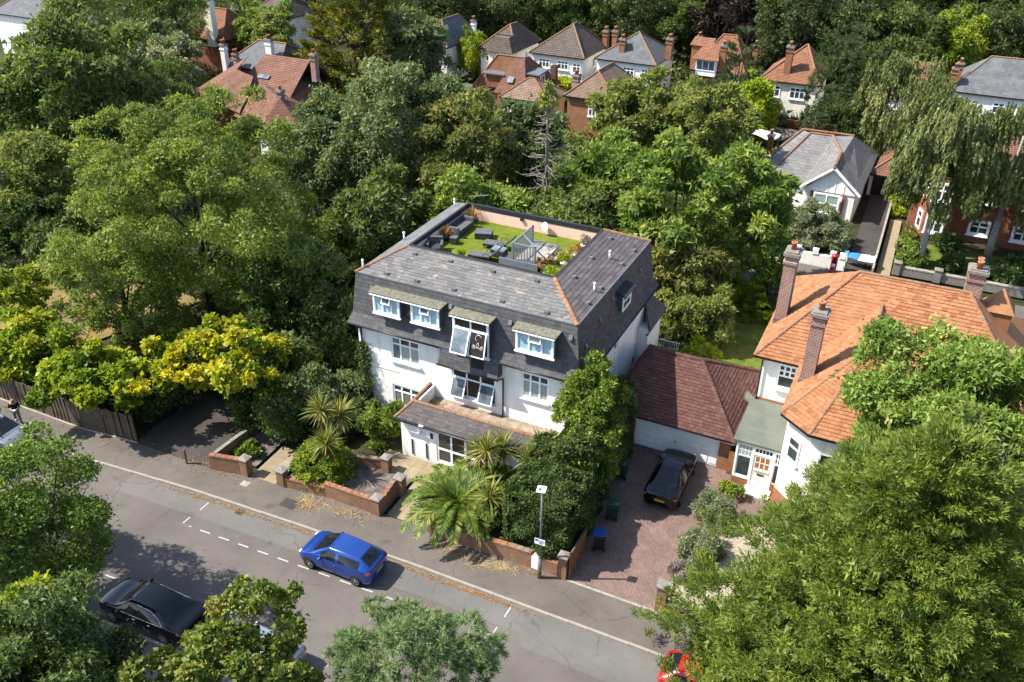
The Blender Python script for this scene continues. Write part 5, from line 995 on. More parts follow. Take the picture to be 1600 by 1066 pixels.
h_ = MB(); st_ = [(-1.2, .05, .9), (-.9, .42, .75), (-.1, .6, .7), (.7, .58, .7), (1.1, .5, .72)]
for a, b in zip(st_[:-1], st_[1:]):
    h_.face([(-3.1 + a[0], 68.1 - a[1], .4 + a[2]), (-3.1 + b[0], 68.1 - b[1], .4 + b[2]), (-3.1 + b[0], 68.1, .55), (-3.1 + a[0], 68.1, .6)]); h_.face([(-3.1 + a[0], 68.1 + a[1], .4 + a[2]), (-3.1 + b[0], 68.1 + b[1], .4 + b[2]), (-3.1 + b[0], 68.1, .55), (-3.1 + a[0], 68.1, .6)])
h_.face([(-2.0, 67.6, 1.12), (-2.0, 68.6, 1.12), (-2.0, 68.1, .55)]); h_.build('hull', M['lamp_white'], bt)
for nm, i0, i1, mt in (('white_cover', 2, 4, 'tarp_white'), ('blue_cover', 0, 2, 'tarp_blue')):
    c_ = MB()
    for a, b in zip(st_[i0:i1], st_[i0 + 1:i1 + 1]):
        for s_ in (-1, 1): c_.face([(-3.1 + a[0], 68.1 + s_ * a[1] * 1.05, .42 + a[2]), (-3.1 + b[0], 68.1 + s_ * b[1] * 1.05, .42 + b[2]), (-3.1 + b[0], 68.1, .75 + b[2]), (-3.1 + a[0], 68.1, .6 + a[2])])
    c_.build(nm, M[mt], bt)
for s_ in (-1, 1): MB().tube((-2.6, 68.1 + .3 * s_, .37), (-2.6, 68.1 + .3 * s_, .8), .06).build('trailer_leg', M['black_plastic'], bt)
cn = thing('white_canopy', (-16.2, 91.2, .35), 'white garden canopy roof seen among the trees', 'canopy'); c_ = MB()
for i in range(6):
    for j in range(4):
        f = lambda i, j: (-17.7 + i * .52 + .1 * j, 90.0 + j * .6 - .1 * i, 2.3 + .35 * math.sin(math.pi * i / 6) + .1 * math.sin(j * 2 + i))
        c_.face([f(i, j), f(i + 1, j), f(i + 1, j + 1), f(i, j + 1)])
c_.build('cover', M['tarp_white'], cn, True)
for x, y in ((-17.6, 90.1), (-14.7, 89.5), (-17.3, 92.3), (-14.4, 91.7)): MB().tube((x, y, .3), (x, y, 2.3), .03).build('leg', M['zinc'], cn)

# ---------------------------------------------------------------- cars
def catmull(P, k):
    P = np.asarray(P, float); n = len(P); out = []
    for i in range(n - 1):
        p0, p1, p2, p3 = P[max(i - 1, 0)], P[i], P[i + 1], P[min(i + 2, n - 1)]
        for t in np.arange(k) / k:
            out.append(0.5 * (2 * p1 + (p2 - p0) * t + (2 * p0 - 5 * p1 + 4 * p2 - p3) * t * t + (-p0 + 3 * p1 - 3 * p2 + p3) * t ** 3))
    out.append(P[-1]); return np.array(out)
HATCH = dict(st=[(-2.02, .40, .42, .70, .76, .34), (-1.99, .64, .32, .86, .95, .48), (-1.88, .78, .24, .98, 1.06, .56), (-1.66, .84, .2, 1.02, 1.20, .55), (-1.32, .86, .19, 1.03, 1.36, .52), (-.6, .86, .19, 1.0, 1.45, .57), (.1, .86, .19, .97, 1.445, .58), (.36, .86, .19, .96, 1.40, .575), (1.18, .85, .19, .93, 1.0, .70), (1.62, .82, .2, .82, .89, .66), (1.86, .75, .22, .70, .76, .58), (1.98, .60, .28, .58, .63, .48), (2.03, .38, .36, .50, .53, .3)], ws=(7, 8), rw=(2, 4), sw=(3.75, 7.45), pil=(5.45,), wx=(1.28, -1.24), wr=.315, door=(5.5, 7.2), mir=.62)
SALOON = dict(st=[(-2.42, .64, .36, .80, .86, .52), (-2.33, .86, .26, .94, 1.0, .7), (-1.72, .91, .2, .97, 1.06, .73), (-.98, .92, .19, .97, 1.36, .6), (-.35, .92, .19, .96, 1.44, .63), (.3, .92, .19, .95, 1.43, .63), (.58, .92, .19, .94, 1.37, .62), (1.25, .91, .19, .92, 1.0, .74), (1.85, .88, .2, .85, .92, .7), (2.28, .80, .22, .70, .78, .6), (2.42, .62, .32, .55, .6, .5)], ws=(6, 7), rw=(2, 3), sw=(2.5, 6.5), pil=(4.6,), wx=(1.48, -1.40), wr=.33, door=(3.2, 6.3), mir=.93)
COUPE = dict(st=[(-2.26, .42, .42, .74, .80, .36), (-2.23, .68, .32, .90, .97, .54), (-2.10, .84, .25, .97, 1.03, .66), (-1.75, .90, .2, .98, 1.06, .68), (-1.60, .90, .2, .98, 1.09, .66), (-.55, .90, .19, .97, 1.35, .55), (-.1, .90, .19, .96, 1.385, .57), (.3, .90, .19, .95, 1.37, .57), (.5, .90, .19, .94, 1.33, .57), (1.15, .90, .19, .91, 1.0, .72), (1.75, .87, .2, .82, .90, .68), (2.08, .78, .23, .70, .76, .58), (2.22, .58, .3, .58, .62, .46), (2.26, .36, .38, .5, .53, .3)], ws=(8, 9), rw=(4, 5), sw=(4.6, 8.4), pil=(6.5,), wx=(1.42, -1.33), wr=.33, door=(5.6, 8.2), mir=.85)
def car(label, loc, rz, spec, paint, L=None, W=None, plate=True, front='plate_white', group='cars parked along the street and drive'):
    t_ = thing('parked_car', loc, label, 'car', group, rz, False); st = spec['st']; k = 5; ctrl = []
    for (x, hw, zb, zs, zt, wt) in st:
        ctrl.append([(x, hw * .90, zb), (x, hw * .985, zb + .14), (x, hw, zb + (zs - zb) * .55), (x, hw * .97, zs), (x, wt, zt - .012), (x, wt * .62, zt + .012), (x, 0, zt + .022)])
    G = np.array(ctrl); G = catmull(G, k); G = catmull(G.transpose(1, 0, 2), 4).transpose(1, 0, 2)
    sx = (L or 2 * st[-1][0]) / (2 * st[-1][0]); sy = (W or 2 * max(s_[1] for s_ in st)) / (2 * max(s_[1] for s_ in st)); G[:, :, 0] *= sx; G[:, :, 1] *= sy
    ni, nj = G.shape[:2]; parts = {}
    for i in range(ni - 1):
        c = (i + .5) / k
        for j in range(nj - 1):
            r_ = j / 4.0
            key = 'body'
            if 3 <= r_ < 3.75 and spec['sw'][0] < c < spec['sw'][1] and all(abs(c - p_) > .12 for p_ in spec['pil']): key = 'side_window'
            if r_ >= 4.25 and spec['ws'][0] < c < spec['ws'][1]: key = 'windscreen'
            if r_ >= 4.25 and spec['rw'][0] + .25 < c < spec['rw'][1] - .05: key = 'rear_window'
            for s_ in (1, -1):
                kk = key + (str(s_) if key == 'side_window' else '')
                m_ = parts.setdefault(kk, MB()); q = [G[i, j], G[i + 1, j], G[i + 1, j + 1], G[i, j + 1]]; q = [(p_[0], p_[1] * s_, p_[2]) for p_ in q]
                m_.face(q if s_ < 0 else q[::-1])
    for e in (0, -1):
        q = [tuple(p_) for p_ in G[e]]; parts['body'].face(q + [(p_[0], -p_[1], p_[2]) for p_ in q[::-1][1:]])
    for kk, m_ in parts.items():
        nm = kk.rstrip('-1'); me = m_.mesh(nm, M[paint] if nm == 'body' else M['car_glass'], True)
        bmm = bmesh.new(); bmm.from_mesh(me); bmesh.ops.remove_doubles(bmm, verts=bmm.verts, dist=.0005); bmesh.ops.recalc_face_normals(bmm, faces=bmm.faces) if nm == 'body' else None; bmm.to_mesh(me); bmm.free(); me.polygons.foreach_set('use_smooth', [True] * len(me.polygons))
        link(nm, me, t_)
    seam = lambda pts: MB().path(pts, [.0065] * len(pts), 4).build('panel_seam', M['black_plastic'], t_)
    for s_ in (1, -1):
        for cc_ in spec['door'] if spec is not SALOON else (3.2, 4.6, 6.5):
            i_ = int(round(cc_ * k)); seam([(G[i_, j_, 0], (G[i_, j_, 1] + .002) * s_, G[i_, j_, 2]) for j_ in range(3, 13)])
    for cc_ in (spec['rw'][0] + .05, spec['ws'][1] + .25): i_ = int(round(cc_ * k)); seam([(G[i_, j_, 0], G[i_, j_, 1] * s_, G[i_, j_, 2] + .003) for s_, rg_ in ((1, range(14, 24)), (-1, range(24, 13, -1))) for j_ in rg_])
    Lh, Wh = st[-1][0] * sx, max(s_[1] for s_ in st) * sy; wr = spec['wr']
    for wx in spec['wx']:
        for s_ in (-1, 1):
            y = s_ * (Wh - .075)
            arch = MB(); n_ = 12
            for a in range(n_): p_, q_ = math.pi * a / n_, math.pi * (a + 1) / n_; ro, ri = wr + .07, wr - .02; yy = s_ * (Wh - .012); arch.face([(wx * sx + ro * math.cos(p_), yy - s_ * .02, wr + ro * math.sin(p_)), (wx * sx + ro * math.cos(q_), yy - s_ * .02, wr + ro * math.sin(q_)), (wx * sx + ri * math.cos(q_), yy, wr + ri * math.sin(q_)), (wx * sx + ri * math.cos(p_), yy, wr + ri * math.sin(p_))])
            arch.build('wheel_arch', M['black_plastic'], t_)
            ty = MB().lathe((wx * sx, y, wr), [(.0, -.1), (wr * .62, -.1), (wr * .97, -.09), (wr, -.04), (wr, .04), (wr * .97, .09), (wr * .66, .1), (.0, .06)], 22, 'y').build('wheel', M['tyre'], t_, True)
            rm = MB(); yo = y + s_ * .098; rm.lathe((wx * sx, yo, wr), [(wr * .66, 0), (wr * .66, s_ * .012), (wr * .58, s_ * .012), (wr * .58, -s_ * .02)], 20, 'y')
            for a in range(5): t = 2 * math.pi * a / 5 + .3; d = Vector((math.cos(t), 0, math.sin(t))); e = Vector((-d.z, 0, d.x)) * .035; c0 = Vector((wx * sx, yo, wr)); rm.face([c0 - e * 1.4, c0 + e * 1.4, c0 + d * wr * .6 + e + V(0, s_ * .012, 0), c0 + d * wr * .6 - e + V(0, s_ * .012, 0)])
            rm.lathe((wx * sx, yo, wr), [(0, s_ * .02), (.055, s_ * .015), (.06, 0)], 10, 'y'); sub('rim', rm, 'alloy', ty)
    fi, ri = len(st) - 1, 0
    for s_ in (-1, 1):
        MB().blob((Lh - .30 * sx, s_ * (Wh - .25), .68), (.25, .15, .09)).build('headlight', M['lamp_clear'], t_, True); MB().blob((-Lh + .22, s_ * (Wh - .17), .88), (.20, .145, .10)).build('tail_light', M['lamp_red'], t_, True)
        mx = 7 * 1.0; xm = spec['mir'] * sx; MB().blob((xm, s_ * (Wh + .07), .96), (.09, .11, .075)).build('door_mirror', M[paint], t_, True)
        for dx in ([(spec['door'][0] + .15)] if spec is not SALOON else [3.45, 4.75]): xx = float(np.interp(dx, range(len(st)), [q[0] for q in st])) * sx; MB().blob((xx, s_ * (Wh - .005), .78), (.10, .022, .022)).build('door_handle', M['chrome' if spec is SALOON else paint], t_, True)
    if plate: MB().box(-Lh - .005, -Lh + .05, -.26, .26, .62, .74).build('number_plate', M['plate_yellow'], t_)
    MB().box(Lh - .05, Lh + .008, -.26, .26, .36, .47).build('number_plate', M[front], t_); MB().box(Lh - .1, Lh + .004, -.42, .42, .48, .58).build('grille', M['black_plastic'], t_)
    MB().box(-Lh + .25, Lh - .25, -Wh + .2, Wh - .2, .16, .4).build('underbody', M['black_plastic'], t_)
    return t_
bc = car('bright blue three door hatchback parked at the kerb', (-20.27, 24.38, .005), R(180.8), HATCH, 'paint_blue')
MB().box(-1.76, -1.5, -.02, .02, 1.43, 1.46).build('roof_aerial', M['black_plastic'], bc)
sl = car('long black saloon with chrome window trim across the road', (-25.75, 18.1, .005), R(181), SALOON, 'paint_black', 4.85, 1.86)
tr_ = MB()
for s_ in (-1, 1): tr_.path([(-1.45, s_ * .90, .99), (-.4, s_ * .925, .975), (.6, s_ * .925, .955), (1.05, s_ * .92, .94)], [.013] * 4, 5); tr_.path([(-1.45, s_ * .90, .99), (-1.15, s_ * .74, 1.2), (-.7, s_ * .665, 1.385), (0, s_ * .65, 1.425)], [.012] * 4, 5)
tr_.build('chrome_trim', M['chrome'], sl, True)
car('silver car mostly hidden under the maple tree', (-20.3, 18.3, .005), R(181), HATCH, 'paint_silver', 4.1, 1.76)
cb = car('black coupe with yellow rear plate on the brick drive', (-8.25, 36.4, .365), R(91.5), COUPE, 'paint_black', 4.5, 1.8)

car('grey car cut by the left frame edge beside the walking man', (-42.95, 23.75, .005), R(3), HATCH, 'paint_grey', 4.2, 1.78)
car('red car mostly hidden under the cypress at the kerb', (-3.05, 24.85, .005), R(0.5), HATCH, 'paint_red', 4.0, 1.72)

# ---------------------------------------------------------------- person looking down at a phone
def skin_body(name, verts, edges, radii, mat, parent, root=0, lv=2):
    me = bpy.data.meshes.new(name); me.from_pydata(verts, edges, []); o = bpy.data.objects.new(name, me); col.objects.link(o); o.parent = parent
    md = o.modifiers.new('skin', 'SKIN'); md.use_smooth_shade = True
    for i, r_ in enumerate(radii): v_ = me.skin_vertices[0].data[i]; v_.radius = (r_, r_) if not isinstance(r_, tuple) else r_; v_.use_root = i == root
    s_ = o.modifiers.new('sub', 'SUBSURF'); s_.levels = lv; s_.render_levels = lv
    me.materials.append(M[mat]); return o
pe = thing('person', (-43.15, 25.3, .115), 'man in black t-shirt and grey trousers looking down at a phone on the pavement', 'person', rz=R(50), world=False)
# local: facing -Y
bv = [(0, 0, .95), (0, 0, 1.12), (0, .01, 1.3), (0, .01, 1.42), (0, -.02, 1.5), (0, -.05, 1.58), (0, -.07, 1.68), (.1, 0, .9), (.11, -.03, .5), (.11, .02, .09), (.12, -.14, .04), (-.1, 0, .9), (-.11, .04, .5), (-.12, .12, .09), (-.13, -.03, .04), (.19, .01, 1.38), (.25, -.02, 1.12), (.13, -.25, 1.08), (.07, -.32, 1.1), (-.19, .01, 1.38), (-.25, -.02, 1.12), (-.13, -.25, 1.08), (-.06, -.32, 1.1)]
be = [(0, 1), (1, 2), (2, 3), (3, 4), (4, 5), (5, 6), (0, 7), (7, 8), (8, 9), (9, 10), (0, 11), (11, 12), (12, 13), (13, 14), (3, 15), (15, 16), (16, 17), (17, 18), (3, 19), (19, 20), (20, 21), (21, 22)]
br = [.15, .15, .16, .13, .06, .09, .085, .09, .065, .045, .035, .09, .065, .045, .035, .065, .05, .036, .03, .065, .05, .036, .03]
skin_body('body', bv, be, br, 'skin', pe)
skin_body('t_shirt', [bv[i] for i in (0, 1, 2, 3, 15, 16, 19, 20)], [(0, 1), (1, 2), (2, 3), (3, 4), (4, 5), (3, 6), (6, 7)], [.17, .175, .185, .15, .085, .072, .085, .072], 'black_cloth', pe)
skin_body('trousers', [bv[i] for i in (0, 7, 8, 9, 11, 12, 13)], [(0, 1), (1, 2), (2, 3), (0, 4), (4, 5), (5, 6)], [.165, .105, .085, .07, .105, .085, .07], 'grey_cloth', pe)
for a, b in ((9, 10), (13, 14)): MB().blob(((bv[a][0] + bv[b][0]) / 2, (bv[a][1] + bv[b][1]) / 2, .05), (.055, .14, .05)).build('shoe', M['black_cloth'], pe, True)
MB().blob((0, .012, 1.6), (.09, .075, .05)).build('cropped_hair', M['grey_cloth'], pe, True); MB().blob((0, -.165, 1.615), (.016, .025, .025), 6, 4).build('nose', M['skin'], pe, True)
for s_ in (-1, 1):
    MB().blob((s_ * .092, -.06, 1.625), (.015, .03, .035), 8, 4).build('ear', M['skin'], pe, True); MB().blob((s_ * .034, -.142, 1.64), (.014, .01, .01), 6, 4).build('eye', M['black_cloth'], pe, True)
    for k in range(4): MB().path([(s_ * (.05 - k * .014), -.34, 1.12 - k * .012), (s_ * (.03 - k * .012), -.40, 1.13 - k * .012), (s_ * (.0 - k * .004), -.41, 1.15 - k * .01)], [.011, .01, .008], 6).build('finger', M['skin'], pe, True)
    MB().path([(s_ * .06, -.32, 1.13), (s_ * .04, -.36, 1.17)], [.013, .01], 6).build('thumb', M['skin'], pe, True)
ph = thing('phone', (-43.15, 25.3, .115), 'slim phone held in both hands of the walking man', 'phone', rz=R(50), world=False); MB().obox((-.08, -.44, 1.135), (.16, 0, 0), (0, .07, .045), (0, -.006, .01)).build('phone_case', M['plate_white'], ph)

# ---------------------------------------------------------------- vegetation
LEAF = {
 'oak': [(.0, (.018, .032, .006)), (.45, (.045, .07, .014)), (.85, (.085, .11, .026)), (1, (.13, .145, .045))],
 'robinia': [(0, (.03, .052, .008)), (.45, (.075, .11, .016)), (.82, (.135, .165, .028)), (.95, (.22, .20, .04)), (1, (.30, .20, .05))],
 'gold': [(0, (.035, .075, .008)), (.25, (.12, .19, .012)), (.5, (.32, .34, .018)), (.78, (.50, .43, .02)), (1, (.58, .47, .05))],
 'goldgreen': [(0, (.05, .10, .008)), (.4, (.14, .21, .015)), (.75, (.30, .33, .025)), (1, (.46, .40, .03))],
 'holm': [(0, (.022, .036, .012)), (.45, (.058, .082, .028)), (.85, (.10, .125, .05)), (1, (.17, .17, .08))],
 'brownoak': [(0, (.03, .04, .008)), (.45, (.075, .09, .02)), (.85, (.14, .135, .035)), (1, (.24, .13, .04))],
 'sycamore': [(0, (.022, .048, .006)), (.45, (.06, .10, .014)), (.85, (.12, .16, .026)), (1, (.22, .22, .04))],
 'ash': [(0, (.035, .052, .01)), (.45, (.09, .115, .022)), (.85, (.155, .165, .04)), (1, (.25, .20, .06))],
 'cypress': [(0, (.03, .055, .010)), (.4, (.085, .125, .018)), (.8, (.165, .20, .032)), (1, (.25, .26, .05))],
 'monterey': [(0, (.010, .018, .004)), (.45, (.04, .05, .006)), (.8, (.14, .135, .012)), (1, (.30, .25, .02))],
 'darkconifer': [(0, (.010, .022, .006)), (.45, (.028, .05, .014)), (.85, (.06, .085, .026)), (1, (.10, .12, .04))],
 'birch': [(0, (.035, .05, .014)), (.45, (.082, .105, .028)), (.85, (.145, .16, .05)), (1, (.23, .21, .08))],
 'pine': [(0, (.025, .05, .018)), (.45, (.065, .10, .04)), (.85, (.12, .155, .065)), (1, (.20, .19, .09))],
 'maple': [(0, (.035, .075, .01)), (.4, (.10, .15, .02)), (.78, (.21, .23, .04)), (.94, (.33, .29, .07)), (1, (.34, .12, .04))],
 'hedge': [(0, (.012, .026, .006)), (.45, (.035, .062, .013)), (.85, (.075, .11, .026)), (1, (.12, .15, .045))],
 'bay': [(0, (.03, .065, .008)), (.4, (.085, .14, .014)), (.8, (.18, .24, .03)), (1, (.30, .31, .05))],
 'broad': [(0, (.03, .06, .008)), (.45, (.085, .14, .02)), (.85, (.16, .21, .04)), (.96, (.28, .26, .08)), (1, (.42, .20, .08))],
 'woodoak': [(.0, (.018, .032, .008)), (.45, (.042, .065, .016)), (.85, (.08, .105, .028)), (1, (.13, .145, .045))],
 'woodsyc': [(0, (.022, .044, .008)), (.45, (.055, .09, .016)), (.85, (.105, .14, .028)), (1, (.18, .19, .04))],
 'copper': [(0, (.010, .006, .007)), (.5, (.03, .018, .018)), (1, (.065, .04, .036))],
 'limeleaf': [(0, (.12, .2, .008)), (.5, (.28, .36, .015)), (1, (.45, .48, .04))],
 'olive': [(0, (.05, .07, .03)), (.45, (.11, .14, .065)), (.85, (.19, .20, .11)), (1, (.30, .26, .19))],
 'palm': [(0, (.03, .065, .008)), (.45, (.085, .145, .018)), (.85, (.18, .23, .035)), (1, (.34, .32, .06))],
 'cordyline': [(0, (.06, .09, .012)), (.45, (.16, .20, .035)), (.8, (.32, .32, .08)), (1, (.48, .40, .13))],
 'rust': [(0, (.14, .06, .02)), (.5, (.34, .17, .06)), (1, (.55, .34, .14))],
 'lavender': [(0, (.12, .13, .08)), (.5, (.24, .22, .18)), (1, (.36, .30, .32))],
}
LGAIN = {'gold': 1.0, 'goldgreen': 1.12, 'limeleaf': .95, 'copper': 1.0, 'woodoak': 1.15, 'woodsyc': 1.15, 'rust': .9, 'lavender': .9, 'cordyline': .95, 'palm': 1.05, 'hedge': 1.6, 'cypress': 1.3, 'maple': 1.1, 'robinia': 1.8, 'holm': 1.9, 'sycamore': 1.85, 'ash': 1.75, 'brownoak': 1.8, 'oak': 2.0, 'pine': 2.1, 'birch': 1.6, 'broad': 1.6, 'bay': 1.15}
LM = {k: leafmat('leaf_' + k, [(a, tuple(c * LGAIN.get(k, 1.5) * w for c, w in zip(b, (1.03, 1.0, 1.08) if k not in ('gold', 'goldgreen', 'limeleaf', 'copper', 'rust', 'palm', 'cypress') else (1, 1, 1)))) for a, b in v], trans=.42) for k, v in LEAF.items()}
def unit(a): return a / np.maximum(1e-9, np.linalg.norm(a, axis=1))[:, None]
def leaf_mesh(name, P, D, Nn, ln, wd, tint, mat, fold=.25, tri=False):
    """kite shaped leaves: P base points, D long axes, Nn normals"""
    n = len(P); S = unit(np.cross(D, Nn)); ln = np.asarray(ln).reshape(-1, 1); wd = np.asarray(wd).reshape(-1, 1)
    mid = P + D * ln * .42 + unit(np.cross(S, D)) * (wd * fold)
    q = 3 if tri else 4
    vs = (np.stack([P - S * wd * .5, P + S * wd * .5, P + D * ln], 1) if tri else np.stack([P, mid + S * wd * .5, P + D * ln, mid - S * wd * .5], 1)).reshape(-1, 3).astype(np.float32)
    me = bpy.data.meshes.new(name); me.vertices.add(q * n); me.loops.add(q * n); me.polygons.add(n)
    me.vertices.foreach_set('co', vs.ravel()); me.loops.foreach_set('vertex_index', np.arange(q * n, dtype=np.int32)); me.polygons.foreach_set('loop_start', np.arange(0, q * n, q, dtype=np.int32))
    a = me.attributes.new('tint', 'FLOAT', 'POINT'); a.data.foreach_set('value', np.repeat(np.clip(tint, 0, 1).astype(np.float32), q))
    me.materials.append(LM[mat]); me.update(calc_edges=True); return me
def crown(seed, n, rx, ry, rz, leaf, mat, form='round', K=70, rc=.24, lump=.3, asp=.55, low=-.45, up=.5, tri=False, ctint=.35, base=0.0):
    """leaves gathered in clumps over a crown centred on the origin; returns mesh and clump centres"""
    g = np.random.default_rng(seed); S = np.array([rx, ry, rz])
    if form == 'tuft':
        Bn = max(8, K // 11); t = g.random(Bn) ** 1.15; a = g.random(Bn) * 2 * np.pi; L = ((1 - t) ** .7 * (.8 + .35 * g.random(Bn)) + .05) * (1 + lump * np.sin(a * 3 + seed)); b = np.arange(K) % Bn
        s_ = .30 + .72 * g.random(K) ** .75; w_ = g.normal(size=K) * .10 * (1.25 - s_ * .7); rise = .10 + .12 * g.random(Bn); ca, sa = np.cos(a[b]), np.sin(a[b]); rr = s_ * L[b]
        C = np.stack([ca * rr - sa * w_, sa * rr + ca * w_, t[b] * 2 - 1 + rise[b] * s_ * .6 - .16 * s_ ** 2 + g.normal(size=K) * .018], 1); O = unit(np.stack([ca - sa * w_ * 3, sa + ca * w_ * 3, .45 + .3 * g.random(K)], 1)); rk = np.full(K, rc)
    elif form in ('cone', 'spray'):
        t = g.random(K) ** 1.25; a = g.random(K) * 2 * np.pi; rr = (1 - t) ** .72 * (.38 + .62 * g.random(K) ** .5) + .02; rr *= 1 + lump * np.sin(a * 3 + seed) * np.cos(t * 9 + a)
        C = np.stack([np.cos(a) * rr, np.sin(a) * rr, t * 2 - 1], 1); O = unit(np.stack([np.cos(a), np.sin(a), .25 + .5 * t], 1)); rk = rc * (.7 + .6 * g.random(K)) * (.45 + .75 * (1 - t))
    else:
        d = unit(g.normal(size=(K * 4, 3))); d = d[d[:, 2] > low][:K]; K = len(d)
        ph = g.random((3, 3)) * 6; L = 1 + lump * (np.sin(d @ np.array([2.3, 1.1, .7]) * 2 + ph[0, 0]) * .5 + np.sin(d @ np.array([-1.2, 2.4, 1.5]) * 2.2 + ph[0, 1]) * .5)
        r = (.45 + .55 * g.random(K) ** .45); C = d * (r * L * (1 - rc * .6))[:, None]; C[:, 2] = np.where(C[:, 2] < 0, C[:, 2] * 1.3, C[:, 2]); O = d; rk = rc * (.6 + .8 * g.random(K))
    S = S * (.9 if form not in ('cone', 'spray', 'tuft') else 1.0); C = C * S; Rm = rk[:, None] * S.mean() * np.array([1, 1, .72])
    if form == 'tuft': Rm = rc * (.7 + .7 * g.random(K))[:, None] * np.array([1, 1, .8]); rk = Rm[:, 0]; pass
    wgt = rk ** 2; wgt /= wgt.sum(); k = g.choice(K, n, p=wgt); ct = g.random(K)
    e = unit(g.normal(size=(n, 3)) + O[k] * .75 + np.array([0, 0, up])); q = ((.30 + .70 * g.random(n) ** .55) * np.where(g.random(n) > .93, 1.15 + .5 * g.random(n), 1.0))[:, None]
    if form == 'weep':
        st = g.integers(0, 26, n); ss = g.normal(size=(K, 26, 3)); h = ss[k, st]; h = unit(h + O[k] * .5) * (.35 + .65 * np.abs(np.sin(st * 1.7 + k))[:, None]); ll = g.random(n) ** .8
        P = C[k] + h * Rm[k]; P[:, 2] -= ll * (.55 + 1.0 * np.abs(np.sin(st * 2.9 + k * 1.3))) * .9; P[:, :2] += O[k, :2] * (ll * .25)[:, None]
        D = unit(np.stack([g.normal(size=n) * .5, g.normal(size=n) * .5, -np.ones(n)], 1)); Nn = unit(O[k] + g.normal(size=(n, 3)) * .6 + np.array([0, 0, .4]))
    elif form in ('spray', 'frond'):
        ax = unit(O[k] * np.array([1, 1, .6]) + np.array([0, 0, .12]) + g.normal(size=(K, 3))[k] * .25); s_ = g.random(n) ** .7
        lat = unit(np.cross(ax, np.array([0, 0, 1.0]))); off = g.normal(size=n) * .38 * (1.05 - s_ * .75); P = C[k] + ax * ((s_ - .3) * 1.7)[:, None] * Rm[k, :1] + lat * (off * Rm[k, 0])[:, None] + np.array([0, 0, 1]) * (g.normal(size=n) * .12 * Rm[k, 0])[:, None]
        D = unit(ax + lat * np.sign(off)[:, None] * .55 + g.normal(size=(n, 3)) * .3 + np.array([0, 0, .15])); Nn = unit(np.array([0, 0, 1.0]) + g.normal(size=(n, 3)) * .45 + O[k] * .3)
    elif form == 'tuft':
        ax = unit(O[k] * np.array([1, 1, .35]) + np.array([0, 0, .42]) + g.normal(size=(K, 3))[k] * .3); e = unit(g.normal(size=(n, 3)) + ax * .55); P = C[k] + e * q * Rm[k] * np.array([.85, .85, .6]) + ax * ((g.random(n) - .4) * 1.4 * Rm[k, 0])[:, None]; D = unit(ax * .8 + e * .95 + g.normal(size=(n, 3)) * .35); Nn = unit(g.normal(size=(n, 3)) * .8 + np.array([0, 0, .8]))
    elif form == 'pine':
        J = 14; tt = unit(g.normal(size=(K, J, 3)) + O[:, None, :].repeat(J, 1) * .7 + np.array([0, 0, .5])) if False else None
        tc = g.normal(size=(K, J, 3)); tc /= np.linalg.norm(tc, axis=2)[:, :, None]; tc = tc + O[:, None, :] * .6 + np.array([0, 0, .55]); tc /= np.linalg.norm(tc, axis=2)[:, :, None]
        j = g.integers(0, J, n); c0 = C[k] + tc[k, j] * Rm[k] * (.55 + .45 * g.random((K, J))[k, j])[:, None]; D = unit(g.normal(size=(n, 3)) + tc[k, j] * .9); P = c0 + D * .02; Nn = unit(g.normal(size=(n, 3)) + np.array([0, 0, .6]))
    else:
        P = C[k] + e * q * Rm[k]; D = unit(g.normal(size=(n, 3)) + e * .5 - np.array([0, 0, .25])); Nn = unit(e * .5 + np.array([0, 0, .55]) + g.normal(size=(n, 3)) * .75)
    z0 = -rz if form in ('cone', 'spray') else -rz * .98
    if base: P[:, 2] = np.maximum(P[:, 2], base)
    ln = leaf * (.5 + 1.0 * g.random(n) ** 1.3); wd = ln * asp * (.8 + .4 * g.random(n)); tint = ctint * ct[k] + (1 - ctint) * g.random(n)
    return leaf_mesh('crown', P, D, Nn, ln, wd, tint, mat, tri=tri), C
def trunk_mb(h, r, C, zc, seed, nl=9, bend=.3):
    g = random.Random(seed); m = MB(); top = Vector((g.uniform(-bend, bend), g.uniform(-bend, bend), h)); pts = [Vector((0, 0, -.3)), Vector((0, 0, .1)), top * .35 + V(g.uniform(-.2, .2), 0, 0), top * .7, top]
    m.path(pts, [r * 1.5, r * 1.15, r * .85, r * .6, r * .3], 8)
    idx = list(range(len(C))); g.shuffle(idx)
    for i in idx[:nl]:
        c = Vector(C[i]) + V(0, 0, zc); s_ = top * g.uniform(.3, .85); mid = (s_ + c) / 2 + V(0, 0, -.1 * (c - s_).length * .5)
        m.path([s_, mid, c], [r * .38, r * .22, r * .07], 6)
    return m
CACHE = {}
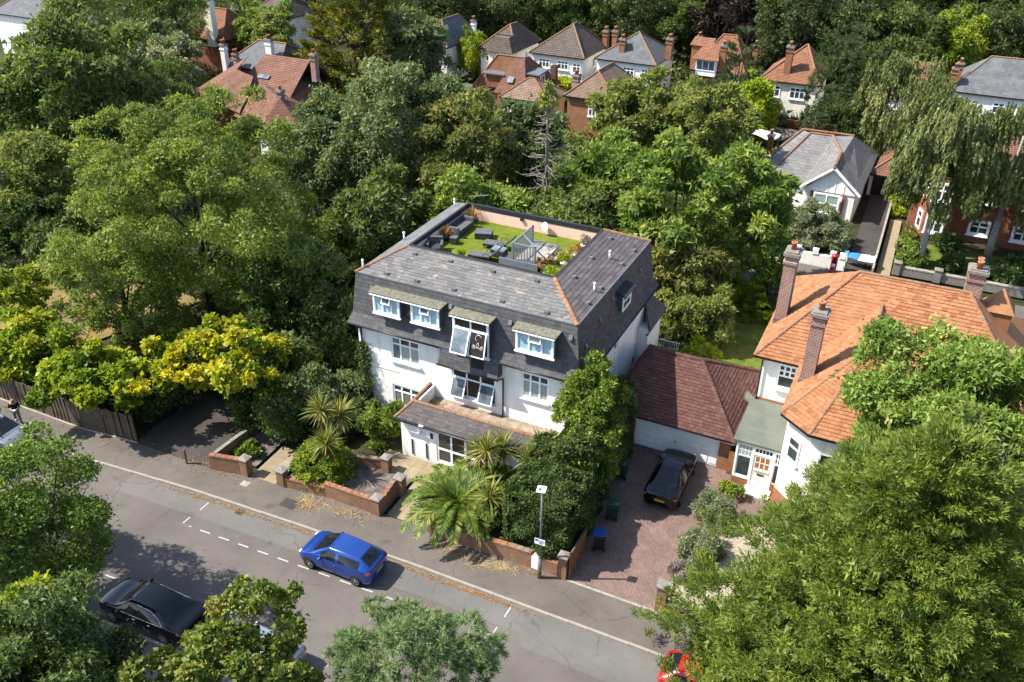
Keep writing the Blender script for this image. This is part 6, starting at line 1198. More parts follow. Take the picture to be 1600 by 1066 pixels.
def tree(name, label, x, y, zc, rx, rz, mat, cat='tree', group='trees around the houses', seed=1, n=26000, leaf=.3, form='round', ry=None, K=70, rc=.24, bark='bark', key=None, rz_=0, tr=.22, low=-.85, trunk=True, base=None, scale=None, **kw):
    """a thing with trunk and crown; key: share the crown mesh between trees of one kind, sized by scaling"""
    zg = gz(y) - .05 if y > 28 else .05
    t_ = thing(name, (x, y, zg), label, cat, group, rz_, False); h = zc - zg
    if key:
        if key not in CACHE: CACHE[key] = (crown(seed, n, 5, 5, 5, leaf * 5 / max(.1, rx), mat, form, K, rc, low=low, tri=True, **kw), 5.0)
        (me, C), r0 = CACHE[key]; sc = (rx / r0, (ry or rx) / r0, rz / r0); C = [(c[0] * sc[0], c[1] * sc[1], c[2] * sc[2]) for c in C]
        o = link('crown', me, t_, mw=Matrix.Translation((0, 0, h)) @ Matrix.Diagonal((*sc, 1)))
    else:
        me, C = crown(seed, n, rx, ry or rx, rz, leaf * (1.12 if y > 45 else 1), mat, form, K, rc, low=low, base=(-h + .05), tri=y > 33 or form in ('tuft', 'pine', 'spray'), **kw); o = link('crown', me, t_, mw=Matrix.Translation((0, 0, h)))
        if form == 'tuft': me2, _ = crown(seed + 9, int(rx * 8500), rx * .74, (ry or rx) * .74, rz * .8, .24, 'cypress', 'cone', 320, .15, lump=.1, asp=.45, tri=True, base=(-h + .3)); link('inner_foliage', me2, t_, mw=Matrix.Translation((0, 0, h - .9)))
    if trunk: trunk_mb(max(.4, h + rz * (.25 if form not in ('spray', 'cone', 'tuft') else .1)), tr, C, h, seed, 0 if form == 'tuft' else 9 if rx > 2 else 4).build('trunk', M[bark], t_, True)
    return t_
TG = 'trees around the houses'; SG = 'garden shrubs'
# left side
tree('oak_tree', 'huge dark green oak filling the far left corner', -67.3, 52.6, 9, 8.2, 7.6, 'oak', seed=3, n=60000, leaf=.36, K=120, rc=.2)
tree('oak_tree', 'mid green tree in front of the huge oak, above the dark shrub', -61.2, 43.1, 5.6, 4.3, 4.4, 'ash', seed=4, n=22000, leaf=.3)
tree('laurel_tree', 'dark glossy tree by the left lawn under the huge oak', -58.2, 40.0, 3.4, 3.9, 3.0, 'hedge', seed=5, n=18000, leaf=.34)
tree('golden_shrub', 'round yellow green shrub at the edge of the dry lawn', -52.6, 33.4, 2.6, 2.3, 2.2, 'goldgreen', cat='shrub', group=SG, seed=6, n=9000, leaf=.26, K=40)
tree('golden_shrub', 'large yellow green shrub behind the board fence near the walking man', -45.8, 29.4, 2.5, 2.9, 2.4, 'goldgreen', cat='shrub', group=SG, seed=7, n=12000, leaf=.26, K=45, ctint=.5)
tree('robinia_tree', 'very tall feathery green tree left of the white apartment block', -40.6, 38.6, 8.7, 7.9, 8.0, 'robinia', seed=8, n=120000, leaf=.21, K=260, rc=.13, lump=.35, tr=.3, asp=.5, ctint=.25)
tree('robinia_tree', 'lower feathery tree between the tall robinia and the golden tree', -43.8, 34.6, 4.6, 5.0, 4.4, 'robinia', seed=9, n=38000, leaf=.2, K=120, rc=.15, asp=.5)
tree('holm_oak', 'dense dark evergreen against the left side of the apartment block', -34.6, 39.4, 4.4, 3.6, 4.2, 'oak', seed=10, n=24000, leaf=.28, K=80, rc=.2)
tree('holm_oak', 'dark evergreen shrub beside the left wall of the apartment block', -30.6, 38.6, 3.0, 2.6, 2.9, 'hedge', seed=11, n=14000, leaf=.26)
tree('catalpa_tree', 'bright yellow leaved tree over the dark drive', -32.8, 31.4, 3.8, 4.7, 2.3, 'gold', ry=3.4, seed=12, n=16000, leaf=.27, K=110, rc=.14, asp=.85, low=-.3, lump=.6, ctint=.62)
tree('catalpa_tree', 'green and yellow big leaved tree hanging over the board fence', -38.6, 27.6, 3.0, 3.5, 1.9, 'goldgreen', ry=2.6, seed=13, n=17000, leaf=.28, K=60, rc=.2, asp=.85, low=-.3, lump=.35, ctint=.5)
for i, (x, y, zc, r, mt, lb) in enumerate(((-90.6, 82.7, 8, 6.2, 'oak', 'dark wood tree behind the huge oak'), (-76.8, 74.0, 6.5, 3.6, 'olive', 'grey leaved tree before the slate roofed house'), (-86, 84.2, 8.5, 4.2, 'oak', 'dark tree left of the broad pale chimney stack'), (-80.5, 93.5, 6, 4.0, 'sycamore', 'green tree between two orange roofs at the top left'), (-101, 84, 8, 5.2, 'oak', 'dark tree by the far white gable'), (-76.5, 90.0, 5.5, 3.6, 'ash', 'bushy light green tree behind the mossy slate roof'), (-82, 76, 7, 3.5, 'holm', 'dull green tree above the feathery robinia'), (-72, 66, 5.5, 4.2, 'oak', 'dark tree left of the crossing red roofs'))):
    tree('wood_tree', lb, x, y, zc, r, r * .95, mt, seed=30 + i, n=14000, leaf=.36, K=60, key='bg_' + mt, rz_=i)
tree('monterey_cypress', 'large dark conifer with yellow tipped layered branches', -61.5, 86.0, 7.6, 8.6, 8.8, 'monterey', seed=14, n=64000, leaf=.42, form='spray', K=420, rc=.17, asp=.3, lump=.1, tr=.4)
tree('holm_oak', 'round dark evergreen just right of the large conifer', -55.8, 89.6, 6.8, 4.3, 5.4, 'holm', seed=15, n=20000, leaf=.34)
tree('holm_oak', 'broad grey green holm oak behind the roof terrace', -39.6, 59.6, 8.0, 6.7, 6.6, 'holm', seed=16, n=60000, leaf=.27, K=130, rc=.2, tr=.35)
tree('holm_oak', 'smaller grey green holm oak below the gabled house', -44.8, 57.0, 5.6, 3.9, 4.8, 'holm', seed=17, n=22000, leaf=.28)
tree('oak_tree', 'brownish green oak behind the terrace sofa', -32.6, 59.0, 7.6, 4.6, 5.5, 'brownoak', seed=18, n=32000, leaf=.28, K=90, rc=.2)
tree('holm_oak', 'grey green tree between brownish oak and dead conifer', -29.6, 64.4, 6.8, 3.4, 4.4, 'holm', seed=19, n=22000, leaf=.28)
tree('sycamore_tree', 'green sycamore right behind the dead conifer', -20.9, 60.6, 6.0, 4.5, 4.9, 'sycamore', seed=20, n=32000, leaf=.34, K=90, rc=.2)
tree('sycamore_tree', 'broad sycamore behind the right end of the roof terrace', -14.8, 56.8, 6.8, 4.9, 5.1, 'sycamore', seed=21, n=34000, leaf=.34, K=95, rc=.2)
tree('sycamore_tree', 'sycamore beside the back lawn left of the bungalow', -10.6, 59.6, 6.6, 4.1, 5.0, 'sycamore', seed=22, n=28000, leaf=.34, K=80, rc=.2)
tree('brown_beech', 'yellow brown tree over the back lawn', -13.4, 54.2, 3.6, 3.4, 3.3, 'brownoak', seed=23, n=18000, leaf=.3)
tree('oak_tree', 'dark tree close behind the left parapet of the terrace', -34.6, 50.0, 4.8, 4.2, 4.6, 'oak', seed=24, n=26000, leaf=.3, K=80)
tree('oak_tree', 'mid green tree hugging the back of the apartment block', -28.0, 52.6, 4.8, 4.2, 4.5, 'sycamore', seed=25, n=24000, leaf=.3, K=80)
tree('oak_tree', 'deep green tree behind the pink parapet wall', -21.6, 53.4, 4.4, 4.0, 4.2, 'oak', seed=26, n=24000, leaf=.3, K=80)
tree('ash_tree', 'olive green ash in front of the pinkish roof', -24.8, 79.6, 6.3, 5.6, 3.9, 'ash', seed=27, n=36000, leaf=.3, K=120, rc=.17, lump=.3)
tree('ash_tree', 'olive green ash right of the hidden hip roof', -18.8, 78.6, 6.6, 4.6, 4.0, 'ash', seed=28, n=26000, leaf=.3, K=90, rc=.18, lump=.3)
tree('conifer_tree', 'dark pointed conifer before the orange gabled house', -20.6, 99.0, 5.4, 3.0, 5.4, 'darkconifer', seed=29, n=12000, leaf=.4, form='spray', K=120, rc=.25, asp=.25)
tree('ivy_tree', 'bright green ivy clad tree beside the white canopy', -17.6, 93.4, 4.2, 2.4, 4.0, 'limeleaf', seed=40, n=9000, leaf=.32)
tree('pine_tree', 'dark spreading pine beside the cream house', -9.0, 95.6, 7.4, 4.6, 6.0, 'darkconifer', seed=41, n=26000, leaf=.36, form='pine', K=110, rc=.2, asp=.2)
tree('pine_tree', 'lower pine bough mass behind the bungalow ridge', -8.6, 92.4, 3.6, 3.6, 3.4, 'darkconifer', seed=42, n=15000, leaf=.36, form='pine', K=70, rc=.24, asp=.2)
for i, (x, y, zc, r, mt, lb) in enumerate(((-66, 116, 6, 5.4, 'woodoak', 'dark wood tree behind the white slate house'), (-58, 119, 6.2, 5, 'woodoak', 'dark wood tree behind the yellowish bush by twin brown roofs'), (-51.5, 121, 6, 4.6, 'woodsyc', 'green wood tree over the left brown roof'), (-45.5, 122, 6.4, 5, 'woodsyc', 'green wood tree between the two brown roofs'), (-40, 121, 6.6, 5, 'woodoak', 'dark wood tree over the right brown roof'), (-35.5, 122, 5.8, 4.4, 'woodsyc', 'light wood tree over the blue grey slate roof'), (-29.6, 124, 6.6, 6.2, 'copper', 'purple black copper beech behind the orange gables'), (-24, 126, 6.4, 5.4, 'copper', 'second copper beech right of the first one'), (-18.8, 122, 6.8, 6.4, 'woodoak', 'tall dark tree behind the cream house chimney'), (-12.5, 123, 7, 6, 'woodoak', 'tall dark tree behind the dark pine'), (-5.6, 118, 6.8, 5.4, 'woodsyc', 'leafy green tree above the birches'), (-1.4, 121, 7, 4.6, 'goldgreen', 'bright green poplar like tree above the birches'), (5.2, 126, 6.6, 5.2, 'woodoak', 'dark tree behind the dark grey slate roof'), (12, 124, 6.6, 5.4, 'woodoak', 'dull tree at the right end of the wood'), (-73, 122, 6, 6, 'woodoak', 'wood tree behind the top left brown roof'), (-80, 112, 6, 5, 'woodsyc', 'wood tree right of the top left house'))):
    tree('wood_tree', lb, x, y, zc, r, r * 1.05, mt, seed=50 + i, n=14000, leaf=.36, K=60, key='bg_' + mt, rz_=i * 1.3, group='trees of the wood')
k_ = 0
for y in (134, 144):
    for x in range(-120, 30, 10):
        k_ += 1; mt = ['woodoak', 'woodsyc', 'woodoak', 'woodoak'][k_ % 4]; rr = 6 + (k_ * 37 % 10) * .15
        tree('wood_tree', 'distant tree deep in the dark wood beyond the houses', x + (k_ * 13 % 7) * .7, y + (k_ * 29 % 9) * .6, 6.5 + (k_ % 3), rr, rr * 1.1, mt, key='bg_' + mt, rz_=k_, group='deep wood trees', trunk=True)
tree('ornamental_tree', 'yellowish bush tree beside the twin brown roofs', -55.2, 103.4, 3.6, 2.6, 3.6, 'goldgreen', seed=70, n=9000, leaf=.36, key='bg_goldgreen'); tree('hedge_bush', 'bright hedge in front of the white brown roofed house', -41.4, 98.6, 1.8, 2.4, 1.8, 'limeleaf', cat='shrub', group=SG, seed=71, n=8000, leaf=.3); tree('hedge_bush', 'bright low hedge before the blue grey slate house', -37.4, 99.4, 1.6, 2.2, 1.6, 'limeleaf', cat='shrub', group=SG, seed=72, n=7000, leaf=.3)
# birches
tree('birch_tree', 'drooping birch with white trunk by the garden path', 1.0, 70.2, 9.8, 4.8, 4.9, 'birch', seed=80, n=70000, leaf=.22, form='weep', K=90, rc=.2, bark='birch_bark', tr=.24, asp=.5)
tree('birch_tree', 'drooping birch with forked white trunk before the brick house', 5.7, 73.6, 9.2, 5.2, 4.8, 'birch', seed=81, n=76000, leaf=.22, form='weep', K=95, rc=.2, bark='birch_bark', tr=.26, asp=.5)
tree('birch_tree', 'drooping birch behind the bungalow beside the alley', -3.4, 91.0, 7.6, 4.8, 4.8, 'birch', seed=82, n=34000, leaf=.25, form='weep', K=80, rc=.22, bark='birch_bark', tr=.24, asp=.5)
tree('birch_tree', 'drooping birch right of the brick house bay', 10.6, 73.0, 8.4, 4.4, 4.6, 'birch', seed=83, n=36000, leaf=.24, form='weep', K=80, rc=.22, bark='birch_bark', tr=.24, asp=.5)
# gardens on the right
tree('olive_bush', 'large grey green bush before the bungalow window', -6.9, 71.4, 1.9, 3.0, 1.9, 'olive', cat='shrub', group=SG, ry=2.4, seed=84, n=20000, leaf=.22, K=60, asp=.35)
tree('apple_tree', 'low spreading apple tree behind the garage', -11.3, 51.4, 2.5, 2.9, 2.2, 'ash', seed=85, n=20000, leaf=.2, K=70, rc=.2, asp=.5)
tree('lime_shrub', 'vivid lime yellow bush tucked behind the garage roof', -9.9, 47.9, 1.5, 1.15, 1.0, 'limeleaf', cat='shrub', group=SG, seed=86, n=5000, leaf=.2, K=25, rc=.35); tree('lime_shrub', 'yellow green bush by the back lawn under the beech', -10.4, 57.6, 1.4, 1.3, 1.2, 'limeleaf', cat='shrub', group=SG, seed=87, n=5000, leaf=.24, K=25, rc=.35)
tree('conifer_tree', 'yellowish loose conifer next to the first tall chimney', -8.0, 57.6, 3.4, 1.9, 3.2, 'goldgreen', seed=88, n=12000, leaf=.28, form='spray', K=90, rc=.24, asp=.3)
for i, (x, y, z, r, mt, lb) in enumerate(((.4, 70.6, 1.1, 1.2, 'sycamore', 'leafy shrub at the foot of the white birch trunk'), (-.2, 72.6, 1.2, 1.1, 'brownoak', 'reddish shrub beside the garden path'), (3.3, 70.6, 1.0, 1.2, 'hedge', 'dark shrub on the small front lawn behind the stone wall'), (2.6, 74.2, 1.1, 1.3, 'hedge', 'dark shrub below the white bay window'), (7.2, 70.4, 1.3, 1.9, 'hedge', 'dark mass of shrubs right of the second birch'), (-1.3, 80.5, 1.4, .9, 'limeleaf', 'yellow shrub at the end of the alley'), (-8.4, 62.8, .9, 1.0, 'sycamore', 'low green shrub on the back lane edge'))):
    tree('garden_shrub', lb, x, y, z, r, z, mt, cat='shrub', group=SG, seed=90 + i, n=5000, leaf=.2, K=25, rc=.35)
tree('bay_tree', 'tall bright green bay tree at the corner of the apartment block', -12.35, 35.1, 4.3, 1.85, 4.0, 'bay', seed=100, n=44000, leaf=.17, K=90, rc=.2, low=-.9)
tree('bay_tree', 'lower bright hedge tree between bay tree and brick drive', -11.6, 33.4, 3.0, 1.5, 2.8, 'bay', seed=101, n=13000, leaf=.17, K=50, rc=.26, low=-.9)
tree('bay_tree', 'deep green shrub joining bay tree and clipped hedge', -12.8, 32.8, 2.4, 2.0, 2.3, 'hedge', seed=102, n=14000, leaf=.16, K=50, rc=.26, low=-.9)
# clipped hedge block
def hedge(name, label, x0, x1, y0, y1, z1, mat, n, leaf, seed, cat='hedge'):
    g = np.random.default_rng(seed); zb = gz((y0 + y1) / 2); t_ = thing(name, ((x0 + x1) / 2, (y0 + y1) / 2, zb), label, cat); A = [(z1 - zb) * (y1 - y0), (z1 - zb) * (y1 - y0), (z1 - zb) * (x1 - x0), (z1 - zb) * (x1 - x0), (x1 - x0) * (y1 - y0)]; s_ = g.choice(5, n, p=np.array(A) / sum(A))
    U = g.random((n, 3)); P = np.stack([x0 + U[:, 0] * (x1 - x0), y0 + U[:, 1] * (y1 - y0), zb + U[:, 2] * (z1 - zb)], 1); Nn = np.zeros((n, 3))
    for i, (ax, val, sg) in enumerate(((0, x0, -1), (0, x1, 1), (1, y0, -1), (1, y1, 1), (2, z1, 1))): m_ = s_ == i; P[m_, ax] = val; Nn[m_, ax] = sg
    wob = .22 * np.sin(P @ np.array([2.1, 1.3, 1.7])) + .13 * np.sin(P @ np.array([-3.3, 4.1, 2.9])); rd_ = np.array([(x0 + x1) / 2, (y0 + y1) / 2, zb]); P = P + Nn * (wob - .12 * g.random(n) + .06 * (g.random(n) > .9))[:, None]; e = unit(P - rd_)
    P -= e * (np.maximum(0, np.linalg.norm((P - rd_) / np.array([x1 - x0, y1 - y0, 2 * (z1 - zb)]), axis=1) - .62) * 1.6)[:, None]
    D = unit(g.normal(size=(n, 3)) + Nn * .6); link('foliage', leaf_mesh('foliage', P, D, unit(Nn + g.normal(size=(n, 3)) * .55 + np.array([0, 0, .25])), leaf * (.7 + .6 * g.random(n)), leaf * .6 * (.7 + .6 * g.random(n)), g.random(n) * .7 + .3 * (np.sin(P @ np.array([5, 4, 6])) * .5 + .5), mat), t_)
    MB().box(x0 + .6, x1 - .6, y0 + .6, y1 - .6, zb, z1 - .75).build('twig_core', M['bedding'], t_); return t_
hedge('clipped_hedge', 'clipped dark green hedge block behind the lamp post', -14.2, -10.75, 28.45, 32.0, 3.6, 'hedge', 40000, .15, 110)
hedge('clipped_hedge', 'dark hedge row along the left edge of the brick drive', -12.6, -11.0, 32.0, 38.3, 4.9, 'hedge', 26000, .16, 111)
hedge('garden_hedge', 'leafy hedge behind the left board fence', -52, -36.5, 28.4, 30.2, 2.0, 'hedge', 26000, .22, 112)
hedge('garden_hedge', 'dark hedge closing the far end of the dark drive', -37, -29.5, 44.5, 47, 3.2, 'oak', 16000, .28, 113)
# ivy climbing the left corner of the apartment block
g_ = np.random.default_rng(61); n_ = 3200; zz_ = .4 + 4.3 * g_.random(n_) ** 1.2; wx_ = .16 + .22 * np.abs(np.sin(zz_ * 2.1)) * (1 - zz_ / 5.2)
iv = thing('ivy', (-26.2, 35.4, .35), 'ivy climbing the downpipe at the left corner of the white wall', 'ivy'); P_ = np.stack([-26.25 + g_.normal(size=n_) * wx_, 35.44 - .1 * g_.random(n_), zz_], 1)
link('foliage', leaf_mesh('foliage', P_, unit(g_.normal(size=(n_, 3)) + np.array([0, -.3, -.3])), unit(g_.normal(size=(n_, 3)) * .5 + np.array([0, -1, .3])), .13 * (.6 + .7 * g_.random(n_)), .1 * (.6 + .7 * g_.random(n_)), g_.random(n_), 'hedge'), iv); MB().path([(-26.2, 35.42, .3), (-26.28, 35.43, 2.4), (-26.2, 35.43, 4.4)], [.03, .02, .01], 5).build('stem', M['bark'], iv)
# shrubs round the apartment block
for i, (x, y, z, r, mt, lb, lf) in enumerate(((-29.8, 31.2, 2.3, 2.5, 'hedge', 'dark evergreen shrub behind the small gate path', .2), (-28.4, 33.0, 2.0, 1.8, 'holm', 'grey green shrub between the small gate and the white wall', .2), (-27.2, 34.6, 1.5, 1.5, 'holm', 'shrub at the left corner of the white wall', .18), (-23.9, 33.4, 1.2, 1.3, 'bay', 'yellow flecked laurel beside the porch', .17), (-25.2, 33.6, 1.1, 1.1, 'hedge', 'low dark shrub below the ground floor window', .17), (-29.6, 29.0, .45, .7, 'sycamore', 'low leafy plants inside the small garden wall', .2), (-26.0, 32.2, .8, .9, 'hedge', 'low dark shrub behind the golden dome bush', .17), (-33.2, 35.2, 1.8, 2.2, 'hedge', 'dark shrub mass at the end of the drive', .24), (-37.2, 30.6, 1.7, 2.1, 'hedge', 'dark undergrowth below the golden tree', .24), (-31.0, 34.6, 2.2, 2.0, 'oak', 'tall dark shrub right of the golden tree', .22), (-35.3, 33.4, 2.0, 2.0, 'hedge', 'dark shrub on the left edge of the dark drive', .2), (-31.6, 31.2, 1.2, 1.2, 'hedge', 'dark shrub just behind the pale coped return wall', .18), (-30.0, 42.5, 2.0, 2.2, 'oak', 'shrub against the side wall of the apartment block', .24), (-17.4, 28.9, .7, .8, 'goldgreen', 'small golden shrub at the foot of the date palm', .14), (-9.4, 40.5, .2, .2, 'hedge', 'x', .1))):
    if lb == 'x': continue
    tree('garden_shrub', lb, x, y, z, r, z, mt, cat='shrub', group=SG, seed=120 + i, n=8000 if r > 1 else 4500, leaf=lf, K=35, rc=.32, low=-.8)
tree('dome_bush', 'clipped golden green dome bush behind the low brick wall', -24.95, 29.3, .75, 1.85, 1.6, 'goldgreen', cat='shrub', group=SG, seed=140, n=24000, leaf=.11, K=380, rc=.11, lump=.04, low=-.7, ctint=.6)
# bushes by the right hand drive
tree('olive_bush', 'silvery round bush beside the parked coupe', -5.5, 34.7, .9, 1.25, 1.1, 'olive', cat='shrub', group=SG, seed=141, n=14000, leaf=.13, K=45, rc=.3, asp=.35, low=-.8); tree('olive_bush', 'silvery green bush nearer the gate pier', -5.5, 32.2, .75, 1.15, 1.0, 'olive', cat='shrub', group=SG, seed=142, n=12000, leaf=.13, K=40, rc=.3, asp=.35, low=-.8)
tree('lavender_bush', 'lavender tinted border plant along the brick drive', -6.0, 30.6, .45, .7, .6, 'lavender', cat='shrub', group=SG, seed=143, n=5000, leaf=.14, K=25, asp=.2, trunk=False); tree('lavender_bush', 'lavender clump just behind the coupe', -5.8, 36.0, .6, .7, .55, 'lavender', cat='shrub', group=SG, seed=144, n=4500, leaf=.14, K=25, asp=.2, trunk=False)
fl = thing('flower_pot', (-5.15, 37.0, .36), 'terracotta pot of pink and yellow flowers by the front door', 'plant pot'); MB().lathe((-5.15, 37.0, .36), [(0, 0), (.2, 0), (.28, .38), (.31, .38), (.31, .44), (.24, .44), (0, .4)], 14).build('pot', M['terracotta'], fl, True)
g_ = np.random.default_rng(5)
for nm, mt, cx, cy_, rr_, nn2 in (('yellow_leaves', 'goldgreen', -5.45, 36.9, .5, 1600), ('green_leaves', 'sycamore', -5.0, 36.9, .4, 900)):
    me, _ = crown(int(nn2), nn2, rr_, rr_, rr_ * .8, .12, mat=mt, K=18, rc=.4); link(nm, me, fl, mw=Matrix.Translation((cx, cy_, .85)))
pk_ = MB()
for i in range(60): p_ = Vector((-4.85 + random.Random(i).uniform(-.35, .35), 36.85 + random.Random(i + 99).uniform(-.25, .25), .75 + random.Random(i + 7).uniform(-.15, .25))); pk_.blob(p_, (.045, .045, .03), 6, 3)
pk_.build('pink_flowers', M['flower_pink'], fl)
# palms
def sword(name, c, n, ln, wd, mat, parent, seed, el=(-35, 85), droop=.35):
    """rosette of sword leaves, bent in two segments"""
    g = np.random.default_rng(seed); a = g.random(n) * 2 * np.pi; e = np.radians(el[0] + (el[1] - el[0]) * g.random(n) ** .8); D = np.stack([np.cos(a) * np.cos(e), np.sin(a) * np.cos(e), np.sin(e)], 1); L = ln * (.7 + .5 * g.random(n))
    P0 = np.array(c) + D * .05; P1 = P0 + D * (L * .55)[:, None]; D2 = unit(D - np.array([0, 0, 1]) * (droop * (.4 + g.random(n)))[:, None]); S = unit(np.cross(D, np.array([0, 0, 1.0]) + 1e-3)); w_ = (wd * (.7 + .6 * g.random(n)))[:, None]; P2 = P1 + D2 * (L * .5)[:, None]
    vs = np.stack([P0 - S * w_ * .35, P0 + S * w_ * .35, P1 + S * w_ * .5, P1 - S * w_ * .5, P2], 1).reshape(-1, 3); f = []
    for i in range(n): b = 5 * i; f += [(b, b + 1, b + 2, b + 3), (b + 3, b + 2, b + 4)]
    me = bpy.data.meshes.new(name); me.from_pydata(vs.tolist(), [], f); at_ = me.attributes.new('tint', 'FLOAT', 'POINT'); at_.data.foreach_set('value', np.repeat(g.random(n).astype(np.float32), 5)); me.materials.append(LM[mat]); return link(name, me, parent)
def cordyline(label, x, y, heads, seed, n=130, ln=1.05):
    t_ = thing('cabbage_palm', (x, y, gz(y)), label, 'palm', 'cabbage palms'); m = MB()
    for k, (hx, hy, hz) in enumerate(heads):
        m.path([(x, y, gz(y) - .1), ((x + hx) / 2 + .08, (y + hy) / 2, (gz(y) + hz) / 2), (hx, hy, hz)], [.11, .085, .07], 8); sword('leaf_rosette', (hx, hy, hz), n, ln, .055, 'cordyline', t_, seed + k); sword('dead_skirt', (hx, hy, hz - .15), 40, ln * .6, .05, 'rust', t_, seed + k + 50, (-85, -50), .2)
    m.build('trunk', M['bark'], t_, True)
cordyline('tall twin headed cabbage palm behind the golden dome bush', -25.3, 29.9, [(-25.6, 30.4, 3.3), (-24.8, 30.9, 3.0), (-24.5, 29.2, 2.35)], 200); cordyline('cabbage palm with three heads in front of the porch doors', -16.3, 30.9, [(-16.4, 31.4, 3.2), (-15.9, 32.2, 3.0), (-16.9, 31.6, 2.6)], 210); cordyline('cabbage palm leaning over the curved brick wall', -15.1, 28.9, [(-15.1, 29.2, 2.4), (-15.3, 28.4, 1.3), (-14.5, 29.6, 1.9)], 220); cordyline('cabbage palm half lost in the clipped hedge', -14.4, 31.6, [(-14.4, 31.8, 3.0), (-14.0, 32.6, 3.3)], 230, 80)
cordyline('young cabbage palm beside the left house corner', -25.9, 34.2, [(-25.9, 34.2, 1.3)], 240, 70, .6)
def frond_mesh(L, seed, leafl=.42):
    g = np.random.default_rng(seed); m_ = 34; t = np.linspace(0.06, 1, m_); ang = np.radians(62 - 95 * t ** 1.25); xs_ = np.cumsum(np.cos(ang)) * L / m_; zs_ = np.cumsum(np.sin(ang)) * L / m_; P = []; D = []; Nn = []; ln = []; T = []
    for i in range(m_):
        tg = np.array([np.cos(ang[i]), 0, np.sin(ang[i])])
        for s_ in (-1, 1):
            for q_ in range(2):
                P.append((xs_[i] + q_ * .03, 0, zs_[i])); D.append(tg * .75 + np.array([0, s_, 0]) * .75 + np.array([0, 0, .28 - .35 * t[i]]) + g.normal(size=3) * .06); Nn.append(np.array([-tg[2], 0, tg[0]]) + g.normal(size=3) * .2); ln.append(leafl * np.sin(np.pi * min(1, .16 + t[i] * .82)) ** .6 + .06); T.append(g.random())
    me = leaf_mesh('frond', np.array(P), unit(np.array(D)), unit(np.array(Nn)), np.array(ln), np.full(len(P), .075), np.array(T), 'palm', .1); return me
dp = thing('date_palm', (-16.9, 29.3, gz(29.3)), 'bushy date palm with arching feather fronds beside the patio', 'palm', world=False); FM = [frond_mesh(3.3, 1, .6), frond_mesh(2.9, 2, .55), frond_mesh(2.3, 3, .5)]; gg = random.Random(4)
for k in range(38):
    lv = k / 38; el = R(-8 + 62 * lv); link('frond', FM[0 if k < 16 else 1 if k < 28 else 2], dp, mw=Matrix.Translation((0, 0, 1.0)) @ Matrix.Rotation(k * 2.4, 4, 'Z') @ Matrix.Rotation(-el * .5 + R(18), 4, 'Y') @ Matrix.Scale(gg.uniform(.85, 1.12), 4))
MB().lathe((0, 0, -.1), [(0, 0), (.34, 0), (.36, .6), (.26, 1.15), (0, 1.25)], 12).build('trunk', M['bark'], dp, True)
dp2 = copy_tree(dp); dp2.location = (-13.0, 33.6, gz(33)); dp2.rotation_euler = (0, 0, 1); dp2.scale = (.75,) * 3; dp2['label'] = 'smaller date palm between bay tree and porch'
dp3 = copy_tree(dp); dp3.location = (-15.6, 31.6, gz(31)); dp3.rotation_euler = (0, 0, 2.2); dp3.scale = (.7,) * 3; dp3['label'] = 'date palm pressed against the porch front'
for x, y, s_, lb in ((-24.5, 45.35, 1.1, 'bronze spiky plant behind the terrace sofa'), (-24.7, 42.35, .8, 'bronze spiky plant at the near end of the terrace sofa')):
    t_ = thing('flax_plant', (x, y, FZ), lb, 'potted plant', 'plants on the roof terrace'); MB().lathe((x, y, FZ), [(0, 0), (.16, 0), (.2, .3), (.16, .3), (0, .26)], 12).build('pot', M['black_plastic'], t_, True); sword('leaf_rosette', (x, y, FZ + .3), 90, .7 * s_, .045, 'rust', t_, int(x * 10) % 50 + 300, (5, 88), .3)
for i, (x, y, mt, s_, lb) in enumerate(((-17.8, 41.0, 'rust', .5, 'orange grass in a white pot next to the boxed hatch'), (-17.75, 42.3, 'lavender', .55, 'big dry plant in a grey pot right of the hatch'), (-17.0, 42.0, 'goldgreen', .45, 'yellow green plant in a white pot by the right parapet'), (-16.85, 43.3, 'rust', .45, 'pinkish dry plant in a white tub by the right parapet'), (-16.9, 44.7, 'lavender', .4, 'pale plant in a round white pot near the back wall'), (-17.0, 40.2, 'limeleaf', .45, 'yellow plant in the corner of the right parapet'), (-22.6, 40.3, 'limeleaf', .25, 'small yellow plant by the front parapet'))):
    t_ = thing('potted_plant', (x, y, FZ), lb, 'potted plant', 'plants on the roof terrace'); MB().lathe((x, y, FZ), [(0, 0), (.14, 0), (.19, .32), (.21, .32), (.21, .36), (.15, .36), (0, .3)], 14).build('pot', M['lamp_white'], t_, True); me, _ = crown(400 + i, 700, s_, s_, s_ * .85, .12, mt, K=14, rc=.4, asp=.35); link('foliage', me, t_, mw=Matrix.Translation((x, y, FZ + .36 + s_ * .55)))
# dead conifer
dc_ = thing('dead_conifer', (-24.6, 56.6, .3), 'bare grey dead conifer standing behind the terrace', 'tree'); m = MB().path([(-24.6, 56.6, .2), (-24.55, 56.6, 7), (-24.6, 56.6, 14.5)], [.2, .14, .04], 7); rg = random.Random(12)
for k in range(130):
    z = rg.uniform(4, 13.2); a = rg.random() * 6.28; L = (14.4 - z) * .22 * rg.uniform(.6, 1.15) + .2; p0 = Vector((-24.58, 56.6, z)); p1 = p0 + Vector((math.cos(a) * L, math.sin(a) * L, -.12 * L)); p2 = p1 + Vector((math.cos(a) * L * .3, math.sin(a) * L * .3, .12 * L)); m.path([p0, p1, p2], [.035, .02, .008], 5)
    for j in range(3): b = p0 + (p1 - p0) * rg.uniform(.35, 1); m.tube(b, b + Vector((rg.uniform(-.5, .5), rg.uniform(-.5, .5), rg.uniform(-.35, .1))) * L * .5, .012, .005, 4)
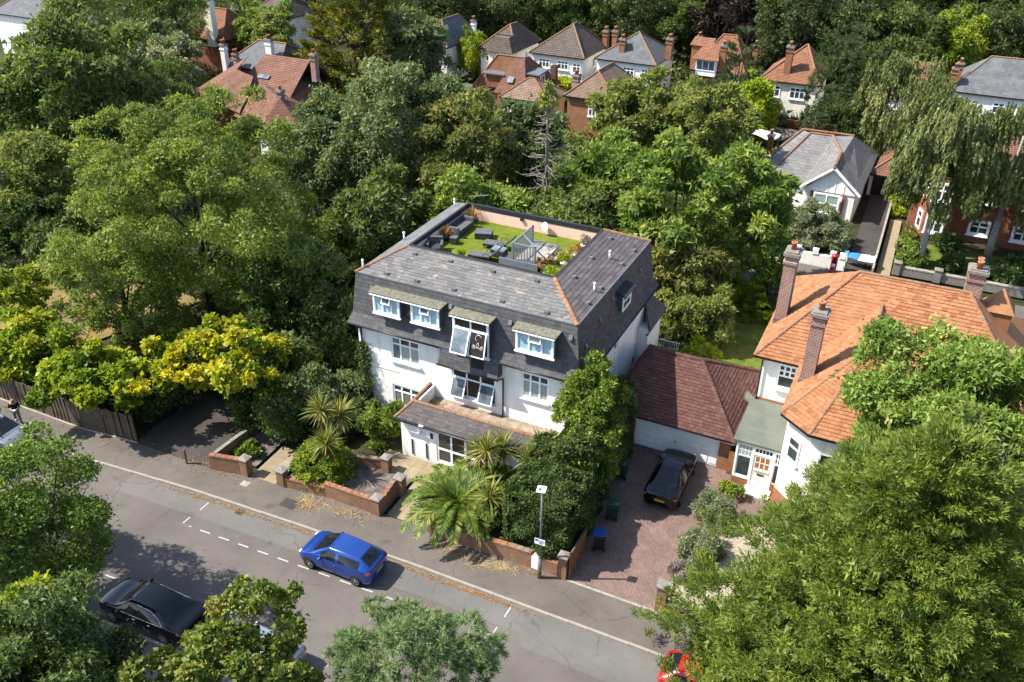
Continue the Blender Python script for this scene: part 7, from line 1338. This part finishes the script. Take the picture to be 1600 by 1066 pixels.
m.build('trunk', M['dead_wood'], dc_, True); me, _ = crown(77, 900, .7, .7, 1.4, .22, 'ash', K=30, rc=.3); link('crown', me, dc_, mw=Matrix.Translation((-24.5, 56.6, 13.2)))
# near trees
tree('cypress_tree', 'lower feathery cypress between gravel garden and white bay', .9, 31.0, 4.9, 4.8, 4.9, 'cypress', seed=158, n=95000, leaf=.15, form='tuft', K=950, rc=.28, asp=.36, lump=.16, tr=.25, ctint=.45)
tree('broadleaf_tree', 'leafy tree leaning over the orange roof, above the cypress', 3.9, 36.0, 8.4, 5.6, 4.4, 'broad', seed=150, n=74000, leaf=.24, K=130, rc=.18, low=-.7, lump=.3, ctint=.3)
tree('cypress_tree', 'huge bright feathery cypress hiding the gate and the red car', 2.6, 25.4, 7.2, 8.6, 7.0, 'cypress', seed=151, n=340000, leaf=.15, form='tuft', K=3100, rc=.28, asp=.36, lump=.16, tr=.4, ctint=.45, ry=7.2)
tree('pine_tree', 'near blue green pine rising from the bottom edge', -9.8, 14.0, 9.6, 2.6, 2.5, 'pine', seed=152, n=70000, leaf=.17, form='pine', K=130, rc=.19, asp=.16, tr=.2, low=-.6)
tree('maple_tree', 'near maple with red tipped yellow green leaves over the parked cars', -14.0, 11.7, 9.6, 2.7, 2.3, 'maple', seed=153, n=30000, leaf=.15, K=130, rc=.13, asp=.7, low=-.5, lump=.55, ctint=.4, tr=.16)
tree('street_tree', 'near green street tree over the left side of the road', -29.3, 16.1, 6.3, 4.3, 3.7, 'sycamore', seed=154, n=46000, leaf=.16, K=110, rc=.2, low=-.8, lump=.4, ctint=.35)
tree('street_tree', 'street tree shading the kerb behind the grey car', -35.6, 15.4, 6.6, 4.4, 4.0, 'oak', seed=157, n=26000, leaf=.2, K=90, rc=.2)
tree('conifer_tree', 'dense dark green conifer in the bottom left corner', -18.6, 9.2, 9.6, 2.5, 3.4, 'hedge', seed=155, n=50000, leaf=.16, form='round', K=120, rc=.2, asp=.4, low=-.7)
tree('golden_tree', 'yellow leaved treetop at the left edge above the dark conifer', -20.6, 10.4, 9.6, 1.3, 1.6, 'goldgreen', seed=156, n=9000, leaf=.18, K=40, rc=.28)
# low undergrowth that closes the gaps between the trees
def undergrowth(rects, dens, leaf, mat, seed, label, hmax=1.5):
    g = np.random.default_rng(seed); Ps = []
    for (x0, x1, y0, y1) in rects: n = int((x1 - x0) * (y1 - y0) * dens); Ps.append(np.stack([x0 + (x1 - x0) * g.random(n), y0 + (y1 - y0) * g.random(n)], 1))
    Q = np.concatenate(Ps); h = .5 + .5 * np.sin(Q @ np.array([1.1, .7]) + 1.3 * np.sin(Q @ np.array([-.6, 1.3]))); h2 = .5 + .5 * np.sin(Q @ np.array([2.9, -1.7])); z = .3 + hmax * (h * .65 + h2 * .35) * (.55 + .45 * g.random(len(Q)))
    P = np.column_stack([Q, z]); n = len(P); D = unit(g.normal(size=(n, 3)) + np.array([0, 0, .2])); Nn = unit(g.normal(size=(n, 3)) * .6 + np.array([0, 0, 1])); ln = leaf * (.6 + .8 * g.random(n))
    link('undergrowth', leaf_mesh('undergrowth', P, D, Nn, ln, ln * .7, .6 * g.random(n) + .4 * h2, mat, tri=True), None, kind='stuff', label=label, cat='undergrowth')
undergrowth([(-66, -44.5, 43, 62), (-44, -36.2, 30.5, 62), (-36, -29, 46, 62), (-29.4, -27, 33, 50), (-66, -61, 30, 43), (-29, -11.2, 48.5, 60)], 26, .3, 'hedge', 1, 'dark low undergrowth between the left hand trees')
undergrowth([(-62, -10, 67, 96), (-100, -62, 50, 100), (-10.5, -4.4, 89, 96), (9, 30, 68, 95)], 11, .45, 'oak', 2, 'green undergrowth and garden shrubs between the houses')
undergrowth([(-130, 30, 112, 152), (-62, 30, 101, 104)], 6, .7, 'woodoak', 3, 'dark undergrowth of the wood beyond the houses', 2.5)
# litter along the gutter and cut palm leaves on the pavement
def litter(name, spots, n, mat, ln, wd, seed, zz):
    g = np.random.default_rng(seed); m_ = MB()
    for k in range(n):
        x, y, sx, sy = spots[g.integers(len(spots))]; x += g.normal() * sx; y = (kerb_y(x) - .12 - abs(g.normal()) * .10 if y is None else y + g.normal() * sy); a = g.random() * 6.28; l_ = ln * (.5 + g.random()); d = Vector((math.cos(a) * l_, math.sin(a) * l_, g.uniform(0, .02))); s_ = Vector((-d.y, d.x, 0)).normalized() * wd * (.5 + g.random()); p_ = Vector((x, y, (zz if zz is not None else .012) + g.random() * .02)); m_.face([p_ - s_ * .5, p_ + d * .5 - s_, p_ + d, p_ + d * .5 + s_, p_ + s_ * .5])
    m_.build(name, M[mat], None, kind='stuff', label={'fallen_leaves': 'rust coloured fallen leaves gathered in the gutter', 'palm_litter': 'straw coloured cut palm leaves on the pavement', 'leaf_litter': 'brown leaf litter scattered over drive and pavement'}[name], cat='litter')
litter('fallen_leaves', [(-24, None, 2.4, 0), (-20, None, 1.6, 0), (-15.6, None, 1.5, 0), (-13.5, None, 1.2, 0), (-29, None, 2, 0)], 1500, 'dead_leaf', .08, .024, 1, None)
litter('palm_litter', [(-16.3, 27.35, .5, .22), (-14.6, 27.35, .45, .2), (-13.4, 27.5, .4, .15), (-22.5, 27.3, .9, .15), (-24.4, 27.2, .35, .15)], 300, 'straw', .5, .012, 2, .13)
litter('leaf_litter', [(-33, 27.4, 1.8, .5), (-31, 27.2, 1.2, .4), (-38, 26.3, 2.5, .15), (-24.3, 26.9, .3, .2), (-22, 27.5, 1.3, .12), (-29.5, 27.0, 1, .2), (-12.2, 27.8, .4, .1), (-9.2, 36.2, .5, .3)], 800, 'dead_leaf', .07, .03, 3, .13)
for o in list(col.objects):
    if '_w' in o: del o['_w']
